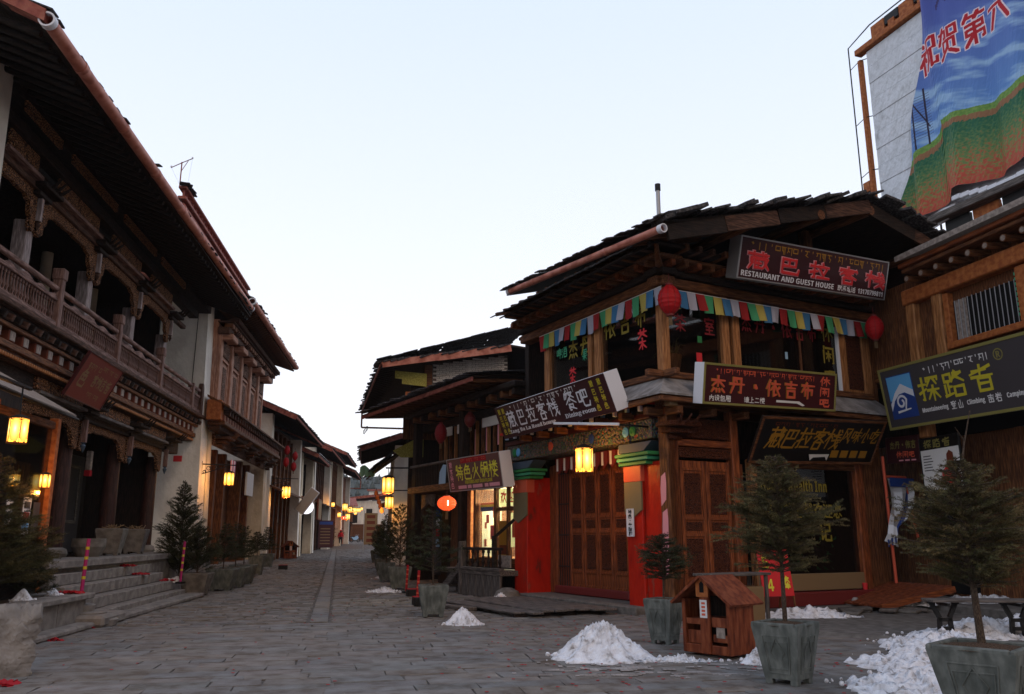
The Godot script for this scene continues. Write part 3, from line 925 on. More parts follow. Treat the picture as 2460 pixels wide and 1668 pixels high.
func gallery_house() -> void:
	var o := thing("timber_house", "dark timber house with a carved gallery and balustrade above broad stone steps", "house", T.L)
	wall_prism("end_wall", o, -5.8, -4.72, -7, 10.3, .0, .2, M.plaster)
	wall_prism("end_wall", o, 10.5, 11.4, -7, 10.2, .0, .24, M.plaster)
	var cr := Mb.new()       # hairline joint and pipe clip on the far end wall
	cr.tube([Vector3(10.48, 6.2, -.33), Vector3(10.48, 9.9, -.30)], .012, 5)
	cr.tube([Vector3(10.48, 6.2, -.33), Vector3(10.9, 6.1, .13)], .012, 5)
	put("cable", cr, M.dark_y, o)
	bx("notice", M.signred, o, 10.485, 4.02, -.72, 10.50, 4.22, -.44, .002)
	# gallery room
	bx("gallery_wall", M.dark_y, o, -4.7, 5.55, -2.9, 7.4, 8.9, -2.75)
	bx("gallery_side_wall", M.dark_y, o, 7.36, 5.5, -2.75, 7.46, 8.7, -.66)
	bx("porch_side_wall", M.dark_y, o, 8.40, .94, -2.7, 8.50, 4.7, -.95)
	bx("gallery_ceiling", M.dark_x, o, -4.7, 8.62, -2.75, 7.4, 8.72, -.35)
	for i in 15: bx("floor_board", M.dark_x, o, -4.7, 5.42, -2.74 + i * .185, 10.5, 5.50, -2.57 + i * .185, .006)
	for i in 5: bx("window", M.void, o, -3.9 + i * 2.05, 6.1, -2.745, -2.6 + i * 2.05, 8.1, -2.73)
	for x in [-2.5, .8, 4.0, 7.1]:
		bx("column", M.pale_y, o, x - .14, 5.5, -.64, x + .14, 7.62, -.36, .02)
		corbel(o, x, 7.98, -.42, M.dark_x)
		var pend := Mb.new()
		pend.cbox(x - .045, 7.62, -.30, x + .055, 8.2, -.19, .01)
		put("hanging_post", pend, M.pale_y, o)
		var kn := Mb.new()
		kn.lathe([Vector2(0, -.2), Vector2(.03, -.14), Vector2(.055, -.08), Vector2(.03, -.03), Vector2(.06, 0), Vector2(0, .01)], 8, at(x, 7.62, -.245))
		put("hanging_knob", kn, M.old_y, o)
	for x in [2.4, 5.6, 9.2]:
		var c := Mb.new()
		c.tube([Vector3(x, 7.15, -2.1), Vector3(x, 8.6, -2.1)], .14, 10)
		put("inner_column", c, M.cream, o)
		var c2 := Mb.new()
		c2.tube([Vector3(x, 6.9, -2.1), Vector3(x, 7.15, -2.1)], .145, 10)
		put("column_band", c2, M.lantern_red, o)
		var c3 := Mb.new()
		c3.tube([Vector3(x, 5.5, -2.1), Vector3(x, 6.9, -2.1)], .14, 10)
		put("inner_column", c3, M.dark_y, o)
	# carved arches, beams and friezes of the gallery
	var spans := [[-4.7, -2.5], [-2.5, .8], [.8, 4.0], [4.0, 7.1]]
	for q in spans:
		var w: float = q[1] - q[0] - .12
		var mb := Mb.new()
		mb.prism(arch_poly(w, .21, .78), -.045, .045, at(q[0] + .06, 8.2, -.32))
		put("carved_arch", mb, M.carved, o)
		var mb2 := Mb.new()
		mb2.prism(arch_poly(w * .52, .10, .16), -.03, .03, at(q[0] + .06 + w * .30, 8.76, -.06))
		bx("carved_frieze", M.carved, o, q[0] + .5, 8.42, -.20, q[1] - .5, 8.78, -.13)
		bx("beam_edge", M.mauve_x, o, q[0] + .38, 8.33, -.26, q[1] - .38, 8.41, -.06)
		bx("carved_frieze", M.carved, o, q[0] + .3, 9.05, .10, q[1] - .3, 9.25, .17)
	bx("lintel_beam", M.old_x, o, -4.7, 8.2, -.36, 8.6, 8.33, -.20, .015)
	bx("lintel_beam", M.dark_x, o, -4.7, 8.78, -.34, 9.4, 9.02, -.04, .015)
	bx("lintel_beam", M.dark_x, o, -4.7, 9.25, -.34, 10.5, 9.55, .12, .015)
	# eaves: rafters, boards and the loose shingles above
	var slope := -.38
	var raf := Mb.new()
	raf.tube([Vector3(0, 0, 1.5), Vector3(0, 2.1 * .38 + .0, -.6)], .055, 7)
	var rm := raf.mesh()
	for i in 50: inst("rafter", rm, M.dark_z, o, at(-7.1 + i * .345, 8.92, 0))
	for i in 11:
		var z0 := 1.62 - i * .21
		var y := 8.97 + (1.62 - z0) * .38
		var b := Mb.new()
		b.hexa([Vector3(-7.4, y + .005, z0), Vector3(9.75, y + .005, z0), Vector3(9.75, y + .08, z0 - .2), Vector3(-7.4, y + .08, z0 - .2), Vector3(-7.4, y + .03, z0), Vector3(9.75, y + .03, z0), Vector3(9.75, y + .105, z0 - .2), Vector3(-7.4, y + .105, z0 - .2)])
		put("eaves_board", b, M.dark_x, o)
	var roof := Mb.new()
	roof.hexa([Vector3(-7.4, 9.07, 1.64), Vector3(9.8, 9.07, 1.64), Vector3(9.8, 11.8, -5.6), Vector3(-7.4, 11.8, -5.6), Vector3(-7.4, 9.12, 1.64), Vector3(9.8, 9.12, 1.64), Vector3(9.8, 11.86, -5.6), Vector3(-7.4, 11.86, -5.6)])
	roof.hexa([Vector3(-7.4, 9.3, -12.6), Vector3(9.8, 9.3, -12.6), Vector3(9.8, 9.4, -12.6), Vector3(-7.4, 9.4, -12.6), Vector3(-7.4, 11.8, -5.6), Vector3(9.8, 11.8, -5.6), Vector3(9.8, 11.86, -5.6), Vector3(-7.4, 11.86, -5.6)])
	put("roof_slab", roof, M.dark_x, o)
	rng.seed = 31
	shingle_roof(o, Vector3(-7.45, 9.12, 1.64), Vector3.RIGHT, 17.2, Vector3(0, .356, -.934), 2.4, .38)
	for i in 5:       # slates that stick up over the edge
		var x := -5.6 + i * 3.1 + rng.randf() * .5
		inst("shingle", shingle_mesh(.2, rng.randf_range(.3, .5), .025), M.shingle, o, Transform3D(Basis.from_euler(Vector3(rng.randf_range(.0, .25), rng.randf_range(-.6, .6), rng.randf_range(-.2, .2))), Vector3(x, 9.17 + rng.randf() * .03, 1.38)))
	var rb := Mb.new()
	rb.hexa([Vector3(-7.5, 8.9, 1.7), Vector3(-7.3, 8.9, 1.7), Vector3(-7.3, 10.0, -.7), Vector3(-7.5, 10.0, -.7), Vector3(-7.5, 9.1, 1.7), Vector3(-7.3, 9.1, 1.7), Vector3(-7.3, 10.2, -.7), Vector3(-7.5, 10.2, -.7)])
	put("bargeboard", rb, M.fascia, o)
	# balustrade
	var top := Mb.new()
	top.tube([Vector3(-5.0, 6.42, .02), Vector3(10.3, 6.42, .02)], .062, 10)
	put("handrail", top, M.mauve_x, o)
	bx("rail", M.mauve_x, o, -4.7, 6.16, -.05, 10.4, 6.24, .07, .012)
	bx("rail", M.mauve_x, o, -4.7, 5.62, -.06, 10.4, 5.74, .09, .012)
	for q in [[-4.7, -1.82], [-1.82, 1.79], [1.79, 5.46], [5.46, 9.0]]:
		var w: float = q[1] - q[0]
		var p := PackedVector2Array([Vector2(.1, 0)])
		for i in 25:
			p.append(Vector2(.1 + (w - .2) * i / 24.0, .045 + .035 * cos(TAU * i / 6.0) + (.03 if absi(i - 12) < 3 else 0.0)))
		p.append(Vector2(w - .1, 0))
		var mb := Mb.new()
		mb.prism(p, -.02, .02, at(q[0], 6.24, .01))
		put("carved_rail", mb, M.mauve_x, o)
	var bm := baluster_mesh(.42, .034)
	for i in 128: inst("baluster", bm, M.mauve_y if i % 7 else M.old_y, o, at(-4.62 + i * .1172, 5.74, .01))
	for x in [-1.82, 1.79, 5.46, 9.12]:
		bx("newel_post", M.mauve_y, o, x - .085, 5.58, -.075, x + .085, 6.74 if x < 9 else 6.5, .115, .014)
		if x < 9: bx("newel_cap", M.mauve_y, o, x - .11, 6.62, -.10, x + .11, 6.86, .14, .02)
	var en := Mb.new()
	en.prism(PackedVector2Array([Vector2(-.14, 0), Vector2(.14, 0), Vector2(.14, .98), Vector2(.09, 1.1), Vector2(0, 1.15), Vector2(-.09, 1.1), Vector2(-.14, .98)]), -.06, .08, at(10.3, 5.55, .04))
	put("newel_post", en, M.old_y, o)
	# mouldings below the gallery floor
	bx("floor_edge", M.old_x, o, -4.7, 5.50, -.3, 11.0, 5.62, .17, .02)
	var cz := one(-.045, 0, -.26, .045, .13, .10, .01).mesh()
	for i in 52: inst("joist_end", cz, M.old_z if i % 2 else M.dark_z, o, Transform3D(Basis(Vector3.RIGHT, .35), Vector3(-4.55 + i * .295, 5.31, -.02)))
	bx("moulding", M.brown_x, o, -4.7, 5.20, -.42, 10.6, 5.28, .0, .015)
	var dz := one(-.13, 0, -.3, .13, .21, 0, .015).mesh()
	var face := one(-.10, .02, 0, .10, .19, .008, .003).mesh()
	for i in 27:
		var x := -4.4 + i * .555
		inst("beam_end", dz, M.umber, o, at(x, 4.985, -.06))
		inst("beam_end_paint", face, M.canvas, o, at(x, 4.985, -.058))
	bx("moulding", M.old_x, o, -4.7, 4.72, -.5, 10.5, 4.98, -.14, .02)
	bx("moulding", M.brown_x, o, -4.7, 4.86, -.2, 10.5, 4.985, -.06, .01)
	var saw := Mb.new()
	for i in 150: saw.cbox(-4.6 + i * .1, 4.72, -.15, -4.545 + i * .1, 4.79, -.09, .01)
	stuff(put("sawtooth_trim", saw, M.honey_x, o))
	bx("lintel_beam", M.dark_x, o, -4.7, 4.18, -.62, 9.6, 4.72, -.36, .02)
	var lows := [[-1.9, 1.4], [1.4, 4.75], [4.75, 8.2]]
	for q in lows:
		var w: float = q[1] - q[0] - .12
		bx("carved_frieze", M.carved, o, q[0] + .4, 4.44, -.37, q[1] - .4, 4.68, -.28)
		bx("beam_edge", M.grey_x, o, q[0] + .36, 4.33, -.37, q[1] - .36, 4.40, -.18)
		var mb := Mb.new()
		mb.prism(arch_poly(w, .19, .66), -.045, .045, at(q[0] + .06, 4.2, -.5))
		put("carved_arch", mb, M.carved, o)
	for x in [1.4, 4.75, 8.2]:
		corbel(o, x, 4.2, -.42, M.dark_x, 1.0)
		var c := Mb.new()
		c.tube([Vector3(x, 1.08, -.75), Vector3(x, 3.95, -.75)], .21, 14, .18)
		put("porch_column", c, M.oxblood_y, o)
		var bs := Mb.new()
		bs.lathe([Vector2(.30, 0), Vector2(.33, .08), Vector2(.30, .18), Vector2(.22, .22)], 14, at(x, 1.06, -.75))
		put("column_base", bs, M.step, o)
		bx("hanging_post", M.mauve_y, o, x - .05, 3.66, -.40, x + .05, 4.2, -.28, .01)
		var kn := Mb.new()
		kn.lathe([Vector2(0, -.24), Vector2(.04, -.15), Vector2(.065, -.08), Vector2(.03, -.03), Vector2(.07, 0), Vector2(0, .01)], 8, at(x, 3.66, -.34))
		put("hanging_knob", kn, M.slateblue, o)
	# porch: back wall, door, framed panel
	bx("porch_wall", M.dark_y, o, -4.7, .9, -2.9, 8.45, 4.8, -2.7)
	bx("porch_ceiling", M.dark_x, o, -4.7, 4.7, -2.7, 8.45, 4.78, -.62)
	bx("door", M.brown_y, o, 2.1, 1.08, -2.7, 4.3, 3.4, -2.64, .01)
	for i in 6: bx("door_lattice", M.honey_y, o, 2.3 + i * .3, 2.3, -2.64, 2.38 + i * .3, 3.3, -2.61, .005)
	bx("door_rail", M.brown_x, o, 2.15, 2.05, -2.64, 4.25, 2.25, -2.60, .01)
	bx("panel", M.slate, o, 5.5, 1.08, -2.7, 8.0, 3.9, -2.65, .01)
	var pf := Mb.new()
	for q in [[5.8, 1.9, 7.7, 2.0], [5.8, 3.5, 7.7, 3.6], [5.8, 2.0, 5.9, 3.5], [7.6, 2.0, 7.7, 3.5]]: pf.cbox(q[0], q[1], -2.65, q[2], q[3], -2.61, .01)
	put("panel_frame", pf, M.grey_x, o)
	var tk := Mb.new()
	tk.cbox(3.75, 3.2, -1.1, 3.89, 3.7, -.96, .02)
	put("hanging_drum", tk, M.canvas, o)
	bx("hanging_drum_band", M.scrap, o, 3.745, 3.05, -1.105, 3.895, 3.2, -.955)
	# closed front beside the porch
	bx("side_wall", M.dark_y, o, -4.7, 1.0, -.5, -1.9, 4.2, -.35)
	# gutter is a thing of its own
	gutter_pipe("eaves_gutter", "salmon eaves gutter with a white open end along the gallery house", Vector3(-7.4, 8.95, 1.72), Vector3(9.5, 9.24, 1.66), .105, T.L, true, true)
	# plinth, steps, planter wall
	var st := thing("stone_steps", "broad flight of grey stone steps leading to the porch of the gallery house", "steps", T.L)
	bx("platform", M.step, st, -3.1, 0, -2.8, 10.4, .94, .78)
	for i in 7: bx("platform_slab", M.step, st, -3.1 + i * 1.93, .94, -.3, -3.1 + (i + 1) * 1.93 - .01, 1.08, .98 - i * .035, .015)
	rng.seed = 5
	for r in 4:
		var y1 := .86 - r * .215
		var z0 := .70 + r * .26
		var xs := -3.05
		while xs < 3.3 + r * .12:
			var l := minf(rng.randf_range(1.0, 1.7), 3.6 + r * .12 - xs)
			bx("step_slab", M.step, st, xs, y1 - .215, z0 - .1, xs + l - .008, y1 - rng.randf() * .008, z0 + .30 - (xs + 3) * .028, .015)
			xs += l
	var lo := Mb.new()
	lo.cbox(-2.9, 0, 1.6, 4.2, .11, 2.05, .03); lo.cbox(-3.5, 0, 1.55, -2.3, .20, 2.12, .05)
	put("bottom_kerb", lo, M.step, st)
	for i in 3:
		var cu := Mb.new()
		cu.lathe([Vector2(0, .12 * i), Vector2(.42 - .1 * i, .12 * i), Vector2(.44 - .1 * i, .12 * i + .1), Vector2(.40 - .1 * i, .12 * i + .12), Vector2(0, .12 * i + .12)], 16, at(-3.0, 0, 1.75 - .1 * i))
		put("rounded_stone", cu, M.step, st)
	var pw := thing("stone_planter_wall", "low stone-faced planting bed with a projecting cap beside the steps", "planting bed", T.L)
	bx("bed_wall", M.step, pw, -8.2, 0, -.2, -3.1, .46, 1.66)
	bx("cap_stone", M.step, pw, -8.25, .46, 1.35, -3.02, .56, 1.78, .02)
	bx("cap_stone", M.step, pw, -3.4, .46, -.2, -3.02, .56, 1.34, .02)
	bx("kerb_stone", M.step, pw, -8.2, 0, 1.66, -3.4, .10, 1.98, .03)
	bx("soil", M.soil, pw, -8.2, .44, -.2, -3.4, .52, 1.35)
	for x in [-6.9, -5.6, -4.3]: bx("wall_joint", M.joint, pw, x - .006, .1, 1.655, x + .006, .46, 1.664, .001)
	# lean-to shop front on the near side
	var sh := thing("shopfront", "small shop front with orange posts and dark glass under a sagging canvas awning", "shop front", T.L)
	for x in [-7.2, -5.4, -3.02]: bx("post", M.orangewood, sh, x - .07, .5, .68, x + .07, 3.62, .84, .012)
	bx("transom", M.brown_x, sh, -7.2, 3.42, .70, -3.0, 3.55, .80, .01)
	bx("back_panel", M.dark_y, sh, -7.2, .5, -.3, -3.0, 4.2, -.22)
	bx("glass_pane", M.glass, sh, -7.13, .9, .74, -5.47, 3.42, .752, .001)
	bx("glass_pane", M.glass, sh, -5.33, .9, .74, -3.09, 3.42, .752, .001)
	bx("sill_panel", M.dark_x, sh, -7.2, .5, .70, -3.0, .9, .80, .01)
	for q in [[-3.9, 1.55, .3, .62, "paper"], [-3.5, 1.5, .26, .6, "slate"], [-4.5, 1.7, .22, .4, "paper"]]:
		bx("poster", M[q[4]], sh, q[0], q[1], .758, q[0] + q[2], q[1] + q[3], .764, .001)
	for i in 3: bx("poster_print", [M.skyblue, M.scrap, M.slate][i], sh, -3.87, 1.62 + i * .18, .766, -3.63, 1.74 + i * .18, .768, .0005)
	var aw := Mb.new()
	var edge := [Vector3(-8.2, 3.66, 1.35), Vector3(-5.4, 3.62, 1.30), Vector3(-2.95, 3.66, 1.1)]
	var back := [Vector3(-8.2, 4.35, .30), Vector3(-5.2, 4.28, .30), Vector3(-2.98, 3.70, 1.06)]
	for i in 2:
		aw.quad(edge[i], edge[i + 1], back[i + 1], back[i])
		aw.quad(back[i] + Vector3(0, .02, 0), back[i + 1] + Vector3(0, .02, 0), edge[i + 1] + Vector3(0, .02, 0), edge[i] + Vector3(0, .02, 0))
	put("awning_canvas", aw, M.canvas, sh)
	var ap := Mb.new()
	ap.tube([Vector3(-8.2, 3.63, 1.32), Vector3(-2.9, 3.63, 1.1)], .022, 6)
	put("awning_pole", ap, M.iron, sh)

# ---------------------------------------------------------------- the panelled house next door
func panelled_house() -> void:
	var o := thing("panelled_house", "two-storey house with rosy carved wood panels and a red railing on its roof", "house", T.L)
	wall_prism("end_wall", o, 23.2, 24.2, -7, 5.2, .2, .3, M.cream)
	wall_prism("end_wall", o, 11.45, 12.1, -3, 5.3, .12, .26, M.cream)
	bx("upper_wall", M.rose_y, o, 11.4, 6.25, -6, 21.5, 9.3, .22)
	var n := 5
	for i in n:
		var x := 11.6 + i * 1.95
		bx("pilaster", M.rose_y, o, x - .18, 6.25, .22, x + .18, 8.75, .36, .02)
		var pan := Mb.new()
		pan.cbox(x + .36, 6.3, .22, x + 1.6, 6.36, .30, .01); pan.cbox(x + .36, 7.9, .22, x + 1.6, 7.98, .30, .01)
		pan.cbox(x + .36, 6.36, .22, x + .46, 7.9, .29, .01); pan.cbox(x + 1.5, 6.36, .22, x + 1.6, 7.9, .29, .01)
		pan.cbox(x + .56, 6.45, .22, x + 1.4, 7.8, .27, .01)
		if i < n - 0: put("window_frame", pan, M.rose_y, o)
		bx("carved_panel", M.carved_rose, o, x + .70, 6.5, .27, x + 1.26, 7.7, .285)
		bx("carved_frieze", M.carved_rose, o, x + .26, 8.1, .22, x + 1.7, 8.6, .28)
	for i in 5:
		var x := 11.9 + i * 2.05
		corbel(o, x, 8.5, .3, M.old_x, .95)
		bx("beam_end", M.rose_z, o, x - .45, 8.55, .28, x + .45, 8.78, .75, .03)
	bx("lintel_beam", M.old_x, o, 11.3, 8.75, .2, 21.6, 9.0, .62, .02)
	var dz := one(-.06, 0, 0, .06, .16, .3, .01).mesh()
	for i in 46: inst("joist_end", dz, M.rose_z if i % 2 else M.brown_z, o, at(11.4 + i * .225, 9.0, .42))
	for i in 46: inst("joist_end", dz, M.old_z, o, at(11.5 + i * .225, 9.2, .62))
	bx("lintel_beam", M.old_x, o, 11.2, 9.16, .2, 21.7, 9.2, .80, .01)
	# roof with its underside
	var roof := Mb.new()
	roof.hexa([Vector3(9.9, 9.62, 1.55), Vector3(22.4, 9.62, 1.55), Vector3(22.4, 11.6, -4.6), Vector3(9.9, 11.6, -4.6), Vector3(9.9, 9.68, 1.55), Vector3(22.4, 9.68, 1.55), Vector3(22.4, 11.7, -4.6), Vector3(9.9, 11.7, -4.6)])
	roof.hexa([Vector3(9.9, 9.6, -10), Vector3(22.4, 9.6, -10), Vector3(22.4, 11.6, -4.6), Vector3(9.9, 11.6, -4.6), Vector3(9.9, 9.7, -10), Vector3(22.4, 9.7, -10), Vector3(22.4, 11.7, -4.6), Vector3(9.9, 11.7, -4.6)])
	put("roof_slab", roof, M.dark_x, o)
	var raf := Mb.new()
	raf.tube([Vector3(0, 0, 1.5), Vector3(0, .55, -.2)], .05, 6)
	var rm := raf.mesh()
	for i in 36: inst("rafter", rm, M.brown_z, o, at(10.1 + i * .345, 9.54, 0))
	rng.seed = 32
	shingle_roof(o, Vector3(9.9, 9.72, 1.62), Vector3.RIGHT, 12.5, Vector3(0, .30, -.954), 1.6, .38)
	gutter_pipe("eaves_gutter", "salmon eaves gutter on the panelled house beyond the gallery", Vector3(9.95, 9.60, 1.62), Vector3(22.3, 9.72, 1.60), .11, T.L, true, false)
	# red roof parapet
	bx("roof_room", M.fascia, o, 9.9, 10.2, -4, 21.8, 13.2, -1.0, .02)
	bx("parapet_rail", M.fascia, o, 9.6, 13.2, -1.15, 22.2, 13.32, -.86, .02)
	bx("parapet_rail", M.fascia, o, 9.6, 13.6, -1.15, 22.2, 13.70, -.86, .02)
	bx("parapet_rail", M.fascia, o, 9.7, 12.95, -1.05, 22.0, 13.07, -.92, .02)
	var rbm := one(-.03, 0, -.03, .03, .28, .03, .006).mesh()
	for i in 29: inst("parapet_baluster", rbm, M.fascia, o, at(9.75 + i * .44, 13.32, -1.0))
	for x in [10.9, 14.0, 17.4]: bx("roof_window", M.white, o, x, 11.5, -1.0, x + .5, 12.4, -.97)
	for i in 7:
		inst("shingle", shingle_mesh(.4, .35, .035), M.shingle, o, Transform3D(Basis.from_euler(Vector3(.05, rng.randf_range(-.4, .4), rng.randf_range(-.1, .1))), Vector3(9.5 + i * .16, 13.72 + .03 * (i % 3), -1.1)))
	var an := thing("roof_antenna", "thin T-shaped wire antenna mast on the red roof parapet", "antenna", T.L * at(9.9, 13.75, -1.2, 1.25))
	var mb := Mb.new()
	mb.tube([Vector3.ZERO, Vector3(0, .98, 0)], .022, 6)
	mb.tube([Vector3(-.42, 1.08, -.0), Vector3(.0, .95, 0), Vector3(.42, .80, 0)], .016, 5)
	mb.tube([Vector3(-.25, 1.0, 0), Vector3(0, .62, 0)], .012, 5)
	put("mast", mb, M.fascia, an)
	for s in [-1, 1]:
		var k := Mb.new()
		k.lathe([Vector2(0, 0), Vector2(.035, .02), Vector2(.03, .07), Vector2(0, .08)], 6, at(s * .41, 1.06 if s < 0 else .80, 0))
		put("insulator", k, M.white, an)
		var w := Mb.new()
		w.tube([Vector3(s * .41, 1.08 if s < 0 else .82, 0), Vector3(s * .12 - .15, 0, .05)], .003, 3)
		put("wire", w, M.iron, an)
	# pent roof over the shop and the dentils below it
	var pr := Mb.new()
	pr.hexa([Vector3(10.6, 5.92, .98), Vector3(24.4, 5.92, .98), Vector3(24.4, 6.3, .2), Vector3(10.6, 6.3, .2), Vector3(10.6, 5.98, .98), Vector3(24.4, 5.98, .98), Vector3(24.4, 6.38, .2), Vector3(10.6, 6.38, .2)])
	put("pent_roof", pr, M.brown_x, o)
	var jz := one(-.06, 0, 0, .06, .22, .32, .01).mesh()
	for i in 56:
		inst("joist_end", jz, M.rose_z if i % 2 else M.umber, o, at(11.0 + i * .235, 5.5, .42))
		if i % 2: inst("joist_end", jz, M.old_z, o, at(11.1 + i * .235, 5.72, .56))
	bx("moulding", M.brown_x, o, 10.9, 5.36, .2, 24.2, 5.5, .80, .02)
	bx("moulding", M.orangewood, o, 10.6, 5.5, .2, 11.0, 6.2, .7, .02)
	bx("moulding", M.old_x, o, 11.0, 5.2, .2, 24.2, 5.36, .62, .02)
	for x in [12.6, 15.4, 18.2, 21.0, 23.4]:
		corbel(o, x, 4.75, .3, M.old_x, 1.05)
	bx("carved_frieze", M.carved_rose, o, 12.2, 4.78, .1, 23.2, 5.2, .22)
	bx("lower_wall", M.brown_y, o, 12.1, .3, -1.2, 23.2, 4.8, -.6)
	for x in [12.5, 14.2, 15.9, 19.3, 21.2]: bx("shop_post", M.brown_y, o, x - .14, .3, -.6, x + .14, 4.8, -.1, .02)
	bx("shelf_back", M.void, o, 12.75, .5, -.6, 14.05, 3.3, -.56)
	for r in 8:
		for c in 5:
			if (r + c) % 4 != 3: bx("shelf_goods", [M.olive, M.mint, M.canvas, M.sulphur][(r * 3 + c) % 4], o, 12.85 + c * .24, .7 + r * .31, -.56, 13.0 + c * .24, .84 + r * .31, -.45, .01)
	bx("doorway", M.void, o, 14.35, .4, -.6, 15.75, 3.5, -.55)
	for q in [[14.5, 2.6, .35, .6, "paleblue"], [14.9, 2.3, .3, .5, "magenta"], [15.3, 2.7, .22, .7, "coral"], [14.6, 1.9, .3, .5, "white"], [15.2, 1.6, .4, .6, "canvas"], [16.2, 2.2, .35, .9, "white"], [16.7, 1.2, .3, .9, "canvas"], [17.2, 1.8, .25, .7, "brown_y"]]:
		bx("hanging_goods", M[q[4]], o, q[0], q[1], -.5, q[0] + q[2], q[1] + q[3], -.38, .03)
	bx("red_banner", M.lantern_red, o, 19.6, 1.6, -.58, 21.0, 3.7, -.5)
	bx("poster_board", M.paper, o, 18.6, 3.3, .2, 20.2, 4.3, .28, .01)
	for i in 3: bx("platform_step", M.step, o, 11.5, .0 + .16 * i, -2.0, 23.0, .16 + .16 * i, .9 - .3 * i, .015)

# ---------------------------------------------------------------- houses further up the street
func row_house(o: Node3D, s0: float, s1: float, base: float, eave: float, over: float, mid: float, plaster: String, timber: String, sd: int, depth := 7.0, rise := .42) -> void:
	# x up or down the street, z out of the front; party walls, timber upper floor, open shop below, pent roof between
	rng.seed = sd
	var W = M[plaster]
	wall_prism("end_wall", o, s0, s0 + .7, -depth, eave + .25, .12, .25, W, base - .4)
	wall_prism("end_wall", o, s1 - .7, s1, -depth, eave + .25, .12, .25, W, base - .4)
	bx("upper_wall", M[timber + "_y"], o, s0 + .7, mid, -depth + .3, s1 - .7, eave + .2, -.55)
	bx("shop_wall", M.dark_y, o, s0 + .7, base - .3, -depth + .3, s1 - .7, mid, -1.1)
	var n := maxi(3, int((s1 - s0) / 1.7))
	var d := (s1 - s0 - 1.4) / n
	for i in n + 1: bx("post", M[timber + "_y"], o, s0 + .7 + i * d - .09, base - .2, -.55, s0 + .7 + i * d + .09, eave, -.38, .015)
	for i in n:
		var x := s0 + .7 + i * d
		bx("window", M.void, o, x + .22, mid + .75, -.55, x + d - .22, eave - .6, -.535)
		var fr := Mb.new()
		for k in 4: fr.cbox(x + .2 + (d - .4) * k / 3.0 - .025, mid + .7, -.535, x + .2 + (d - .4) * k / 3.0 + .025, eave - .55, -.50, .006)
		fr.cbox(x + .2, mid + .7, -.53, x + d - .2, mid + .78, -.47, .008)
		fr.cbox(x + .2, eave - .62, -.53, x + d - .2, eave - .54, -.47, .008)
		put("window_frame", fr, M[timber + "_y"], o)
		if i % 2 == 0: bx("door", M.brown_y, o, x + .2, base - .1, -1.1, x + d - .2, base + 2.3, -1.02)
		else: bx("shop_window", M.void, o, x + .15, base + .8, -1.1, x + d - .15, base + 2.4, -1.06)
	var pr := Mb.new()
	pr.hexa([Vector3(s0 + .1, mid - .45, .75), Vector3(s1 - .1, mid - .45, .75), Vector3(s1 - .1, mid + .05, -.5), Vector3(s0 + .1, mid + .05, -.5), Vector3(s0 + .1, mid - .37, .75), Vector3(s1 - .1, mid - .37, .75), Vector3(s1 - .1, mid + .15, -.5), Vector3(s0 + .1, mid + .15, -.5)])
	put("pent_roof", pr, M.brown_x, o)
	var e0 := s0 - .5
	var e1 := s1 + .5
	var rid := eave + (over + depth / 2) * rise
	var roof := Mb.new()
	roof.hexa([Vector3(e0, eave, over), Vector3(e1, eave, over), Vector3(e1, rid, -depth / 2), Vector3(e0, rid, -depth / 2), Vector3(e0, eave + .07, over), Vector3(e1, eave + .07, over), Vector3(e1, rid + .08, -depth / 2), Vector3(e0, rid + .08, -depth / 2)])
	roof.hexa([Vector3(e0, eave, -depth - over), Vector3(e1, eave, -depth - over), Vector3(e1, rid, -depth / 2), Vector3(e0, rid, -depth / 2), Vector3(e0, eave + .07, -depth - over), Vector3(e1, eave + .07, -depth - over), Vector3(e1, rid + .08, -depth / 2), Vector3(e0, rid + .08, -depth / 2)])
	put("roof_slab", roof, M.dark_x, o)
	for x in [e0, e1]:
		for sgn in [1.0, -1.0]:
			var b := Mb.new()
			b.beam(Vector3(x, eave - .02, -depth / 2 + sgn * (depth / 2 + over + .02)), Vector3(x, rid - .02, -depth / 2), .07, .24)
			put("bargeboard", b, M.fascia, o)
	var gb := Mb.new()
	for x in [s0 + .1, s1 - .1]:
		gb.tri(Vector3(x, eave + .2, -.5), Vector3(x, eave + .2, -depth + .5), Vector3(x, rid - .1, -depth / 2))
		gb.tri(Vector3(x + .03, eave + .2, -.5), Vector3(x + .03, rid - .1, -depth / 2), Vector3(x + .03, eave + .2, -depth + .5))
	put("gable", gb, M.dark_y, o)
	bx("eaves_fascia", M.fascia, o, e0, eave - .06, over, e1, eave + .08, over + .05)
	var raf := Mb.new()
	raf.beam(Vector3(0, -.06, over - .05), Vector3(0, -.06 + (over + .5) * rise, -.55), .08, .08)
	var rm := raf.mesh()
	for i in int((s1 - s0) / .5): inst("rafter", rm, M.dark_z, o, at(e0 + .3 + i * .5, eave, 0))
	shingle_roof(o, Vector3(e0, eave + .09, over + .08), Vector3.RIGHT, e1 - e0, Vector3(0, rise, -1).normalized(), (over + depth / 2) / cos(atan(rise)) - .5, .6)

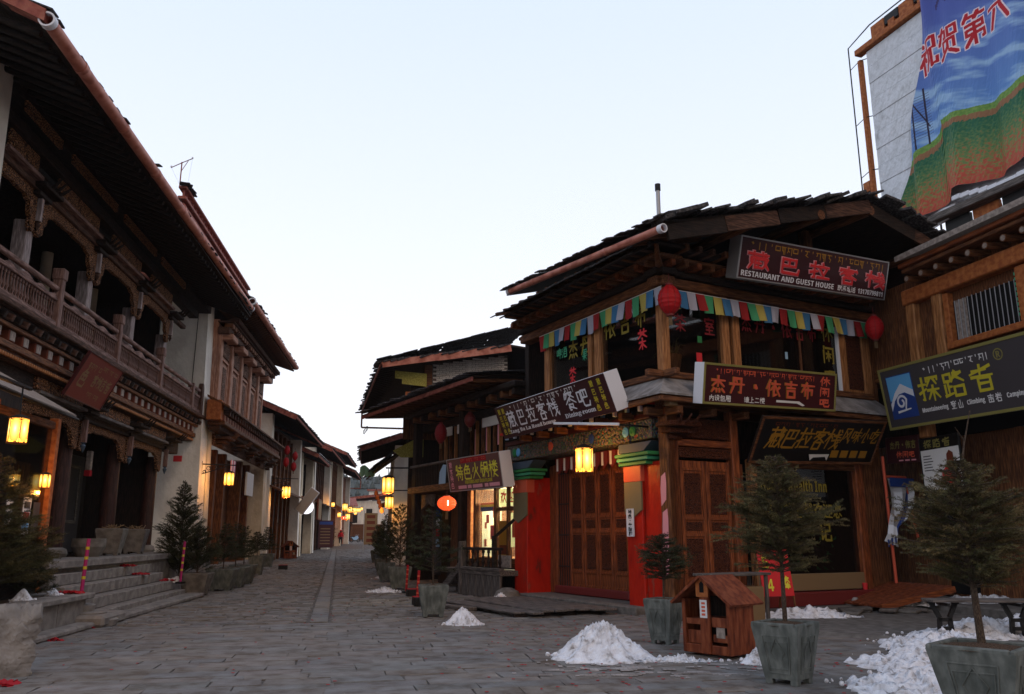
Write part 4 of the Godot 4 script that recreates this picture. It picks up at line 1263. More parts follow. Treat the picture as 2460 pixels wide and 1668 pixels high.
func left_row() -> void:
	var spec := [
		[25.3, 38.3, .15, 7.6, 1.4, 4.3, "plaster", "brown", "white-walled house with red lanterns between the panelled house and the round white lamp"],
		[38.9, 46.3, .30, 6.9, 1.2, 4.4, "cream", "dark", "low cream house with snow on its roof edge beyond the round white lamp"],
		[46.9, 60.6, .42, 8.1, 1.4, 4.5, "plaster", "old", "white-walled house with a red-edged roof two doors past the round lamp"],
		[61.2, 75.2, .56, 9.2, 1.5, 4.9, "cream", "brown", "tall cream house with the longest red roof edge near the street bend"],
		[75.8, 89.0, .70, 8.7, 1.4, 5.2, "plaster", "rose", "house with a row of reddish windows at the far left bend of the street"]]
	var i := 0
	for q in spec:
		var o := thing("street_house", q[8], "house", T.L)
		row_house(o, q[0], q[1], q[2], q[3], q[4], q[5], q[6], q[7], 60 + i)
		i += 1
		if i == 2:
			var sn := Mb.new()
			for k in 14: sn.cbox(38.6 + k * .55, 6.98 + .02 * (k % 3), .9 - .1 * (k % 2), 39.2 + k * .55, 7.10, 1.33, .05)
			put("roof_snow", sn, M.snow, o)
		if i == 5:
			var fr := Mb.new()
			fr.beam(Vector3(89.3, 8.6, 1.4), Vector3(89.3, 7.6, 1.4), .12, .12); fr.beam(Vector3(89.3, 7.6, 1.4), Vector3(89.3, 7.6, -.5), .12, .12)
			put("gutter_bracket", fr, M.fascia, o)
	# round lamp, hanging signs, red lanterns on the white house
	var p: Vector3 = T.L * Vector3(39.0, 3.52, .55)
	var g := thing("globe_lamp", "round white glowing lamp on the left side of the street", "lamp", at(p.x, p.y, p.z))
	var mb := Mb.new()
	var pr := []
	for k in 13: pr.append(Vector2(.48 * sin(PI * k / 12), -.48 * cos(PI * k / 12)))
	mb.lathe(pr, 16)
	put("globe", mb, M.lamp_white, g)
	var am := Mb.new()
	am.beam(Vector3(0, 0, -.4), Vector3(-.12, .1, -1.4), .05, .05)
	put("lamp_arm", am, M.iron, g)
	var l := OmniLight3D.new()
	l.name = "globe_light"; l.light_energy = .8; l.light_size = .3; l.omni_range = 30; l.omni_attenuation = 2; l.shadow_enabled = true
	l.position = Vector3(-.7, 0, .2)
	g.add_child(l)
	var sg := thing("hanging_sign", "pale grey slanting sign board hung by the second lantern on the left", "sign", T.L * Transform3D(Basis(Vector3.UP, -PI / 2) * Basis(Vector3.BACK, .95), Vector3(35.2, 3.75, 1.0)))
	bx("sign_case", M.white, sg, -.85, -.32, -.12, .85, .32, .12, .02)
	bx("sign_face", M.steel, sg, -.80, -.28, .12, .80, .28, .13, .002)
	var rd := thing("hanging_sign", "small tan board hanging past the round white lamp", "sign", T.L * at(44.0, 3.5, .9))
	bx("sign_case", M.umber, rd, -1.2, -.75, -.06, 1.2, .75, .06, .02)
	bx("sign_face", M.fawn, rd, -1.1, -.65, .06, 1.1, .65, .07, .002)
	var bd := thing("menu_board", "dark upright menu board with a blue heading standing before a white house", "sign", T.L * at(56, .45, .35, -1.1))
	bx("board", M.maroon2, bd, -.7, .2, -.05, .7, 2.5, .05, .02)
	bx("board_heading", M.blue, bd, -.6, 2.15, .05, .6, 2.4, .06, .002)
	for k in 6: bx("board_line", M.fawn, bd, -.5, .5 + k * .25, .05, .4, .58 + k * .25, .056, .002)

# ---------------------------------------------------------------- the corner inn (x along its front, z towards the square; its street side is x = 0)
func carved_door(o: Node3D, x0: float, x1: float, y0: float, y1: float, t: Transform3D, leaves: int, z: float, wood := "red") -> void:
	var w := (x1 - x0) / leaves
	for i in leaves:
		var a := x0 + i * w
		var d := Mb.new()
		d.cbox(a + .01, y0, z - .06, a + w - .01, y1, z, .008, t)
		var leaf := put("door_leaf", d, M[wood + "_y"], o)
		var st := Mb.new()
		st.cbox(a + .015, y0, z - .001, a + .09, y1, z + .028, .008, t)
		st.cbox(a + w - .09, y0, z - .001, a + w - .015, y1, z + .028, .008, t)
		var hh := y1 - y0
		for q in [0.0, .115, .44, .56, .925]:
			st.cbox(a + .09, y0 + hh * q, z - .001, a + w - .09, y0 + hh * q + .06, z + .026, .008, t)
		put("door_frame", st, M[wood + "_y"], leaf)
		for q in [[.135, .43], [.465, .55], [.585, .91]]:
			var pn := Mb.new()
			pn.cbox(a + .13, y0 + hh * q[0] + .05, z - .002, a + w - .13, y0 + hh * q[1] - .01, z + .016, .006, t)
			put("carved_panel", pn, M.carved_red, leaf)

func corner_inn() -> void:
	var o := thing("corner_inn", "two-storey timber corner inn with a red gate, prayer flags and big lit-up signboards", "inn", T.RF)
	var side := Transform3D(Basis(Vector3.UP, -PI / 2), Vector3.ZERO)     # its x runs towards the camera, z out to the street
	# main masses
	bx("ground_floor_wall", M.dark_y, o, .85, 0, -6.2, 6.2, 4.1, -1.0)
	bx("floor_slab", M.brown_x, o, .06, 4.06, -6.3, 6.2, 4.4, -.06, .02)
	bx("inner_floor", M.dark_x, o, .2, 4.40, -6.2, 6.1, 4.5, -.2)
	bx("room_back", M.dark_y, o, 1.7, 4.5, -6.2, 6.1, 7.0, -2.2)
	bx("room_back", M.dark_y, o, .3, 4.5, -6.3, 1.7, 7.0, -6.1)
	bx("room_back", M.dark_y, o, 6.1, 4.5, -6.2, 6.2, 7.0, -.3)
	bx("room_ceiling", M.dark_x, o, .1, 6.72, -6.3, 6.2, 6.8, -.1)
	# front, left to right: carved door, narrow leaf, shop window
	bx("front_post", M.red_y, o, .04, .1, -.28, .30, 4.06, -.02, .02)
	carved_door(o, .32, 1.64, .35, 3.0, Transform3D(), 2, -.08)
	bx("door_header", M.carved_red, o, .32, 3.06, -.14, 1.7, 3.26, -.04)
	bx("door_header", M.red_x, o, .28, 3.28, -.16, 1.75, 3.42, .0, .015)
	bx("door_header", M.carved_red, o, .30, 3.46, -.2, 1.9, 3.86, -.06)
	corbel(o, .2, 3.4, -.05, M.carved_red, .95)
	bx("front_post", M.red_y, o, 1.66, .1, -.2, 1.86, 4.06, .02, .02)
	carved_door(o, 1.87, 2.16, .35, 3.0, Transform3D(), 1, -.25)
	bx("front_post", M.honey_y, o, 2.18, .35, -.2, 2.36, 3.1, -.02, .02)
	bx("shop_interior", M.void, o, 2.3, .5, -.98, 5.3, 3.2, -.9)
	bx("shop_window", M.glass, o, 2.36, .75, -.10, 5.28, 2.96, -.09, .001)
	bx("window_sill", M.fawn, o, 2.2, .42, -.12, 5.3, .76, -.0, .01)
	bx("window_head", M.brown_x, o, 2.2, 2.96, -.16, 5.4, 3.12, .0, .015)
	bx("front_post", M.red_y, o, 5.28, .3, -.2, 5.52, 4.06, .02, .02)
	bx("side_panel", M.brown_y, o, 5.52, .3, -.3, 6.3, 4.06, -.1)
	bx("plinth", M.maroon3, o, .3, .12, -.3, 5.7, .40, .14, .02)
	bx("plinth_stone", M.stone, o, -.1, 0, -.4, 6.0, .12, .4, .03)
	# plants and stools seen in the shop window
	rng.seed = 77
	for i in 9:
		var lf := Mb.new()
		var px := 2.9 + rng.randf() * 2.2
		for k in 9:
			var a := rng.randf() * TAU
			var b := Vector3(px, .8 + k * .16, -.5)
			lf.tri(b, b + Vector3(cos(a) * .14, .10, sin(a) * .14), b + Vector3(cos(a + .5) * .10, .02, sin(a + .5) * .10))
		put("vine", lf, M.green, o)
	# window lettering of the inn
	var ws := Node3D.new()
	ws.name = "window_lettering"; ws.position = Vector3(2.36, .75, -.086)
	o.add_child(ws, true)
	latin(ws, "God of wealth Inn", .12, 1.72, 1.95, .25, M.dimgold)
	write(ws, "藏巴拉客栈欢迎您", .18, 1.18, .25, .29, .29, .035, M.dimgold)
	write(ws, "·记", 1.36, .68, .34, .38, .40, .05, M.dimgold)
	# gate on the street side: recessed door between two deep red pillars
	for q in [[-6.35, -5.68], [-1.42, -.88]]:
		var pl := Mb.new()
		pl.cbox(q[0], -.02, -.72, q[1], 3.0, 0, .015, side)
		put("gate_pillar", pl, M.redpaint, o)
		var cap := Mb.new()
		cap.cbox(q[0] - .03, 2.62, -.2, q[1] + .03, 2.98, .035, .01, side)
		put("pillar_band", cap, M.coral, o)
		var sh := Mb.new()
		sh.prism(PackedVector2Array([Vector2(q[0] - .02, 2.62), Vector2(q[1] + .02, 2.62), Vector2(q[1] + .02, 2.05), Vector2(lerpf(q[0], q[1], .35), 1.86), Vector2(q[0] - .02, 1.98)]), -.01, .03, side)
		put("painted_shield", sh, M.tan, o)
		for k in 3:
			var br := Mb.new()
			br.cbox(q[0] - .10, 2.95 + k * .085, -.3, q[1] + .32 + k * .10, 3.02 + k * .085, .10 + .05 * k, .01, side)
			put("pillar_bracket", br, [M.green, M.mint, M.green][k], o)
		var sk := Mb.new()
		sk.prism(PackedVector2Array([Vector2(q[0] - .10, 3.22), Vector2(q[1] + .22, 3.22), Vector2(q[1] + .5, 3.40), Vector2(q[0] - .10, 3.40)]), -.3, .09, side)
		put("bracket_panel", sk, M.slateblue, o)
	var wl := Mb.new()
	wl.cbox(-.86, 0, -.5, -.30, 3.0, -.06, .01, side)
	put("red_wall", wl, M.redpaint, o)
	var cp := Mb.new()
	cp.cbox(-.30, 0, -.3, -.02, 3.9, -.02, .015, side)
	put("corner_panel", cp, M.brown_y, o)
	for q in [[-.26, 1.15, -.10, 2.05], [-.27, 2.1, -.12, 2.75], [-.2, .75, -.12, 1.15]]:
		var pp := Mb.new()
		pp.prism(PackedVector2Array([Vector2(q[0], q[1]), Vector2(q[2], q[1] + .12), Vector2(q[2] + .02, q[3] - .2), Vector2(q[2], q[3]), Vector2(q[0] + .02, q[3] - .07), Vector2(q[0] - .01, (q[1] + q[3]) / 2)]), -.02, -.014, side)
		put("torn_paper", pp, M.pink, o)
	var y := 3.46
	for b in [[.40, .04, "gate_paint"], [.12, .10, "maroon2"], [.16, .14, "void"], [.07, .26, "redpaint"]]:
		var lt := Mb.new()
		lt.cbox(-6.7, y, -.7, -.42, y + b[0] - .004, b[1], .012, side)
		put("gate_lintel", lt, M[b[2]], o)
		y += b[0]
	var dm := one(-.045, 0, 0, .045, .11, .07, .008).mesh()
	for i in 14: inst("painted_dentil", dm, M.white if i % 2 else M.paleblue, o, side * at(-6.45 + i * .45, 4.01, .14))
	for q in [[-6.25, "green"], [-6.05, "skyblue"], [-1.3, "skyblue"], [-1.05, "green"], [-4.4, "coral"], [-2.6, "blue"]]:
		var md := Mb.new()
		md.lathe([Vector2(0, 0), Vector2(.10, .0), Vector2(.11, .02), Vector2(.05, .04), Vector2(0, .03)], 12, side * Transform3D(Basis(Vector3.RIGHT, PI / 2), Vector3(q[0], 3.66, .04)))
		put("painted_medallion", md, M[q[1]], o)
	var jb := Mb.new()
	jb.cbox(-5.68, .15, -.8, -5.32, 3.3, -.66, .02, side); jb.cbox(-5.45, .2, -.78, -5.25, 3.3, -.62, .02, side)
	put("door_jamb", jb, M.red_y, o)
	carved_door(o, -4.75, -2.3, .35, 3.2, side, 4, -.70)
	var gd := Mb.new()
	gd.cbox(-5.24, .35, -.72, -4.76, 3.2, -.68, .01, side)
	put("folded_gate", gd, M.umber, o)
	var gr := Mb.new()
	for i in 5: gr.cbox(-5.22 + i * .11, .35, -.68, -5.205 + i * .11, 3.2, -.66, .004, side)
	for i in 4: gr.cbox(-5.24, .8 + i * .75, -.68, -4.76, .83 + i * .75, -.655, .004, side)
	put("gate_bars", gr, M.iron, o)
	var th := Mb.new()
	th.cbox(-5.3, .18, -.75, -2.2, .36, -.55, .02, side)
	put("threshold", th, M.maroon3, o)
	var fr := Mb.new()
	for i in 9:
		var x := -4.9 + i * .33
		fr.prism(PackedVector2Array([Vector2(x, 3.42), Vector2(x + .30, 3.42), Vector2(x + .29, 3.14), Vector2(x + .15, 3.02), Vector2(x + .01, 3.14)]), -.40, -.38, side)
	put("door_valance", fr, M.maroon3, o)
	for i in 9:
		var vs := Mb.new()
		vs.cbox(-4.84 + i * .33, 3.1, -.378, -4.76 + i * .33, 3.4, -.372, .002, side)
		put("valance_stripe", vs, M.paper, o)
	for i in 5:
		var sp := Mb.new()
		sp.cbox(-5.68 + i * .98, -.02, -.75, -4.72 + i * .98, .17, .30, .02, side)
		put("step_stone", sp, M.stone, o)
	var ftg := Mb.new()
	ftg.cbox(-1.6, -.05, -.3, -.6, .03, .25, .02, side)
	put("pillar_base", ftg, M.stone, o)
	# canopy of sheet metal between the floors
	for q in [[Transform3D(), -.55, 6.2, .55], [side, -5.9, .55, .55]]:
		var c := Mb.new()
		var t: Transform3D = q[0]
		c.hexa([t * Vector3(q[1], 4.18, q[3]), t * Vector3(q[2], 4.18, q[3]), t * Vector3(q[2] - (.55 if q[2] < 1 else .0), 4.60, .0), t * Vector3(q[1] + (.55 if q[1] > -1 else 0.0), 4.60, .0), t * Vector3(q[1], 4.22, q[3]), t * Vector3(q[2], 4.22, q[3]), t * Vector3(q[2] - (.55 if q[2] < 1 else .0), 4.64, .0), t * Vector3(q[1] + (.55 if q[1] > -1 else 0.0), 4.64, .0)])
		put("canopy", c, M.metal_sheet, o)
		var r := Mb.new()
		r.cbox(q[1] + .02, 4.06, .44, q[2] - .02, 4.16, .52, .015, t); r.cbox(q[1] + .1, 4.62, -.05, q[2] - .1, 4.76, .08, .02, t)
		put("canopy_rail", r, M.brown_x if t == Transform3D() else M.brown_z, o)
		var je := Mb.new()
		je.cbox(-.07, 3.86, .0, .07, 4.02, .40, .015)
		var jm := je.mesh()
		for i in 7: inst("joist", jm, M.brown_z, o, t * at(q[1] + .6 + i * .86, .0, 0))
	var cb := Mb.new()
	cb.cbox(-.20, 4.0, .20, .0, 4.20, .40, .02)
	put("painted_beam_end", cb, M.fawn, o)
	# upper floor: posts, glass, carved shutter
	for q in [[.0, .2], [1.62, 1.82], [1.92, 2.12]]: bx("upper_post", M.honey_y, o, q[0] + .02, 4.64, -.24, q[1] + .02, 6.55, -.03, .02)
	for q in [[-2.55, -2.30], [-4.82, -4.58], [-2.82, -2.68]]:
		var p := Mb.new()
		p.cbox(q[0], 4.64, -.26, q[1], 6.55, -.03, .02, side)
		put("upper_post", p, M.honey_y, o)
	bx("upper_window", M.glass, o, .22, 4.76, -.12, 1.62, 6.5, -.11, .001)
	bx("upper_window", M.glass, o, 2.14, 4.76, -.12, 5.14, 6.5, -.11, .001)
	bx("mullion", M.brown_y, o, 3.95, 4.76, -.13, 3.99, 6.5, -.08, .004)
	for q in [[-4.56, -2.84], [-2.28, -.26]]:
		var gl := Mb.new()
		gl.cbox(q[0], 4.76, -.12, q[1], 6.5, -.11, .001, side)
		put("upper_window", gl, M.glass, o)
	bx("side_trim", M.white, o, 5.12, 4.7, -.10, 5.17, 6.3, -.02, .004)
	bx("shutter", M.honey_y, o, 5.18, 4.5, -.14, 6.2, 6.5, -.06, .01)
	bx("shutter_panel", M.carved_red, o, 5.42, 4.85, -.062, 5.92, 6.15, -.045)
	for q in [[5.18, 4.5, 5.40, 6.5], [5.94, 4.5, 6.2, 6.5]]: bx("shutter_frame", M.honey_y, o, q[0], q[1], -.065, q[2], q[3], -.02, .012)
	bx("shutter_frame", M.honey_x, o, 5.4, 6.17, -.065, 5.94, 6.36, -.03, .012)
	bx("upper_post", M.brown_y, o, 6.2, 4.3, -.3, 6.4, 7.2, -.05, .02)
	var uw := Node3D.new()
	uw.name = "window_lettering"; uw.position = Vector3(0, 4.76, -.106)
	o.add_child(uw, true)
	write(uw, "茶室", .42, .92, .28, .36, .78, .04, M.dimred)
	write(uw, "杰丹·依吉布", 2.25, 1.12, .30, .36, .40, .04, M.dimred)
	write(uw, "休闲吧", 4.72, 1.18, .34, .38, 0, .05, M.dimgold, .004, 0.0, null, 0.0, .52)
	bx("sticker", M.green, uw, 1.0, .72, .002, 1.12, .86, .004, .001)
	bx("sticker", M.signred, uw, .95, .3, .002, 1.1, .5, .004, .001)
	bx("sticker", M.paleblue, uw, 3.5, .62, .002, 3.58, .78, .004, .001)
	var us := Node3D.new()
	us.name = "window_lettering"; us.transform = side * at(0, 4.76, -.106)
	o.add_child(us, true)
	write(us, "杰丹", -3.75, .95, .42, .42, .55, .055, M.dimgold)
	write(us, "依吉布", -2.2, 1.12, .42, .42, .58, .055, M.dimgold)
	write(us, "茶", -.95, .62, .30, .44, .4, .045, M.signred)
	write(us, "茶", -3.72, .35, .28, .38, .4, .045, M.signred)
	write(us, "啤酒", -4.30, 1.05, .22, .26, .25, .03, M.mint)
	write(us, "果汁", -3.15, .8, .22, .28, .25, .03, M.mint)
	# basket with dry grass at the corner window
	var bk := Mb.new()
	bk.lathe([Vector2(.14, 0), Vector2(.22, .2), Vector2(.26, .45), Vector2(.24, .45), Vector2(.13, .02)], 12, at(.52, 4.76, -.45))
	put("wicker_basket", bk, M.honey_y, o)
	var gs := Mb.new()
	for i in 70:
		var a := rng.randf() * TAU
		var rr := rng.randf_range(.1, .38)
		var b := Vector3(.52 + cos(a) * .1, 5.16, -.45 + sin(a) * .1)
		var e := b + Vector3(cos(a) * rr, rng.randf_range(-.15, .5), sin(a) * rr * .7)
		gs.tube([b, b.lerp(e, .5) + Vector3(0, .16, 0), e], .007, 3, .002, false)
	stuff(put("dry_grass", gs, M.olive, o))
	# stepped beams under the eaves
	var k := 0
	for b in [[6.55, 6.76, .02, "brown"], [6.78, 6.90, .10, "dark"], [7.04, 7.12, .30, "brown"], [7.20, 7.27, .50, "dark"]]:
		for q in [[Transform3D(), -.1, 6.4, "_x"], [side, -6.0, .1, "_z"]]:
			var t: Transform3D = q[0]
			var mb := Mb.new()
			var ext: float = b[2]
			mb.cbox(q[1] - (ext if t == Transform3D() else 0.0), b[0], -.3, q[2] + (ext if t != Transform3D() else 0.0), b[1], b[2] + (0.003 if t == Transform3D() else 0.0), .02, t)
			put("eaves_beam", mb, M[b[3] + q[3]], o)
		k += 1
	var bk1 := one(-.06, 0, -.1, .06, .14, .34, .015).mesh()
	var bk2 := one(-.05, 0, -.1, .05, .14, .62, .015).mesh()
	for q in [[Transform3D(), .0, 18], [side, -6.0, 18]]:
		for i in q[2]:
			inst("bracket_block", bk1, M.brown_z if i % 2 else M.red_x, o, q[0] * at(q[1] + .1 + i * .345, 6.92, .0))
			inst("bracket_block", bk2, M.old_z if i % 3 else M.brown_z, o, q[0] * at(q[1] + .25 + i * .345, 7.17, .0))
	var dg := Mb.new()
	dg.tube([Vector3(0, 6.95, 0), Vector3(-.35, 6.98, .38), Vector3(-.5, 7.2, .55)], .09, 7, .04)
	put("corner_corbel", dg, M.brown_z, o)
	# roof: ridge runs back from the square; ridge at x = 5.2
	var zf := 1.4
	var zb := -5.0
	var el := Vector2(-.95, 7.24)
	var rg := Vector2(4.8, 8.80)
	var er := Vector2(9.0, 7.66)
	var rs := Mb.new()
	rs.hexa([Vector3(el.x, el.y, zf), Vector3(rg.x, rg.y, zf), Vector3(rg.x, rg.y + .25, zb), Vector3(el.x, el.y + .26, zb), Vector3(el.x, el.y + .06, zf), Vector3(rg.x, rg.y + .06, zf), Vector3(rg.x, rg.y + .31, zb), Vector3(el.x, el.y + .32, zb)])
	rs.hexa([Vector3(rg.x, rg.y, zf), Vector3(er.x, er.y, zf), Vector3(er.x, er.y, zb), Vector3(rg.x, rg.y + .25, zb), Vector3(rg.x, rg.y + .06, zf), Vector3(er.x, er.y + .06, zf), Vector3(er.x, er.y + .06, zb), Vector3(rg.x, rg.y + .31, zb)])
	put("roof_slab", rs, M.dark_z, o)
	var gw := Mb.new()
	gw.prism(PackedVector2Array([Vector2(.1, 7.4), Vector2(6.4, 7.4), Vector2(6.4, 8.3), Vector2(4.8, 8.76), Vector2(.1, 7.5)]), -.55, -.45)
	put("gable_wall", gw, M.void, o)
	bx("king_post", M.brown_y, o, 4.55, 7.4, -.42, 4.8, 8.66, -.2, .02)
	for q in [[1.3, 7.80], [3.2, 8.30], [4.8, 8.71], [7.0, 8.18]]:
		var pu := Mb.new()
		pu.tube([Vector3(q[0], q[1] - .12, zf + .08), Vector3(q[0], q[1] - .12, zb)], .11, 10)
		put("purlin", pu, M.brown_z, o)
	for q in [[el, rg], [rg, er]]:
		var n: int = 4 if q[0] == el else 3
		for i in n:
			var a: Vector2 = q[0].lerp(q[1], float(i) / n)
			var b: Vector2 = q[0].lerp(q[1], float(i + 1) / n)
			var bb := Mb.new()
			var dy := rng.randf_range(-.05, .03)
			bb.beam(Vector3(a.x + .01, a.y - .14 + dy, zf + .03 + rng.randf() * .05), Vector3(b.x - .01, b.y - .14 + dy, zf + .03 + rng.randf() * .05), .06, .30)
			put("bargeboard", bb, M.old_x if i % 2 else M.dark_x, o)
	var rf := Mb.new()
	rf.beam(Vector3(el.x + .05, el.y - .06, 0), Vector3(1.2, 7.79, 0), .09, .09)
	var rfm := rf.mesh()
	for i in 17: inst("rafter", rfm, M.brown_x, o, at(0, 0, zf - .2 - i * .43))
	rng.seed = 41
	shingle_roof(o, Vector3(el.x - .12, el.y + .09, zf + .1), Vector3(0, .26 / 6.4, -1), 6.5, Vector3(.965, .262, 0), 6.1, .42)
	shingle_roof(o, Vector3(er.x + .1, er.y + .09, zb), Vector3.BACK, 6.5, Vector3(-.965, .262, 0), 4.2, .42)
	for i in 44:       # ragged shingle ends above the front rake
		var f := i / 44.0
		var x := lerpf(el.x, er.x, f)
		var yy := lerpf(el.y, rg.y, (x - el.x) / (rg.x - el.x)) if x < rg.x else lerpf(rg.y, er.y, (x - rg.x) / (er.x - rg.x))
		var up := .31 if x < rg.x else -.30
		inst("shingle", shingle_mesh(rng.randf_range(.28, .55), rng.randf_range(.5, .8), rng.randf_range(.04, .085)), M.shingle, o, Transform3D(Basis(Vector3.BACK, up + rng.randf_range(-.02, .17)) * Basis(Vector3.UP, rng.randf_range(-.3, .3)), Vector3(x, yy + .08 + rng.randf() * .05 + (.05 if i % 3 == 0 else 0.0), zf - .45 + rng.randf() * .12)))
	# lower fringe of shingles over the street side
	var fl := Mb.new()
	fl.hexa([Vector3(-.95, 6.98, .35), Vector3(-.3, 7.30, .35), Vector3(-.3, 7.34, -5.4), Vector3(-.95, 6.98, -5.4), Vector3(-.95, 7.02, .35), Vector3(-.3, 7.38, .35), Vector3(-.3, 7.38, -5.4), Vector3(-.95, 7.02, -5.4)])
	put("lower_eave", fl, M.dark_z, o)
	shingle_roof(o, Vector3(-1.05, 7.04, .45), Vector3.FORWARD, 5.9, Vector3(.87, .48, 0).normalized(), .8, .34)
	var p0 := Mb.new()
	p0.tube([Vector3(2.44, 8.4, -3), Vector3(2.44, 10.35, -3)], .055, 10)
	var flue := put("flue_pipe", p0, M.steel, o)
	var p1 := Mb.new()
	p1.tube([Vector3(2.44, 10.3, -3), Vector3(2.44, 10.48, -3)], .075, 10)
	put("flue_cap", p1, M.iron, flue)
	gutter_pipe("eaves_gutter", "salmon eaves gutter with white ends on the street side of the corner inn", Vector3(-1.06, 7.11, 1.42), Vector3(-1.06, 7.50, -4.6), .075, T.RF, true, true)
	# prayer flags
	flags("string of prayer flags along the street side of the corner inn", T.RF * side, -4.9, .1, 6.50, .06, 20, 3)
	flags("string of prayer flags across the front of the corner inn", T.RF, .12, 6.3, 6.47, .10, 26, 0)

func flags(label: String, t: Transform3D, x0: float, x1: float, y: float, z: float, n: int, off: int) -> void:
	var o := thing("prayer_flags", label, "prayer flags", t)
	var cols := [flat("flag_yellow", lin(.44, .36, .09), .9), flat("flag_blue", lin(.05, .17, .34), .9), flat("flag_white", lin(.40, .40, .48), .9), flat("flag_red", lin(.30, .018, .02), .9), flat("flag_green", lin(.06, .30, .14), .9)]
	for c in cols:
		c.backlight_enabled = true; c.backlight = c.albedo_color * .25
	var w := (x1 - x0) / n
	rng.seed = 90 + n
	for i in n:
		var mb := Mb.new()
		var sw := rng.randf_range(-.05, .08)
		var h := rng.randf_range(.36, .42)
		for a in 4:
			for b in 4:
				var q := []
				for k in [[0, 0], [1, 0], [1, 1], [0, 1]]:
					var u: float = (a + k[0]) / 4.0
					var v: float = (b + k[1]) / 4.0
					q.append(Vector3(x0 + (i + u * .96) * w + sw * v * .3, y - h * v + .012 * sin(i * .7), z + sw * v + .025 * sin(u * 5 + i) * v))
				mb.quad(q[3], q[2], q[1], q[0])
		put("flag", mb, cols[(i + off) % 5], o)
	var pm := Mb.new()
	pm.tube([Vector3(x0, y + .003, z), Vector3((x0 + x1) / 2, y - .01, z), Vector3(x1, y + .003, z)], .008, 5)
	put("cord", pm, M.paper, o)

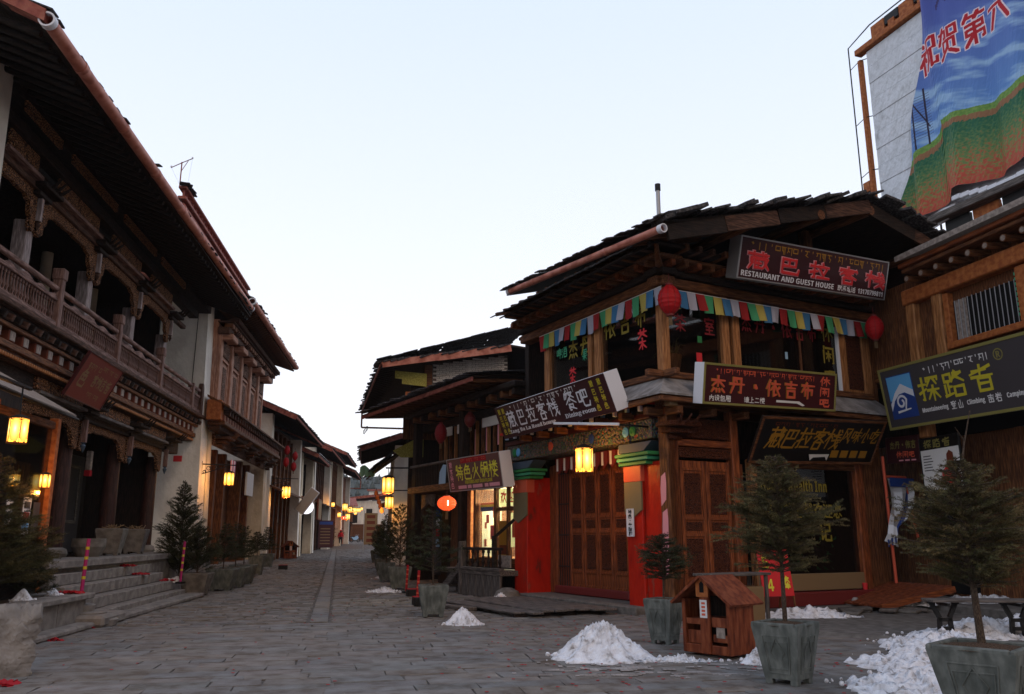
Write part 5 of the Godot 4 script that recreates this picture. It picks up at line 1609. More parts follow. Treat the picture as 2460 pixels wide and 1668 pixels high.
# ---------------------------------------------------------------- outdoor shop on the right
func outdoor_shop() -> void:
	var o := thing("timber_shop", "orange timber shop with barred upper window at the right edge of the square", "shop", T.R2)
	bx("upper_wall", M.brown_y, o, -4.5, 5.2, -5, 10, 7.2, -.1)
	bx("ground_wall", M.dark_y, o, -4.5, 0, -5, 10, 5.2, -1.1)
	bx("floor_beam", M.brown_x, o, -.6, 5.05, -.4, 10, 5.3, .02, .02)
	for x in [-.5, 1.15, 1.95]: bx("upper_post", M.honey_y, o, x - .13, 3.6 if x > .5 and x < 1.5 else 5.1, -.15, x + .13, 6.6, .10, .02)
	for i in 5: bx("wall_plank", M.brown_y, o, 1.28 + i * .11, 5.3, -.1, 1.385 + i * .11, 6.6, -.06 + .004 * (i % 2), .006)
	for i in 14: bx("wall_plank", M.brown_y, o, -.36 + i * .11, 5.3, -.1, -.255 + i * .11, 6.6, -.06 + .004 * (i % 3), .006)
	bx("window", M.void, o, 2.25, 5.5, -.1, 3.95, 6.35, -.07)
	for i in 14: bx("window_bar", M.steel, o, 2.32 + i * .118, 5.5, -.05, 2.335 + i * .118, 6.35, -.03, .003)
	bx("curtain", M.canvas, o, 2.3, 5.5, -.068, 2.62, 6.35, -.056, .002)
	bx("window_sill", M.orangewood, o, 2.1, 5.34, -.1, 4.2, 5.48, .08, .015)
	bx("window_post", M.orangewood, o, 2.1, 5.48, -.1, 2.25, 6.55, .06, .015)
	bx("window_post", M.orangewood, o, 3.98, 5.48, -.1, 4.3, 6.55, .06, .015)
	for i in 9: bx("scalloped_edge", M.mint, o, 3.93, 5.6 + i * .1, .0, 3.98, 5.66 + i * .1, .03, .005)
	bx("plate_beam", M.orangewood, o, 1.0, 6.58, -.2, 10, 6.92, .16, .025)
	var jm := Mb.new()
	jm.tube([Vector3(0, 7.08, -.4), Vector3(0, 7.04, .42)], .075, 10)
	var je := Mb.new()
	je.tube([Vector3(0, 7.04, .42), Vector3(0, 7.04, .425)], .055, 10)
	var jms := jm.mesh()
	var jes := je.mesh()
	for i in 20:
		inst("joist", jms, M.brown_z, o, at(1.55 + i * .44, 0, 0))
		inst("joist_end", jes, M.canvas, o, at(1.55 + i * .44, 0, 0))
	bx("eaves_board", M.brown_x, o, 1.5, 7.16, -.3, 10, 7.24, .5, .015)
	bx("eaves_board", M.red_x, o, 1.5, 7.26, .40, 10, 7.36, .58, .015)
	var rf := Mb.new()
	rf.hexa([Vector3(1.6, 7.38, .72), Vector3(10, 7.38, .72), Vector3(10, 8.5, -2.6), Vector3(1.6, 8.5, -2.6), Vector3(1.6, 7.50, .72), Vector3(10, 7.50, .72), Vector3(10, 8.65, -2.6), Vector3(1.6, 8.65, -2.6)])
	put("roof_slab", rf, M.canvas, o)
	for q in [[1.6, 2.25, -.1]]:
		var sn := Mb.new()
		var t := Transform3D(Basis(Vector3.RIGHT, .33), Vector3(0, 7.66 - (q[2] + .1) * .34, q[2] + .3))
		sn.cbox(q[0], 0, -.2, q[1], .06, .2, .03, t)
		put("roof_snow", sn, M.snow, o)
	# ground floor front
	for i in 26: bx("wall_plank", M.brown_y, o, -3.5 + i * .3, .25, -1.1, -3.21 + i * .3, 3.7, -1.05 + .006 * (i % 2), .008)
	bx("doorway", M.void, o, .2, .3, -1.05, 1.0, 3.2, -1.02)
	bx("window", M.void, o, 2.6, .9, -1.05, 6, 3.2, -1.02)
	bx("window_post", M.brown_y, o, 2.45, .3, -1.1, 2.62, 3.7, -.98, .015)
	bx("inner_wall", M.void, o, -.5, 3.7, -1.1, 10, 5.05, -1.0)
	bx("floor_slab", M.stone, o, -.6, 0, -1.2, 10, .22, .5, .03)
	# ramp of red planks at its door
	var ra := thing("plank_ramp", "reddish plank ramp sloping down from the doorway by the orange pole", "ramp", T.R2 * at(.55, .10, .1))
	for i in 6:
		var mb := Mb.new()
		mb.cbox(-.95 + i * .32, 0, 0, -.64 + i * .32, .05, 1.75, .01, Transform3D(Basis(Vector3.RIGHT, .21), Vector3(0, .40, .0)))
		put("plank", mb, M.bin_wood, ra)
	var eb := Mb.new()
	eb.beam(Vector3(-1.0, .38, 0), Vector3(-1.0, .05, 1.75), .06, .12)
	put("ramp_edge", eb, M.red_z, ra)
	var eb2 := Mb.new()
	eb2.beam(Vector3(1.0, .38, 0), Vector3(1.0, .05, 1.75), .06, .12)
	put("ramp_edge", eb2, M.red_z, ra)
	# orange pole with a twisted white cloth
	var fp := thing("flag_pole", "thin orange pole with a second leaning pole beside the shop doorway", "pole", T.RF * at(6.05, 0, .2))
	var p := Mb.new()
	p.tube([Vector3(0, .15, 0), Vector3(-.06, 3.3, 0)], .035, 8)
	put("pole", p, M.coral, fp)
	var p2 := Mb.new()
	p2.tube([Vector3(.62, 2.75, 0), Vector3(.95, 1.5, -.05)], .03, 8)
	p2.tube([Vector3(-.05, 2.85, 0), Vector3(.66, 2.85, 0)], .03, 8)
	put("crossbar", p2, M.coral, fp)
	var cl := thing("door_curtain", "white cloth with blue bands twisted round the orange pole", "curtain", T.RF * at(6.05, 0, .25))
	var path := [Vector3(.38, 2.80, 0), Vector3(.40, 2.5, .0), Vector3(.33, 2.2, .02), Vector3(.16, 1.95, .04), Vector3(-.02, 1.75, .05), Vector3(-.06, 1.55, .05), Vector3(-.16, 1.36, .06)]
	var wid := [.42, .41, .36, .24, .12, .14, .24]
	for band in [[-1.0, .45, "white"], [.45, .68, "blue"], [.68, 1.0, "white"]]:
		var mb := Mb.new()
		for i in path.size() - 1:
			for j in 3:
				var q := []
				for k in [[0, 0], [0, 1], [1, 1], [1, 0]]:
					var u: float = lerpf(band[0], band[1], (j + k[1]) / 3.0)
					var a: Vector3 = path[i + k[0]]
					var slant: float = .35 * u * wid[i + k[0]]
					q.append(a + Vector3(u * wid[i + k[0]], slant * (-.8 if i + k[0] > 2 else 0.0), .05 * sin(u * 6 + i + k[0])))
				mb.quad(q[0], q[1], q[2], q[3])
				mb.quad(q[3] - Vector3(0, 0, .004), q[2] - Vector3(0, 0, .004), q[1] - Vector3(0, 0, .004), q[0] - Vector3(0, 0, .004))
		put("cloth_band", mb, M[band[2]], cl)
	bx("cloth_heading", M.blue, cl, -.02, 2.62, .05, .80, 2.82, .06, .003)
	for i in 3: bx("cloth_stripe", M.blue, cl, -.36 + i * .12, 1.30 + i * .03, .11, -.31 + i * .12, 1.46 + i * .03, .12, .003)

# ---------------------------------------------------------------- hotpot house
func hotpot_house() -> void:
	var o := thing("hotpot_house", "dark timber restaurant with an upper gallery and a lit window beside the red gate", "restaurant", T.R0)
	bx("wall_core", M.dark_y, o, -7.3, 0, -6, -3.4, 5.9, -1.1)
	bx("upper_wall", M.dark_y, o, -3.5, 3.0, -6, .0, 5.9, -.7)
	# upper windows with slender posts and a pale valance
	bx("window", M.void, o, -6.2, 3.5, -1.1, -3.4, 5.0, -1.06)
	bx("window", M.void, o, -3.4, 3.5, -.72, -.1, 5.0, -.66)
	for i in 17:
		var x := -6.1 + i * .37
		bx("window_post", M.honey_y if i % 2 else M.brown_y, o, x - .035, 3.4, -.62, x + .035, 5.0, -.52, .008)
	for i in 8:
		var x := -5.8 + i * .72
		bx("paper_strip", M.pink, o, x, 3.9 + .12 * (i % 3), -.56, x + .07, 4.75, -.55, .002)
	for q in [[-5.75, -5.1], [-4.7, -3.75], [-3.0, -1.2]]: bx("valance", M.paper, o, q[0], 4.72, -.50, q[1], 5.02, -.46, .005)
	bx("lintel_beam", M.dark_x, o, -7.3, 5.0, -.7, .1, 5.25, -.40, .02)
	for i in 22: bx("bracket_block", M.brown_z if i % 3 else M.dark_z, o, -7.2 + i * .335, 5.27, -.6, -7.06 + i * .335, 5.45, .05 + .1 * (i % 2), .012)
	bx("lintel_beam", M.dark_x, o, -7.5, 5.47, -.7, .1, 5.62, .22, .02)
	for x in [-7.1, -3.6]: bx("gallery_post", M.dark_y, o, x - .13, .2, -.30, x + .13, 5.3, -.04, .02)
	# gallery floor, rail and balusters
	bx("gallery_floor", M.brown_x, o, -7.4, 2.92, -1.1, -2.9, 3.14, .04, .02)
	bx("gallery_rail", M.grey_x, o, -7.35, 3.78, -.12, -2.9, 3.86, .0, .015)
	for i in 34: bx("baluster", M.dark_y, o, -7.25 + i * .13, 3.14, -.08, -7.20 + i * .13, 3.78, -.04, .006)
	var cl := Mb.new()
	cl.prism(PackedVector2Array([Vector2(-4.9, 3.5), Vector2(-4.65, 3.72), Vector2(-4.45, 3.7), Vector2(-4.5, 3.1), Vector2(-4.95, 3.08)]), .01, .03)
	put("hung_towel", cl, M.paleblue, o)
	# roof
	var rs := Mb.new()
	rs.hexa([Vector3(-9.6, 5.78, .95), Vector3(-.9, 5.78, .95), Vector3(-.9, 6.3, -3.4), Vector3(-9.6, 6.3, -3.4), Vector3(-9.6, 5.84, .95), Vector3(-.9, 5.84, .95), Vector3(-.9, 6.4, -3.4), Vector3(-9.6, 6.4, -3.4)])
	put("roof_slab", rs, M.dark_x, o)
	bx("eaves_fascia", M.fascia, o, -9.65, 5.68, .93, -.9, 5.80, .99, .01)
	var rm := Mb.new()
	rm.beam(Vector3(0, 5.72, .9), Vector3(0, 5.86, -.7), .09, .09)
	var rmm := rm.mesh()
	for i in 20: inst("rafter", rmm, M.brown_z, o, at(-9.4 + i * .44, 0, 0))
	rng.seed = 51
	shingle_roof(o, Vector3(-9.65, 5.87, 1.05), Vector3.RIGHT, 8.8, Vector3(0, .12, -.993), 3.6, .40)
	var sp := Mb.new()
	for k in 3:
		var pts := []
		for i in 12:
			var a := TAU * 1.1 * i / 11
			pts.append(Vector3(-9.5 - k * .14 + cos(a) * .08, 5.35 - k * .05 + sin(a) * .08, .8))
		sp.tube(pts, .012, 4)
	put("scrollwork", sp, M.iron, o)
	# ground floor: lit shop on a wooden deck, dark porch beside it
	bx("shop_floor", M.brown_x, o, -3.4, .7, -3, .2, .95, -.3)
	bx("shop_back", M.cream, o, -3.4, .95, -3.1, .2, 3.0, -3.0)
	bx("shop_side", M.brown_y, o, -3.48, .95, -3, -3.36, 3.0, -.32)
	bx("shop_side", M.cream, o, .10, .95, -3, .2, 3.0, -.32)
	bx("shop_ceiling", M.cream, o, -3.4, 2.9, -3, .2, 2.99, -.3)
	bx("shop_window", M.clear_glass, o, -3.0, 1.0, -.31, .1, 2.8, -.30, .001)
	for q in [[-3.42, -3.2, "orangewood"], [-3.02, -2.9, "brown_y"], [-1.78, -1.66, "brown_y"], [-1.06, -.98, "brown_y"], [-.42, -.34, "brown_y"]]:
		bx("shop_post", M[q[2]], o, q[0], .9, -.36, q[1], 2.92, -.2, .012)
	bx("shop_transom", M.brown_x, o, -1.66, 2.22, -.34, .1, 2.32, -.24, .01)
	bx("shop_header", M.dark_x, o, -3.5, 2.86, -.4, .2, 2.99, -.1, .01)
	bx("ceiling_tube", M.tube_light, o, -2.3, 2.78, -1.6, -1.1, 2.83, -1.54, .01)
	var l := OmniLight3D.new()
	l.name = "shop_light"; l.position = Vector3(-1.7, 2.66, -1.5); l.light_energy = 14.0; l.light_color = Color(.95, .95, .80); l.omni_range = 30; l.omni_attenuation = 2; l.light_size = .15; l.shadow_enabled = true
	o.add_child(l)
	# curtains, posters and lettering in the window
	var cur := Mb.new()
	for i in 12:
		var x := -2.86 + i * .095
		cur.quad(Vector3(x, .98, -.42 + .03 * (i % 2)), Vector3(x + .095, .98, -.39 - .03 * (i % 2)), Vector3(x + .095, 2.45, -.39 - .03 * (i % 2)), Vector3(x, 2.45, -.42 + .03 * (i % 2)))
	put("curtain", cur, M.lit_paper, o)
	for q in [[2.42, .06, "coral"], [2.36, .06, "sulphur"], [2.24, .12, "blue"]]:
		bx("curtain_band", M[q[2]], o, -2.87, q[0], -.37, -1.7, q[0] + q[1], -.36, .002)
	for q in [[-2.5, 1.9, .16], [-2.1, 2.05, .2], [-2.25, 1.45, .26], [-2.62, 1.25, .14], [-2.6, 1.75, .12]]:
		bx("curtain_motif", M.signred if q[2] > .15 else M.coral, o, q[0], q[1], -.365, q[0] + q[2], q[1] + q[2] * 1.5, -.355, .03)
	bx("poster", M.gold, o, -1.62, 1.0, -.29, -1.08, 1.95, -.285, .001)
	bx("poster_print", M.umber, o, -1.58, 1.05, -.284, -1.12, 1.3, -.282, .001)
	for q in [[-.96, 1.25, .5, .9], [-.32, 1.2, .38, .95]]:
		bx("poster", M.lit_paper, o, q[0], q[1], -.29, q[0] + q[2], q[1] + q[3], -.285, .001)
		bx("poster_print", M.coral, o, q[0] + .08, q[1] + .25, -.284, q[0] + q[2] - .12, q[1] + q[3] - .2, -.282, .001)
	var wl := Node3D.new()
	wl.name = "window_lettering"; wl.position = Vector3(-1.6, 2.40, -.28)
	o.add_child(wl)
	bx("paper_band", M.lit_paper, wl, -.02, -.06, -.006, 1.68, .42, -.002, .001)
	write(wl, "欢迎光临", .10, .05, .30, .28, .42, .045, M.signred, .002)
	# deck with board fence and steps
	bx("deck", M.grey_x, o, -3.3, .55, -.3, .2, .68, .7, .01)
	for i in 15: bx("fence_board", M.grey_y, o, -1.98 + i * .145, .0, .62, -1.845 + i * .145, .68 + .01 * (i % 2), .68 + .006 * (i % 3), .008)
	bx("fence_rail", M.dark_x, o, -1.95, 1.18, .6, .22, 1.25, .68, .01)
	bx("fence_rail", M.grey_x, o, -2.0, .66, .58, .22, .74, .72, .01)
	var ba := baluster_mesh(.44, .05)
	for i in 7: inst("baluster", ba, M.dark_y, o, at(-1.7 + i * .3, .74, .64))
	bx("fence_post", M.grey_y, o, -2.12, .0, .54, -1.96, 1.4, .72, .02)
	bx("newel_post", M.dark_y, o, -.95, .7, .2, -.83, 1.55, .32, .02)
	var hr := Mb.new()
	hr.beam(Vector3(-.9, 1.5, .26), Vector3(.0, 2.0, .1), .06, .06)
	put("stair_rail", hr, M.dark_x, o)
	bx("cardboard", M.canvas, o, -.55, .74, .3, .1, 1.05, .34, .01)
	for s in [.1, .62]:
		var sb := Mb.new()
		sb.prism(PackedVector2Array([Vector2(-3.35, .0), Vector2(-3.1, .0), Vector2(-2.12, .62), Vector2(-2.12, .86), Vector2(-3.35, .12)]), s, s + .07)
		put("stair_string", sb, M.grey_x, o)
	for i in 3: bx("stair_tread", M.grey_x, o, -3.15 + i * .33, .15 + i * .18, .17, -2.85 + i * .33, .19 + i * .18, .62, .008)
	# porch
	bx("porch_door", M.brown_y, o, -6.2, .5, -1.1, -4.4, 2.6, -1.02)
	bx("blue_pillar", M.slate, o, -6.9, .3, -.9, -6.6, 2.6, -.7, .03)
	for i in 4: bx("goods", [M.paleblue, M.scrap, M.white, M.blue][i], o, -6.62, 1.2 + i * .33, -.8, -6.56, 1.45 + i * .33, -.68, .01)
	var ar := Mb.new()
	ar.prism(PackedVector2Array([Vector2(-7.5, 2.9), Vector2(-7.5, 1.9), Vector2(-7.2, 2.4), Vector2(-6.7, 2.65), Vector2(-6.4, 2.5), Vector2(-6.3, 2.9)]), -.5, -.4)
	put("porch_arch", ar, M.canvas, o)

# ---------------------------------------------------------------- houses on the right, further up
func right_row() -> void:
	var fa := front(-3.95, -29.8, 270 + 13.3)         # x towards the camera
	T.HA = fa
	var o := thing("street_house", "house with whitewashed brick gable and orange bargeboards behind the hotpot restaurant", "house", fa)
	bx("side_wall", M.dark_y, o, -10.5, 0, -6, -.6, 7.4, -2.0)
	bx("gable_wall", M.dark_y, o, -.6, 0, -6, -.5, 7.3, -.3)
	# brickwork of the gable, painted white: one brick after the other
	rng.seed = 71
	var bm := []
	for i in 4:
		var v := one(-.118, 0, 0, .118, .066, .05 + .01 * i, .01)
		bm.append(v.mesh())
	var mort := Mb.new()
	mort.prism(PackedVector2Array([Vector2(-4.0, 6.8), Vector2(-1.08, 6.8), Vector2(-1.08, 7.86), Vector2(-4.0, 8.36)]), -.02, .0, Transform3D(Basis(Vector3.UP, PI / 2), Vector3(-.50, 0, 0)) * Transform3D(Basis.from_scale(Vector3(-1, 1, 1)), Vector3.ZERO) if false else Transform3D(Basis(Vector3.UP, -PI / 2), Vector3(-.5, 0, 0)))
	put("mortar", mort, M.stone, o)
	var count := 0
	for r in 26:
		var y := 6.84 + r * .078
		for c in 16:
			var z := -1.24 - c * .25 - (.125 if r % 2 else 0.0)
			var top := 7.62 + (.85 - z) * .179 - .10
			if y + .07 > top or z < -3.9: continue
			if count >= 290: continue
			count += 1
			inst("brick", bm[rng.randi() % 4], M.brick, o, Transform3D(Basis(Vector3.UP, PI / 2) * Basis(Vector3.BACK, rng.randf_range(-.03, .03)), Vector3(-.5 + rng.randf() * .012, y, z)))
	bx("brick_pier", M.brick, o, -.52, 6.9, -2.55, -.42, 8.08, -2.43, .01)
	# roof: eave over the street, rake towards the square
	var ez := .85
	var ey := 7.62
	var rz := -3.9
	var ry := 8.47
	var rs := Mb.new()
	rs.hexa([Vector3(-12, ey, ez), Vector3(.5, ey, ez), Vector3(.5, ry, rz), Vector3(-12, ry, rz), Vector3(-12, ey + .07, ez), Vector3(.5, ey + .07, ez), Vector3(.5, ry + .08, rz), Vector3(-12, ry + .08, rz)])
	rs.hexa([Vector3(-12, ey, -11), Vector3(.5, ey, -11), Vector3(.5, ry, rz), Vector3(-12, ry, rz), Vector3(-12, ey + .07, -11), Vector3(.5, ey + .07, -11), Vector3(.5, ry + .08, rz), Vector3(-12, ry + .08, rz)])
	put("roof_slab", rs, M.dark_x, o)
	for q in [[0.0, .42], [.42, 1.0]]:
		var b := Mb.new()
		b.beam(Vector3(.53, lerpf(ey, ry, q[0]) - .06, lerpf(ez, rz, q[0])), Vector3(.53, lerpf(ey, ry, q[1]) - .06, lerpf(ez, rz, q[1])), .06, .24 + .08 * q[0])
		put("bargeboard", b, M.gutter, o)
	bx("eaves_fascia", M.fascia, o, -12, ey - .05, ez, .5, ey + .07, ez + .05)
	var raf := Mb.new()
	raf.beam(Vector3(0, ey - .06, ez), Vector3(0, ey + .36, -.5), .09, .09)
	var rm := raf.mesh()
	for i in 26: inst("rafter", rm, M.dark_z, o, at(-11.8 + i * .47, 0, 0))
	shingle_roof(o, Vector3(-12, ey + .09, ez + .08), Vector3.RIGHT, 12.55, Vector3(0, .29, -.957), 6.0, .5)
	for i in 18:
		var f := i / 18.0
		inst("shingle", shingle_mesh(.45, .5, .05), M.shingle, o, Transform3D(Basis(Vector3.RIGHT, .29 + rng.randf() * .1) * Basis(Vector3.UP, rng.randf_range(-.2, .2)), Vector3(.34, lerpf(ey, ry, f) + .1, lerpf(ez, rz, f) - .2)))
	var gb := Mb.new()
	gb.beam(Vector3(-12, ey, ez), Vector3(-12, ey - .75, ez), .08, .08); gb.beam(Vector3(-12, ey - .75, ez), Vector3(-12, ey - .75, -1.3), .08, .08)
	put("gutter_bracket", gb, M.fascia, o)
	var ys := Mb.new()
	ys.prism(PackedVector2Array([Vector2(-.86, 6.95), Vector2(.05, 7.02), Vector2(.05, 7.2), Vector2(.31, 7.22), Vector2(.31, 7.50), Vector2(-.86, 7.44)]), 0, .05, Transform3D(Basis(Vector3.UP, -PI / 2), Vector3(-.24, 0, 0)))
	put("plywood_sheet", ys, M.ply, o)
	bx("gable_board", M.orangewood, o, -.5, 6.4, -1.2, -.32, 6.75, -.1, .01)
	bx("gable_board", M.brown_z, o, -.5, 6.75, -1.08, -.36, 7.8, -.80, .01)
	for i in 6: bx("wall_plank", M.brown_y, o, -.5, 5.0, -1.6 + i * .26, -.46, 6.4, -1.36 + i * .26, .006)
	# lower roof with the yellow sheet
	var lr := Mb.new()
	lr.hexa([Vector3(-7.5, 3.95, .8), Vector3(-.45, 3.95, .8), Vector3(-.45, 4.85, -.4), Vector3(-7.5, 4.85, -.4), Vector3(-7.5, 4.02, .8), Vector3(-.45, 4.02, .8), Vector3(-.45, 4.95, -.4), Vector3(-7.5, 4.95, -.4)])
	put("lower_roof", lr, M.dark_x, o)
	shingle_roof(o, Vector3(-7.5, 4.04, .86), Vector3.RIGHT, 7.1, Vector3(0, .6, -.8), 1.2, .45)
	var y2 := Mb.new()
	y2.prism(PackedVector2Array([Vector2(-.8, 4.35), Vector2(0, 4.32), Vector2(.3, 4.56), Vector2(-.54, 5.02), Vector2(-.8, 5.0)]), 0, .04, Transform3D(Basis(Vector3.UP, -PI / 2), Vector3(-.26, 0, 0)))
	put("plywood_sheet", y2, M.ply, o)
	for i in 4: bx("shop_post", M.brown_y, o, -10.2 + i * 2.6, 0, -2.0, -10.0 + i * 2.6, 4.2, -1.8, .02)
	for i in 3: bx("shop_window", M.void, o, -9.7 + i * 2.6, .6, -2.0, -7.9 + i * 2.6, 2.6, -1.96)
	# next ones
	var fb := front(-6.0, -43.6, 270 + 10)
	var h2 := thing("street_house", "low dark house with a red roof edge past the brick gable", "house", fb)
	row_house(h2, -7.5, -.2, .22, 6.0, 1.9, 3.6, "plaster", "dark", 72, 6.0, .34)
	# things hung at the shop fronts of this row
	var pl: Vector3 = fa * Vector3(-3.2, 0, 1.0)
	var gp := thing("awning_cloth", "greenish tarpaulin scrap hanging over the first right-hand lantern", "tarpaulin", at(pl.x, 4.05, pl.z, .4))
	var mb := Mb.new()
	for i in 6: mb.quad(Vector3(-.3 + i * .1, -.18 - .08 * (i % 2), .02 * (i % 2)), Vector3(-.2 + i * .1, -.18 - .08 * ((i + 1) % 2), .02 * ((i + 1) % 2)), Vector3(-.2 + i * .1, .12 + .1 * sin(i + 1.0), 0), Vector3(-.3 + i * .1, .12 + .1 * sin(i * 1.0), 0))
	put("tarpaulin", mb, M.palegreen, gp)
	var os := thing("shop_banner", "orange upright banner with dark printing before the far right shops", "banner", at(-11.0, gy(-66), -66, .2))
	bx("banner_cloth", M.fawn, os, -.5, .6, -.03, .5, 3.0, .03, .01)
	for i in 5: bx("banner_print", M.umber, os, -.32, .8 + i * .45, .031, .32, 1.05 + i * .45, .036, .002)
	bx("banner_pole", M.steel, os, -.56, 0, -.03, -.51, 3.2, .03)
	# strings of small lights and goods near the lanterns
	var st := thing("light_string", "string of small warm lamps beside the first right-hand lantern", "lights", fa * at(-1.6, 0, .75))
	for i in 5:
		var b := Mb.new()
		b.lathe([Vector2(0, -.11), Vector2(.07, -.06), Vector2(.08, .02), Vector2(.04, .1), Vector2(0, .12)], 8, at(.1 * i, 3.1 - i * .16, -.05 * i))
		put("small_bulb", b, M.lamp_skin if i == 4 else M.orangewood, st)
	var ac := Mb.new()
	ac.tube([Vector3(-.1, 3.3, 0), Vector3(.6, 2.3, -.3)], .012, 4)
	put("cord", ac, M.iron, st)

# ---------------------------------------------------------------- the bend at the end of the street and the hill behind
func street_end() -> void:
	var o := thing("end_house", "white plastered house with a red roof edge closing the view up the street", "house", at(-25.0, gy(-140), -140, .12))
	bx("wall", M.plaster, o, -2.5, 0, -8, 9, 6.4, 0)
	bx("side_wall", M.cream, o, 9, 0, -8, 14, 5.6, -.6)
	var rf := Mb.new()
	rf.hexa([Vector3(-4, 6.3, 1.2), Vector3(14, 8.4, 1.2), Vector3(14, 8.4, -9), Vector3(-4, 6.3, -9), Vector3(-4, 6.7, 1.2), Vector3(14, 8.8, 1.2), Vector3(14, 8.8, -9), Vector3(-4, 6.7, -9)])
	put("roof_slab", rf, M.fascia, o)
	for q in [[-1.6, 2.8, 1.0, 1.5], [.8, 3.9, 1.0, 1.2], [4.6, 3.6, 1.3, 1.4], [-1.8, .4, 1.6, 2.0]]: bx("window", M.black, o, q[0], q[1], 0, q[0] + q[2], q[1] + q[3], .06)
	bx("corner_post", M.orangewood, o, -2.6, 0, -.2, -2.0, 6.2, .15)
	bx("shop_front", M.brown_y, o, -2.0, .1, 0, 3.4, 2.6, .3, .02)
	bx("snowy_ledge", M.snow, o, -5.5, 5.1, -.5, -2.7, 5.5, 1.0, .1)
	var w2 := thing("end_house", "narrow pale house behind the lanterns at the end of the street", "house", at(-31.2, gy(-150), -150, .1))
	bx("wall", M.cream, w2, -2.5, 0, -6, 3, 6.8, 0)
	bx("roof_slab", M.snow, w2, -3.2, 6.8, -6.5, 3.6, 7.2, 1.0, .1)
	for q in [[-1.8, 3.6], [.4, 3.6], [-1.8, 1.2], [.4, 1.2]]: bx("window", M.black, w2, q[0], q[1], 0, q[0] + 1.2, q[1] + 1.5, .06)
	bx("shop_front", M.orangewood, w2, -1.2, .2, .06, 1.0, 2.6, .4)
	var kk := 0
	for q in [[-30.5, -128.0, .55, 5.6, "cream", "narrow cream shop house left of the end of the street"], [-26.5, -131.0, .30, 5.2, "brown_y", "narrow timber shop house in the middle of the street end"]]:
		var s := thing("end_house", q[5], "house", at(q[0], gy(q[1]), q[1], q[2]))
		bx("wall", M[q[4]], s, -1.8, 0, -5, 1.8, q[3], 0)
		var rr := Mb.new()
		rr.hexa([Vector3(-2.4, q[3], 1.2), Vector3(2.4, q[3], 1.2), Vector3(2.4, q[3] + 1.3, -2.5), Vector3(-2.4, q[3] + 1.3, -2.5), Vector3(-2.4, q[3] + .15, 1.2), Vector3(2.4, q[3] + .15, 1.2), Vector3(2.4, q[3] + 1.5, -2.5), Vector3(-2.4, q[3] + 1.5, -2.5)])
		put("roof_slab", rr, M.fascia if kk else M.snow, s)
		for x in [-1.3, .2]: bx("window", M.black, s, x, q[3] - 2.0, .0, x + 1.1, q[3] - .7, .06)
		bx("pent_roof", M.dark_x, s, -2.1, 2.7, 0, 2.1, 2.9, 1.0)
		bx("shop_front", M.void, s, -1.5, .1, .0, 1.5, 2.5, .06)
		bx("sign_strip", M.orangewood, s, -1.4, 2.95, .0, 1.4, 3.3, .1)
		kk += 1
	# hill
	var h := Mb.new()
	var f := FastNoiseLite.new()
	f.seed = 4; f.frequency = .012; f.fractal_octaves = 4
	var rows := []
	for j in 9:
		var row := []
		for i in 81:
			var x := -260.0 + i * 6.5
			var z := -250.0 - j * 18
			var hgt := (2.0 + j * 3.0) * (1.0 + .25 * f.get_noise_2d(x, z)) + 1.2 * f.get_noise_2d(x * 4, z * 4)
			hgt *= clampf((x + 210) / 120.0, .35, 1.1)
			row.append(Vector3(x, 1.0 + hgt, z))
		rows.append(row)
	for j in 8:
		for i in 80: h.quad(rows[j][i], rows[j][i + 1], rows[j + 1][i + 1], rows[j + 1][i])
	struct(put("hill", h, M.hill))
	rng.seed = 3
	var tr := Mb.new()
	for i in 900:
		var j := rng.randi_range(3, 8)
		var k := rng.randi_range(4, 60)
		var p: Vector3 = rows[j][k] + Vector3(rng.randf() * 6, -.3, 0)
		var s := rng.randf_range(.8, 2.2)
		tr.lathe([Vector2(s * .55, 0), Vector2(s * .75, s * .4), Vector2(s * .3, s * 1.3), Vector2(0, s * 1.9)], 5, at(p.x, p.y, p.z, rng.randf() * 3))
	var wd := stuff(put("wooded_slope", tr, M.hill))
	tag(wd, "hazy dark trees covering the distant hill", "trees")
	var hb := thing("hill_building", "pale block standing on the slope of the distant hill", "building", at(-37.0, 9.5, -226))
	bx("wall", M.plaster, hb, -1.5, -8, -8, 12, 4.2, 0)
	bx("roof_slab", M.fascia, hb, -2.0, 4.2, -8.5, 12.5, 4.7, .5)
	for i in 5: bx("window", M.slate, hb, -.6 + i * 2.4, .8, 0, .8 + i * 2.4, 2.6, .05)

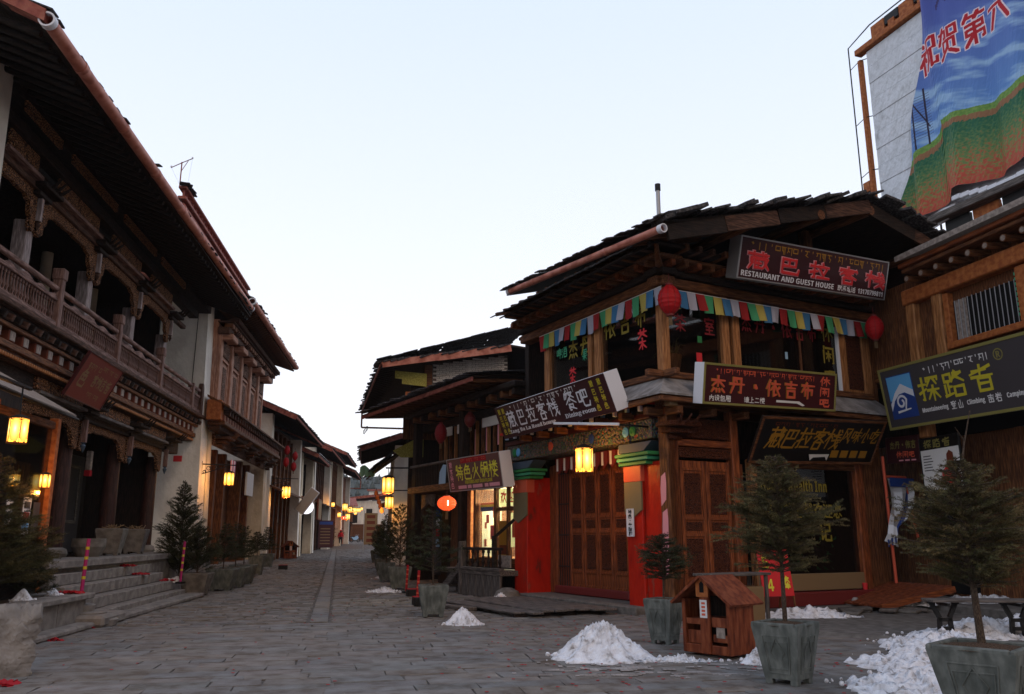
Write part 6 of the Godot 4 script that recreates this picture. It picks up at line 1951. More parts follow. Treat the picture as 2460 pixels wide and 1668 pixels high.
# ---------------------------------------------------------------- billboard
func billboard() -> void:
	var o := thing("billboard", "tall rooftop billboard with a torn blue and green banner over a bare white panel", "billboard", T.B)
	bx("panel", M.panelwhite, o, -1.76, 10.35, -.25, 9.5, 16.62, -.10, .01)
	for i in 11: bx("panel_board", M.panelwhite, o, -1.74, 10.4 + i * .565, -.10, 9.4, 10.955 + i * .565, -.085 + .012 * (i % 2), .012)
	bx("frame_bar", M.orangewood, o, -2.1, 16.64, -.22, 9.6, 16.84, .06, .02)
	for i in 20:
		var x := -1.4 + i * .58
		bx("frame_block", M.black if i % 2 else M.orangewood, o, x, 16.86 + (.12 if i % 2 else .0), -.2, x + .56, 17.28, -.02, .01)
		if i % 2: bx("frame_block", M.orangewood, o, x + .14, 16.86, -.19, x + .40, 17.05, .0, .01)
	bx("frame_post", M.orangewood, o, -2.12, 10.0, -.2, -1.98, 16.5, -.04, .02)
	for i in 5: bx("frame_block", M.black if i % 2 else M.orangewood, o, -2.42, 10.6 + i * .36, -.2, -2.14, 10.94 + i * .36, -.06, .01)
	var rl := Mb.new()
	rl.tube([Vector3(-2.5, 10.0, -.1), Vector3(-2.5, 17.2, -.1), Vector3(-1.5, 17.45, -.1), Vector3(9, 17.45, -.1)], .022, 5)
	for y in [11.4, 12.6, 14.4, 16.4]: rl.tube([Vector3(-2.5, y, -.1), Vector3(-2.05, y + .1, -.1), Vector3(-1.76, y, -.1)], .016, 4)
	put("frame_rail", rl, M.iron, o)
	bx("bottom_beam", M.grey_x, o, -.4, 10.02, -.1, 9.5, 10.22, .30, .02)
	for i in 6: bx("frame_block", M.orangewood if i % 2 else M.black, o, .5 + i * .9, 9.55, -.12, 1.3 + i * .9, 10.0, .0, .01)
	bx("bottom_beam", M.orangewood, o, -1.4, 9.36, -.16, 9.5, 9.54, .02, .02)
	var tr := Mb.new()
	for i in 14:
		var x := -1.6 + i * .8
		tr.tube([Vector3(x, 8.0, -.4), Vector3(x, 10.3, -.4)], .03, 5)
		tr.tube([Vector3(x, 9.9, -.4), Vector3(x + .8, 9.0, -.4)], .02, 5)
		tr.tube([Vector3(x, 8.0, -.4), Vector3(x, 8.0, -2.4), Vector3(x, 16.5, -.5)], .04, 5)
	for y in [9.0, 9.3]: tr.tube([Vector3(-2, y, -.4), Vector3(9.5, y, -.4)], .02, 5)
	put("truss", tr, M.iron, o)
	# the printed cloth, hanging in folds, its left edge torn away
	var tex := StandardMaterial3D.new()
	tex.albedo_texture = ImageTexture.create_from_image(banner_print())
	tex.roughness = .55; tex.metallic_specular = .3
	M.banner = tex
	var mb := Mb.new()
	var NX := 90
	var NY := 28
	var pt := func(i: int, j: int) -> Array:
		var v := float(j) / NY
		var y := 16.75 - v * 6.25
		var left: float = lerpf(.85, -1.15, pow(v, 1.5))
		var x := lerpf(left, 9.4, pow(float(i) / NX, 1.25))
		var u := (x + 1.4) / 10.8
		y += .10 * sin(x * 1.9) * v + (.12 * v if x > 1.0 else -.22 * v * v)
		var z := .18 + .15 * sin(x * 4.3 + v * 1.0 + .6 * sin(x * 1.3)) * (.35 + .65 * v) + .045 * sin(x * 9.0 + v * 2.0) * (.3 + v) + (.20 * exp(-pow((x - .97) * 5, 2)))
		return [Vector3(x, y, z), Vector2(u, v)]
	for i in NX:
		for j in NY:
			var a = pt.call(i, j + 1); var b = pt.call(i + 1, j + 1); var c = pt.call(i + 1, j); var d = pt.call(i, j)
			for q in [[a, b, c], [a, c, d]]:
				var nn: Vector3 = (q[1][0] - q[0][0]).cross(q[2][0] - q[0][0]).normalized()
				for k in [0, 2, 1]:
					mb.v.append(q[k][0]); mb.n.append(nn); mb.uv.append(q[k][1])
	put("printed_cloth", mb, tex, o)
	var hm := Mb.new()
	for i in 30:
		var x := 1.0 + i * .28
		hm.cbox(x, 10.28 + .10 * sin(x * 1.9), .14, x + .285, 10.42 + .10 * sin(x * 1.9), .24, .02)
	put("rolled_hem", hm, M.white, o)
	var hm2 := Mb.new()
	hm2.prism(PackedVector2Array([Vector2(-1.2, 10.42), Vector2(.8, 10.35), Vector2(1.1, 10.45), Vector2(.7, 10.0), Vector2(-.2, 9.85), Vector2(-.9, 10.1)]), .06, .10)
	put("folded_hem", hm2, M.white, o)

func banner_print() -> Image:
	var W := 1024
	var H := 600
	var S := 1024.0 / 10.8        # pixels per metre
	var im := Image.create(W, H, false, Image.FORMAT_RGB8)
	var f := FastNoiseLite.new()
	f.seed = 9; f.frequency = .008; f.fractal_octaves = 4
	var g := FastNoiseLite.new()
	g.seed = 10; g.frequency = .085; g.fractal_octaves = 3
	for y in H:
		for x in W:
			var u := float(x) / W
			var v := float(y) / H
			var hz := .66 + .012 * sin(u * 19) - .05 * smoothstep(.40, .7, u) + (.035 if u < .222 else 0.0)
			var c: Color
			var n := g.get_noise_2d(x, y * 1.3)
			if v < hz:
				var t := v / hz
				c = Color(.30, .34, .64).lerp(Color(.38, .55, .78), t)
				var cl := f.get_noise_2d(x * .5 + y * .5, y * 2.4 - x * .8)
				c = c.lerp(Color(.64, .77, .88), clampf(cl * 1.9 + .15, 0, .8) * smoothstep(.2, .55, t))
			elif v < hz + .028 + n * .006: c = Color(.38, .54, .25).lerp(Color(.5, .62, .3), clampf(n + .4, 0, 1))
			elif v < hz + .055 + n * .008: c = Color(.56, .40, .28)
			else:
				var t := (v - hz) / (1 - hz)
				c = Color(.15, .38, .28).lerp(Color(.52, .56, .31), clampf(t * 1.7 + n * .5 - .25, 0, 1))
				c = c.lerp(Color(.74, .27, .23), clampf((n * .7 + t * 1.4 - .80) * 1.6, 0, .85))
			im.set_pixel(x, y, c)
	for q in [[.10, 1.6], [.46, 1.6]]:      # two masts printed on the cloth
		im.fill_rect(Rect2i(int((q[0] + 1.4) * S), int(.43 * H), 5, int(.27 * H)), Color(.16, .13, .20))
	for i in 16: im.fill_rect(Rect2i(int(1.3 * S), int((.46 + .013 * i) * H), int(.75 * S), 1), Color(.22, .22, .36))
	for k in 90: im.fill_rect(Rect2i(int(1.52 * S + k * .45), int(.47 * H) + k, 3, 2), Color(.17, .14, .20))
	for i in 40: im.fill_rect(Rect2i(250 + i * 4, int(48 - 18 * absf(sin(i * .35)) - i * .4), 4, 18), Color(.25, .22, .42))
	for e in 2:
		var k := 0
		for ch in "祝贺第六":
			var x0: float = [.52, 1.24, 2.02, 2.82][k]
			for st in String(FONT[ch]).split(" "):
				for i in range(0, st.length() - 3, 2):
					var a := Vector2(st.unicode_at(i) - 97, st.unicode_at(i + 1) - 97) / 25.0
					var b := Vector2(st.unicode_at(i + 2) - 97, st.unicode_at(i + 3) - 97) / 25.0
					var n := int(a.distance_to(b) * 70) + 1
					for q in n + 1:
						var p := a.lerp(b, float(q) / n) * Vector2(.62, .92)
						var r := 7 if e == 0 else 4
						im.fill_rect(Rect2i(int((x0 + 1.4 + p.x) * S) - r, int((1.45 + p.y - p.x * .10) * H / 6.25) - r, r * 2, r * 2), Color(.90, .82, .84) if e == 0 else Color(.70, .10, .15))
			k += 1
	return im

# ---------------------------------------------------------------- signs
func signs() -> void:
	var w := 0.0
	var q := board_at(T.RF, Vector3(1.38, 6.71, .75), Vector3(5.89, 6.84, .75), Vector3(1.28, 7.56, 1.0))
	var o := sign_board("signboard", "long black signboard with large red characters under the gable of the corner inn", q, .34, M.maroon, M.steel, M.steel, .03)
	write(o, "0||.2642.7.163.4.526.31|", .28, .64, .15, .17, .172, .022, M.gold)
	write(o, "藏巴拉客栈", .22, .25, .60, .34, .90, .056, M.signred, .003, 0, M.pink, .036)
	latin(o, "RESTAURANT AND GUEST HOUSE", .10, .07, 2.72, .115, M.white)
	write(o, "联系电话", 2.95, .065, .13, .12, .145, .016, M.white)
	latin(o, "13170799811", 3.60, .07, .82, .11, M.white)
	q = board_at(T.RF, Vector3(.25, 4.0, .80), Vector3(3.88, 4.1, .80), Vector3(.28, 4.79, .95))
	o = sign_board("signboard", "maroon signboard with orange characters and a yellow rim above the dark gold-lettered board", q, .28, M.maroon2, M.olive, M.white, .045)
	write(o, "0||21.1.6426.35.172.4.617.2143|", .30, .60, .085, .11, .087, .014, M.coral)
	write(o, "杰丹·依吉布", .18, .24, .37, .31, .485, .045, M.coral, .003, 0, M.gold, .012)
	write(o, "内设包厢", .16, .075, .12, .11, .14, .016, M.paper)
	write(o, "请上二楼", 1.06, .075, .12, .11, .14, .016, M.paper)
	write(o, "休闲吧", 3.16, .53, .27, .17, 0, .035, M.coral, .003, 0, null, 0, .22)
	var ar := Mb.new()
	ar.prism(PackedVector2Array([Vector2(1.92, .12), Vector2(2.50, .12), Vector2(2.66, .07), Vector2(2.72, .09), Vector2(2.56, .165), Vector2(1.92, .165)]), .003, .006)
	put("painted_arrow", ar, M.paper, o)
	q = board_at(T.RF, Vector3(1.9, 2.98, .2), Vector3(5.59, 3.10, .2), Vector3(1.83, 3.88, .75))
	o = sign_board("signboard", "dark tilted board with gold brush lettering above the inn's shop window", q, .06, M.black, M.brown_x, M.dark_x, .06)
	write(o, "藏巴拉客栈", .26, .36, .42, .46, .42, .046, M.gold, .003, .25)
	write(o, "风味小吃", 2.42, .52, .26, .34, .29, .030, M.gold, .003, .25)
	for i in 4: bx("gilt_plate", M.gold, o, 2.28 + i * .30, .16, .001, 2.50 + i * .30, .33, .006, .001)
	var rg := Mb.new()
	rg.prism(PackedVector2Array([Vector2(1.6, .24), Vector2(2.2, .25), Vector2(2.18, .10), Vector2(2.1, .19), Vector2(1.75, .17), Vector2(1.68, .10)]), .03, .035)
	put("torn_paper", rg, M.paper, o)
	write(o, "214.63.1725.4", .40, .84, .12, .10, .14, .014, M.umber)
	q = board_at(T.RL, Vector3(-5.45, 3.9, .8), Vector3(-.53, 3.95, .8), Vector3(-5.51, 4.66, 1.1))
	o = sign_board("signboard", "slanting brown signboard with white characters and a white end above the red gate", q, .36, M.maroon, M.maroon, M.white, .012)
	write(o, "0||.4.2.7.163.41.", .75, .64, .15, .13, .185, .020, M.paper)
	write(o, "藏巴拉客栈", .48, .24, .40, .40, .50, .040, M.white)
	write(o, "餐吧", 3.22, .26, .42, .42, .52, .040, M.white)
	latin(o, "Zang Ba La Road house", .40, .07, 2.2, .12, M.white, .003, true)
	latin(o, "Dining-room", 3.05, .09, 1.2, .13, M.white, .003, true)
	for x in [.12, .32, 4.32, 4.60]: write(o, "藏巴特色", x, .62, .13, .13, 0, .018, M.sulphur, .003, 0, null, 0, .17)
	q = board_at(T.R0, Vector3(-2.6, 2.76, .75), Vector3(.48, 2.74, .75), Vector3(-2.53, 3.66, .9))
	o = sign_board("signboard", "brown signboard with yellow characters over the lit restaurant window", q, .34, M.signbrown, M.steel, M.white, .02)
	write(o, "特色火锅楼", .52, .30, .42, .40, .49, .044, M.yellow)
	latin(o, "FEATURES HOT DISH FLOOR", 1.0, .185, 1.55, .09, M.sulphur)
	for z in [[.55, .5], [1.12, .22], [1.42, .55], [2.1, .2], [2.36, .55]]: bx("small_print", M.pink, o, z[0], .06, .001, z[0] + z[1], .15, .003, .0005)
	bx("heading_band", M.scrap, o, .85, .75, .001, 2.35, .88, .003, .0005)
	write(o, "21.463.17.52", .88, .76, .10, .10, .12, .012, M.coral, .006)
	write(o, "藏客特色", .13, .66, .18, .16, 0, .02, M.pink, .003, 0, null, 0, .19)
	q = board_at(T.R2, Vector3(.64, 3.8, .5), Vector3(6.2, 3.72, .5), Vector3(.89, 5.14, .7))
	o = sign_board("signboard", "big grey shop signboard with a blue mountain emblem and yellow characters", q, .16, M.slate, M.olive, M.steel, .06)
	bx("emblem_ground", M.blue, o, .20, .22, .001, .98, 1.16, .005, .001)
	bx("emblem_sky", M.skyblue, o, .22, .62, .005, .96, 1.14, .008, .001)
	var em := Mb.new()
	em.prism(PackedVector2Array([Vector2(.22, .55), Vector2(.40, .78), Vector2(.62, .96), Vector2(.80, .86), Vector2(.96, .78), Vector2(.96, .64), Vector2(.70, .76), Vector2(.52, .74), Vector2(.36, .62), Vector2(.22, .40)]), .008, .011)
	put("emblem_mountain", em, M.white, o)
	var lowsky := Mb.new()
	lowsky.prism(PackedVector2Array([Vector2(.225, .40), Vector2(.36, .615), Vector2(.52, .735), Vector2(.70, .755), Vector2(.955, .635), Vector2(.955, .5), Vector2(.225, .3)]), .0085, .0095)
	put("emblem_slope", lowsky, M.blue, o)
	var sw := Mb.new()
	for i in 20:
		var a := .4 + i * .33
		var r := .15 - .005 * i
		stroke(sw, Vector2(.56 + cos(a) * r, .56 + sin(a) * r), Vector2(.56 + cos(a + .33) * (r - .005), .56 + sin(a + .33) * (r - .005)), .05, .05, .012 + .0003 * i)
	stroke(sw, Vector2(.42, .36), Vector2(.80, .40), .05, .03, .02)
	stroke(sw, Vector2(.72, .60), Vector2(.66, .40), .05, .04, .021)
	put("emblem_swirl", sw, M.white, o)
	write(o, "探路者", 1.14, .48, .54, .48, .70, .058, M.sulphur)
	write(o, "0||.31.25.7.4|", 1.35, 1.03, .12, .15, .125, .02, M.paper)
	var rr := Mb.new()
	for i in 16: stroke(rr, Vector2(3.30 + .10 * cos(i * TAU / 16), 1.08 + .10 * sin(i * TAU / 16)), Vector2(3.30 + .10 * cos((i + 1) * TAU / 16), 1.08 + .10 * sin((i + 1) * TAU / 16)), .022, .022, .003 + .0002 * i)
	put("registered_mark", rr, M.olive, o)
	latin(o, "R", 3.255, 1.02, .09, .12, M.olive)
	latin(o, "Mountaineering", 1.10, .23, .72, .13, M.paper)
	write(o, "登山", 1.90, .23, .15, .15, .18, .018, M.paper)
	latin(o, "Climbing", 2.32, .23, .44, .13, M.paper)
	write(o, "攀岩", 2.84, .23, .15, .15, .18, .018, M.paper)
	latin(o, "Camping", 3.28, .23, .42, .13, M.paper)
	write(o, "露营", 3.78, .23, .15, .15, .18, .018, M.paper)
	q = board_at(T.L, Vector3(-1.04, 4.39, .05), Vector3(1.07, 4.36, .05), Vector3(-1.02, 5.34, .50))
	o = sign_board("hanging_board", "dull red board tilted out over the porch of the gallery house", q, .06, M.maroon3, M.maroon2, M.maroon2, .03)
	write(o, "641.2", .28, .70, .12, .16, .15, .022, M.fawn)
	write(o, "色", .22, .30, .34, .38, .4, .05, M.fawn)
	write(o, "客栈吉者", .85, .42, .24, .26, .27, .034, M.fawn)
	write(o, "263.17.52", 1.05, .80, .09, .12, .10, .016, M.fawn)
	write(o, "14.26", .95, .16, .12, .12, .14, .018, M.fawn)
	q = board_at(T.RL, Vector3(-1.36, 1.52, .055), Vector3(-1.12, 1.52, .055), Vector3(-1.36, 2.08, .055))
	o = sign_board("notice_plate", "narrow white plate with black characters on the right red gate pillar", q, .015, M.white, M.white, M.white, .008)
	write(o, "特色·牛酸奶", .06, .455, .12, .075, 0, .014, M.black, .003, 0, null, 0, .086)
	q = board_at(T.R2, Vector3(-.08, 3.14, .1), Vector3(.98, 3.10, .1), Vector3(-.04, 3.73, .1))
	o = sign_board("hanging_board", "small maroon board above the cloth-wrapped orange pole", q, .05, M.maroon, M.maroon2, M.maroon2, .02)
	write(o, "杰丹·依吉", .14, .32, .15, .16, .17, .022, M.olive)
	write(o, "休闲吧", .34, .12, .17, .13, .20, .022, M.coral)
	for i in 3: bx("small_print", M.pink, o, .4 + i * .2, .04, .001, .54 + i * .2, .07, .003, .0005)
	q = board_at(T.R2, Vector3(1.02, 2.2, .1), Vector3(2.16, 2.22, .1), Vector3(1.06, 3.58, .1))
	o = sign_board("poster_board", "white poster with a figure in red behind the round-headed conifer", q, .05, M.paper, M.black, M.black, .02)
	bx("heading_band", M.black, o, .02, 1.12, .001, 1.12, 1.36, .004, .001)
	write(o, "探路者", .15, 1.16, .2, .16, .27, .026, M.olive, .006)
	var pf := Mb.new()
	pf.prism(PackedVector2Array([Vector2(.55, .3), Vector2(.58, .62), Vector2(.72, .74), Vector2(.95, .74), Vector2(1.08, .5), Vector2(1.06, .3)]), .002, .006)
	put("poster_print", pf, M.signred, o)
	var p2 := Mb.new()
	p2.prism(PackedVector2Array([Vector2(.74, .72), Vector2(.76, .98), Vector2(.84, 1.06), Vector2(.94, 1.0), Vector2(.96, .72), Vector2(1.02, .45), Vector2(.92, .4)]), .007, .009)
	put("poster_print", p2, M.umber, o)
	for i in 6: bx("small_print", M.slate, o, .08, .98 - i * .06, .001, .30 + .03 * (i % 3), 1.0 - i * .06, .003, .0005)
	bx("poster_foot", M.black, o, .02, .02, .001, 1.12, .26, .004, .001)
	latin(o, "54", .1, .08, .3, .1, M.paper, .005) if false else null
	# red A-board in front of the shop window
	var a := thing("standing_sign", "red standing board with yellow figures behind the conifer before the shop window", "sign", T.RF * Transform3D(Basis(Vector3.UP, -.1), Vector3(1.78, 0, 1.0)))
	var tl := Transform3D(Basis(Vector3.RIGHT, -.16), Vector3.ZERO)
	var bd := Mb.new()
	bd.cbox(-.36, .42, -.03, .36, 1.30, 0, .008, tl)
	put("board", bd, M.signred, a)
	var lg := Mb.new()
	for x in [-.34, .34]:
		lg.beam(tl * Vector3(x, .0, -.02), tl * Vector3(x, 1.3, -.02), .03, .03)
		lg.beam(Vector3(x, .0, -.55), tl * Vector3(x, 1.28, -.03), .03, .03)
	put("leg", lg, M.brown_y, a)
	var lt := Node3D.new()
	lt.name = "figures"; lt.transform = tl * at(-.36, .42, .001)
	a.add_child(lt)
	latin(lt, "5", .07, .50, .15, .24, M.yellow)
	latin(lt, "4", .12, .10, .14, .22, M.yellow)
	write(lt, "峰", .46, .14, .18, .22, .2, .03, M.yellow)
	for p in [[.08, .78], [.2, .7], [.45, .74], [.56, .68]]: bx("printed_flower", M.coral, lt, p[0], p[1], .001, p[0] + .09, p[1] + .08, .004, .02)

# ---------------------------------------------------------------- lanterns
func lanterns() -> void:
	var p: Vector3 = T.RL * Vector3(-1.9, 3.10, .72)
	street_lantern("lit paper lantern in front of the red gate's right pillar", p, .92, .25, 1.3)
	lamp_arm("black scrolled iron bracket above the lantern of the red gate", T.RL * Transform3D(Basis(Vector3.UP, 2.3), Vector3(-1.15, 3.80, .06)), 1.0)
	p = T.L * Vector3(-6.13, 3.03, 1.5)
	street_lantern("largest lit lantern, at the left edge under the canvas awning", p, .64, .2, 1.0)
	var hb := thing("lamp_bracket", "dark bar holding the left edge lantern on a chain", "bracket", T.L * at(-7.4, 3.66, 1.5))
	bx("bar", M.dark_x, hb, 0, 0, -.03, 1.5, .05, .03)
	var ch := Mb.new()
	ch.tube([Vector3(1.25, -.34, 0), Vector3(1.25, 0, 0)], .012, 5)
	put("chain", ch, M.iron, hb)
	p = T.L * Vector3(-3.75, 2.45, 1.0)
	street_lantern("small lit lantern beside the orange post of the shop front", p, .40, .5, .35)
	p = T.L * Vector3(11.29, 3.50, 1.0)
	street_lantern("lit lantern on the white end wall before the panelled house", p, .78, .3, 1.3)
	lamp_arm("scrolled iron bracket holding the lantern before the panelled house", T.L * Transform3D(Basis(Vector3.UP, -1.2), Vector3(10.9, 3.98, .12)), 1.15)
	var f := thing("lamp_frill", "pink paper frill hanging over the lantern before the panelled house", "decoration", T.L * at(13.3, 3.9, .7))
	for i in 6: bx("paper_strip", [M.pink, M.white, M.magenta][i % 3], f, -.45 + i * .15, -.12 - .05 * (i % 2), 0, -.32 + i * .15, .42, .02, .004)
	p = T.L * Vector3(26.4, 3.85, .9)
	street_lantern("lit lantern under the pent roof of the first white house up the street", p, 1.0, .2, 1.4)
	lamp_arm("iron bracket of the lantern on the first white house up the street", T.L * Transform3D(Basis(Vector3.UP, -1.2), Vector3(25.4, 4.5, .25)), 1.4)
	p = T.L * Vector3(66.0, 4.45, 1.2)
	street_lantern("lit lantern past the second cream wall on the left of the street", p, 1.2, .2, 1.4)
	var k := 0
	for q in [[837, 1228, 100, 1.2], [833, 1244, 92, 1.1], [848, 1229, 112, 1.1], [855, 1229, 120, 1.0], [860, 1229, 124, 1.0], [812, 1240, 84, .8], [851, 1236, 118, .8], [866, 1226, 128, .8], [796, 1216, 77, .7]]:
		var d: float = q[2]
		var x: float = (q[0] - 1230.0) / 2042.0 * d
		street_lantern(["small far lantern at the bend, highest of the two by the reddish windows", "small far lantern at the bend, lowest of all", "small far lantern left of the far bright pair", "small far lantern in the middle of the far row", "small far lantern at the right end of the far row", "small lantern just left of the bend on the cream wall", "small lantern below the middle of the far row", "tiny lantern beside the far white house", "small lantern on the edge of the second white wall"][k], Vector3(x, 1.5 + (1292.0 - q[1]) / 1990.0 * d, -d), q[3], .2, 1.0)
		k += 1
	k = 0
	for q in [[928, 1171, 29.5, .98], [932, 1211, 43.0, 1.0], [938, 1241, 58.0, 1.0]]:
		var d: float = q[2]
		var x: float = (q[0] - 1230.0) / 2042.0 * d
		street_lantern(["nearest and highest lit lantern on the right side of the street", "middle lit lantern on the right side of the street", "lowest and farthest lit lantern on the right side of the street"][k], Vector3(x, 1.5 + (1292.0 - q[1]) / 1990.0 * d, -d), q[3], .25, 1.2)
		var po := thing("lamp_bracket", ["bracket above the nearest right-hand lantern", "bracket above the middle right-hand lantern", "bracket above the farthest right-hand lantern"][k], "bracket", at(x, 1.5 + (1292.0 - q[1]) / 1990.0 * d + .58, -d))
		bx("bar", M.iron, po, -.1, 0, -.03, 1.6, .05, .03)
		k += 1
	var sl := thing("strip_lamp", "unlit white strip lamp on a thin arm below the slanting brown signboard", "lamp", T.RL * Transform3D(Basis(Vector3.BACK, -.125), Vector3(-2.83, 3.98, .9)))
	bx("lamp_tube", M.white, sl, 0, -.025, -.03, 2.5, .03, .03, .008)
	bx("lamp_arm", M.iron, sl, 2.3, -.02, -.85, 2.34, .02, -.03)
	# red cloth lanterns
	p = T.RF * Vector3(-.12, 6.12, .42)
	cloth_lantern("red oval lantern at the corner post of the inn between the prayer flags", p, .235, .60)
	p = T.RF * Vector3(5.78, 6.23, .5)
	cloth_lantern("red oval lantern near the carved shutter of the inn", p, .21, .56)
	p = T.R0 * Vector3(-4.5, 4.68, .2)
	cloth_lantern("red oval lantern hanging on the gallery of the hotpot restaurant", p, .19, .60, false, "dimred")
	p = T.R0 * Vector3(-3.1, 4.95, -.1)
	cloth_lantern("faded reddish lantern in the shade right of the gallery's red lantern", p, .17, .42, false, "maroon3")
	p = T.R0 * Vector3(-2.52, 2.44, .9)
	cloth_lantern("glowing orange round lantern under the yellow-lettered signboard", p, .27, .40, true)
	k = 0
	for q in [[677, 1088, 45.5], [676, 1116, 45.2], [697, 1102, 47.8], [695, 1127, 47.6]]:
		var d: float = q[2]
		p = Vector3((q[0] - 1230.0) / 2042.0 * d, 1.5 + (1292.0 - q[1]) / 1990.0 * d, -d)
		cloth_lantern(["upper red lantern of the left pair on the white house", "lower red lantern of the left pair on the white house", "upper red lantern of the right pair on the white house", "lower red lantern of the right pair on the white house"][k], p, .16, .50)
		k += 1
	for q in [[823, 1247, 90.0], [829, 1247, 92.0]]:
		var d: float = q[2]
		p = Vector3((q[0] - 1230.0) / 2042.0 * d, 1.5 + (1292.0 - q[1]) / 1990.0 * d, -d)
		cloth_lantern("glowing red lantern far up the left side, " + ("left" if q[0] < 825 else "right") + " one of two", p, .24, .40, true)

# ---------------------------------------------------------------- furniture of the square
func waste_box(label: String, t: Transform3D) -> Node3D:      # wooden waste box like a small house
	var o := thing("waste_box", label, "waste box", t)
	var m = M.bin_wood
	for q in [[-.40, -.34], [.34, .40]]: bx("side_board", m, o, q[0], .04, -.30, q[1], .76, .30, .01)
	bx("back_board", m, o, -.34, .04, -.30, .34, .78, -.27)
	bx("floor_board", m, o, -.34, .10, -.27, .34, .14, .29)
	bx("bottom_rail", m, o, -.34, .04, .26, .34, .16, .30, .01)
	bx("shelf", m, o, -.34, .46, -.27, .34, .50, .27)
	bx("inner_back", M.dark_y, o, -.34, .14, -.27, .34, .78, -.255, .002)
	bx("front_post", m, o, -.075, .04, .27, .085, .98, .33, .012)
	bx("front_board", m, o, .09, .40, .25, .34, .53, .28, .006)
	bx("lower_board", m, o, -.34, .16, .22, -.08, .34, .25, .006)
	bx("front_board", m, o, -.34, .42, .25, -.08, .50, .28, .006)
	bx("notice", M.paper, o, -.06, .52, .331, .06, .76, .335, .001)
	for i in 4: bx("notice_print", M.coral, o, -.03, .55 + i * .05, .335, .03, .58 + i * .05, .337, .0005)
	bx("label_plate", M.canvas, o, .15, .26, .262, .29, .42, .267, .001)
	bx("lower_board", m, o, .09, .20, .24, .34, .30, .26, .006)
	var ar := Mb.new()
	ar.prism(PackedVector2Array([Vector2(-.10, .80), Vector2(.10, .80), Vector2(.10, .98), Vector2(.07, 1.05), Vector2(0, 1.075), Vector2(-.07, 1.05), Vector2(-.10, .98)]), .33, .355)
	put("arched_plaque", ar, M.orangewood, o)
	var hl := Mb.new()
	hl.prism(PackedVector2Array([Vector2(-.035, .86), Vector2(.035, .86), Vector2(.035, .98), Vector2(0, 1.02), Vector2(-.035, .98)]), .355, .358)
	put("plaque_hole", hl, M.void, o)
	var gb := Mb.new()
	gb.prism(PackedVector2Array([Vector2(-.40, .76), Vector2(.40, .76), Vector2(0, 1.06)]), -.29, -.26)
	put("gable", gb, m, o)
	for s in [-1.0, 1.0]:
		for i in 4:
			var f0 := i / 4.0
			var f1 := (i + 1) / 4.0
			var pb := Mb.new()
			var a := Vector3(s * .49 * f0, 1.06 - .37 * f0, 0)
			var b := Vector3(s * .49 * f1, 1.06 - .37 * f1, 0)
			var n := Vector3(s * .37, .49, 0).normalized() * .035
			var z0 := -.40
			var z1 := .42
			var c := [a, b]
			if s < 0: c = [b, a]
			pb.hexa([c[0] + Vector3(0, 0, z1), c[1] + Vector3(0, 0, z1), c[1] + Vector3(0, 0, z0), c[0] + Vector3(0, 0, z0), c[0] + n + Vector3(0, 0, z1), c[1] + n + Vector3(0, 0, z1), c[1] + n + Vector3(0, 0, z0), c[0] + n + Vector3(0, 0, z0)])
			put("roof_board", pb, m, o)
	return o

func bench_end(parent: Node, x: float) -> void:
	var mb := Mb.new()
	for s in [-1.0, 1.0]:
		mb.beam(Vector3(x, .05, s * .09), Vector3(x, .34, s * .075), .05, .05)
		mb.beam(Vector3(x, .34, s * .075), Vector3(x, .50, s * .20), .05, .055)
		mb.beam(Vector3(x, .49, s * .16), Vector3(x, .52, s * .26), .05, .04)
	for y in [.16, .30]: mb.beam(Vector3(x, y, -.09), Vector3(x, y, .09), .05, .05)
	mb.cbox(x - .03, .0, -.17, x + .03, .055, .17, .01)
	put("leg", mb, M.iron, parent)

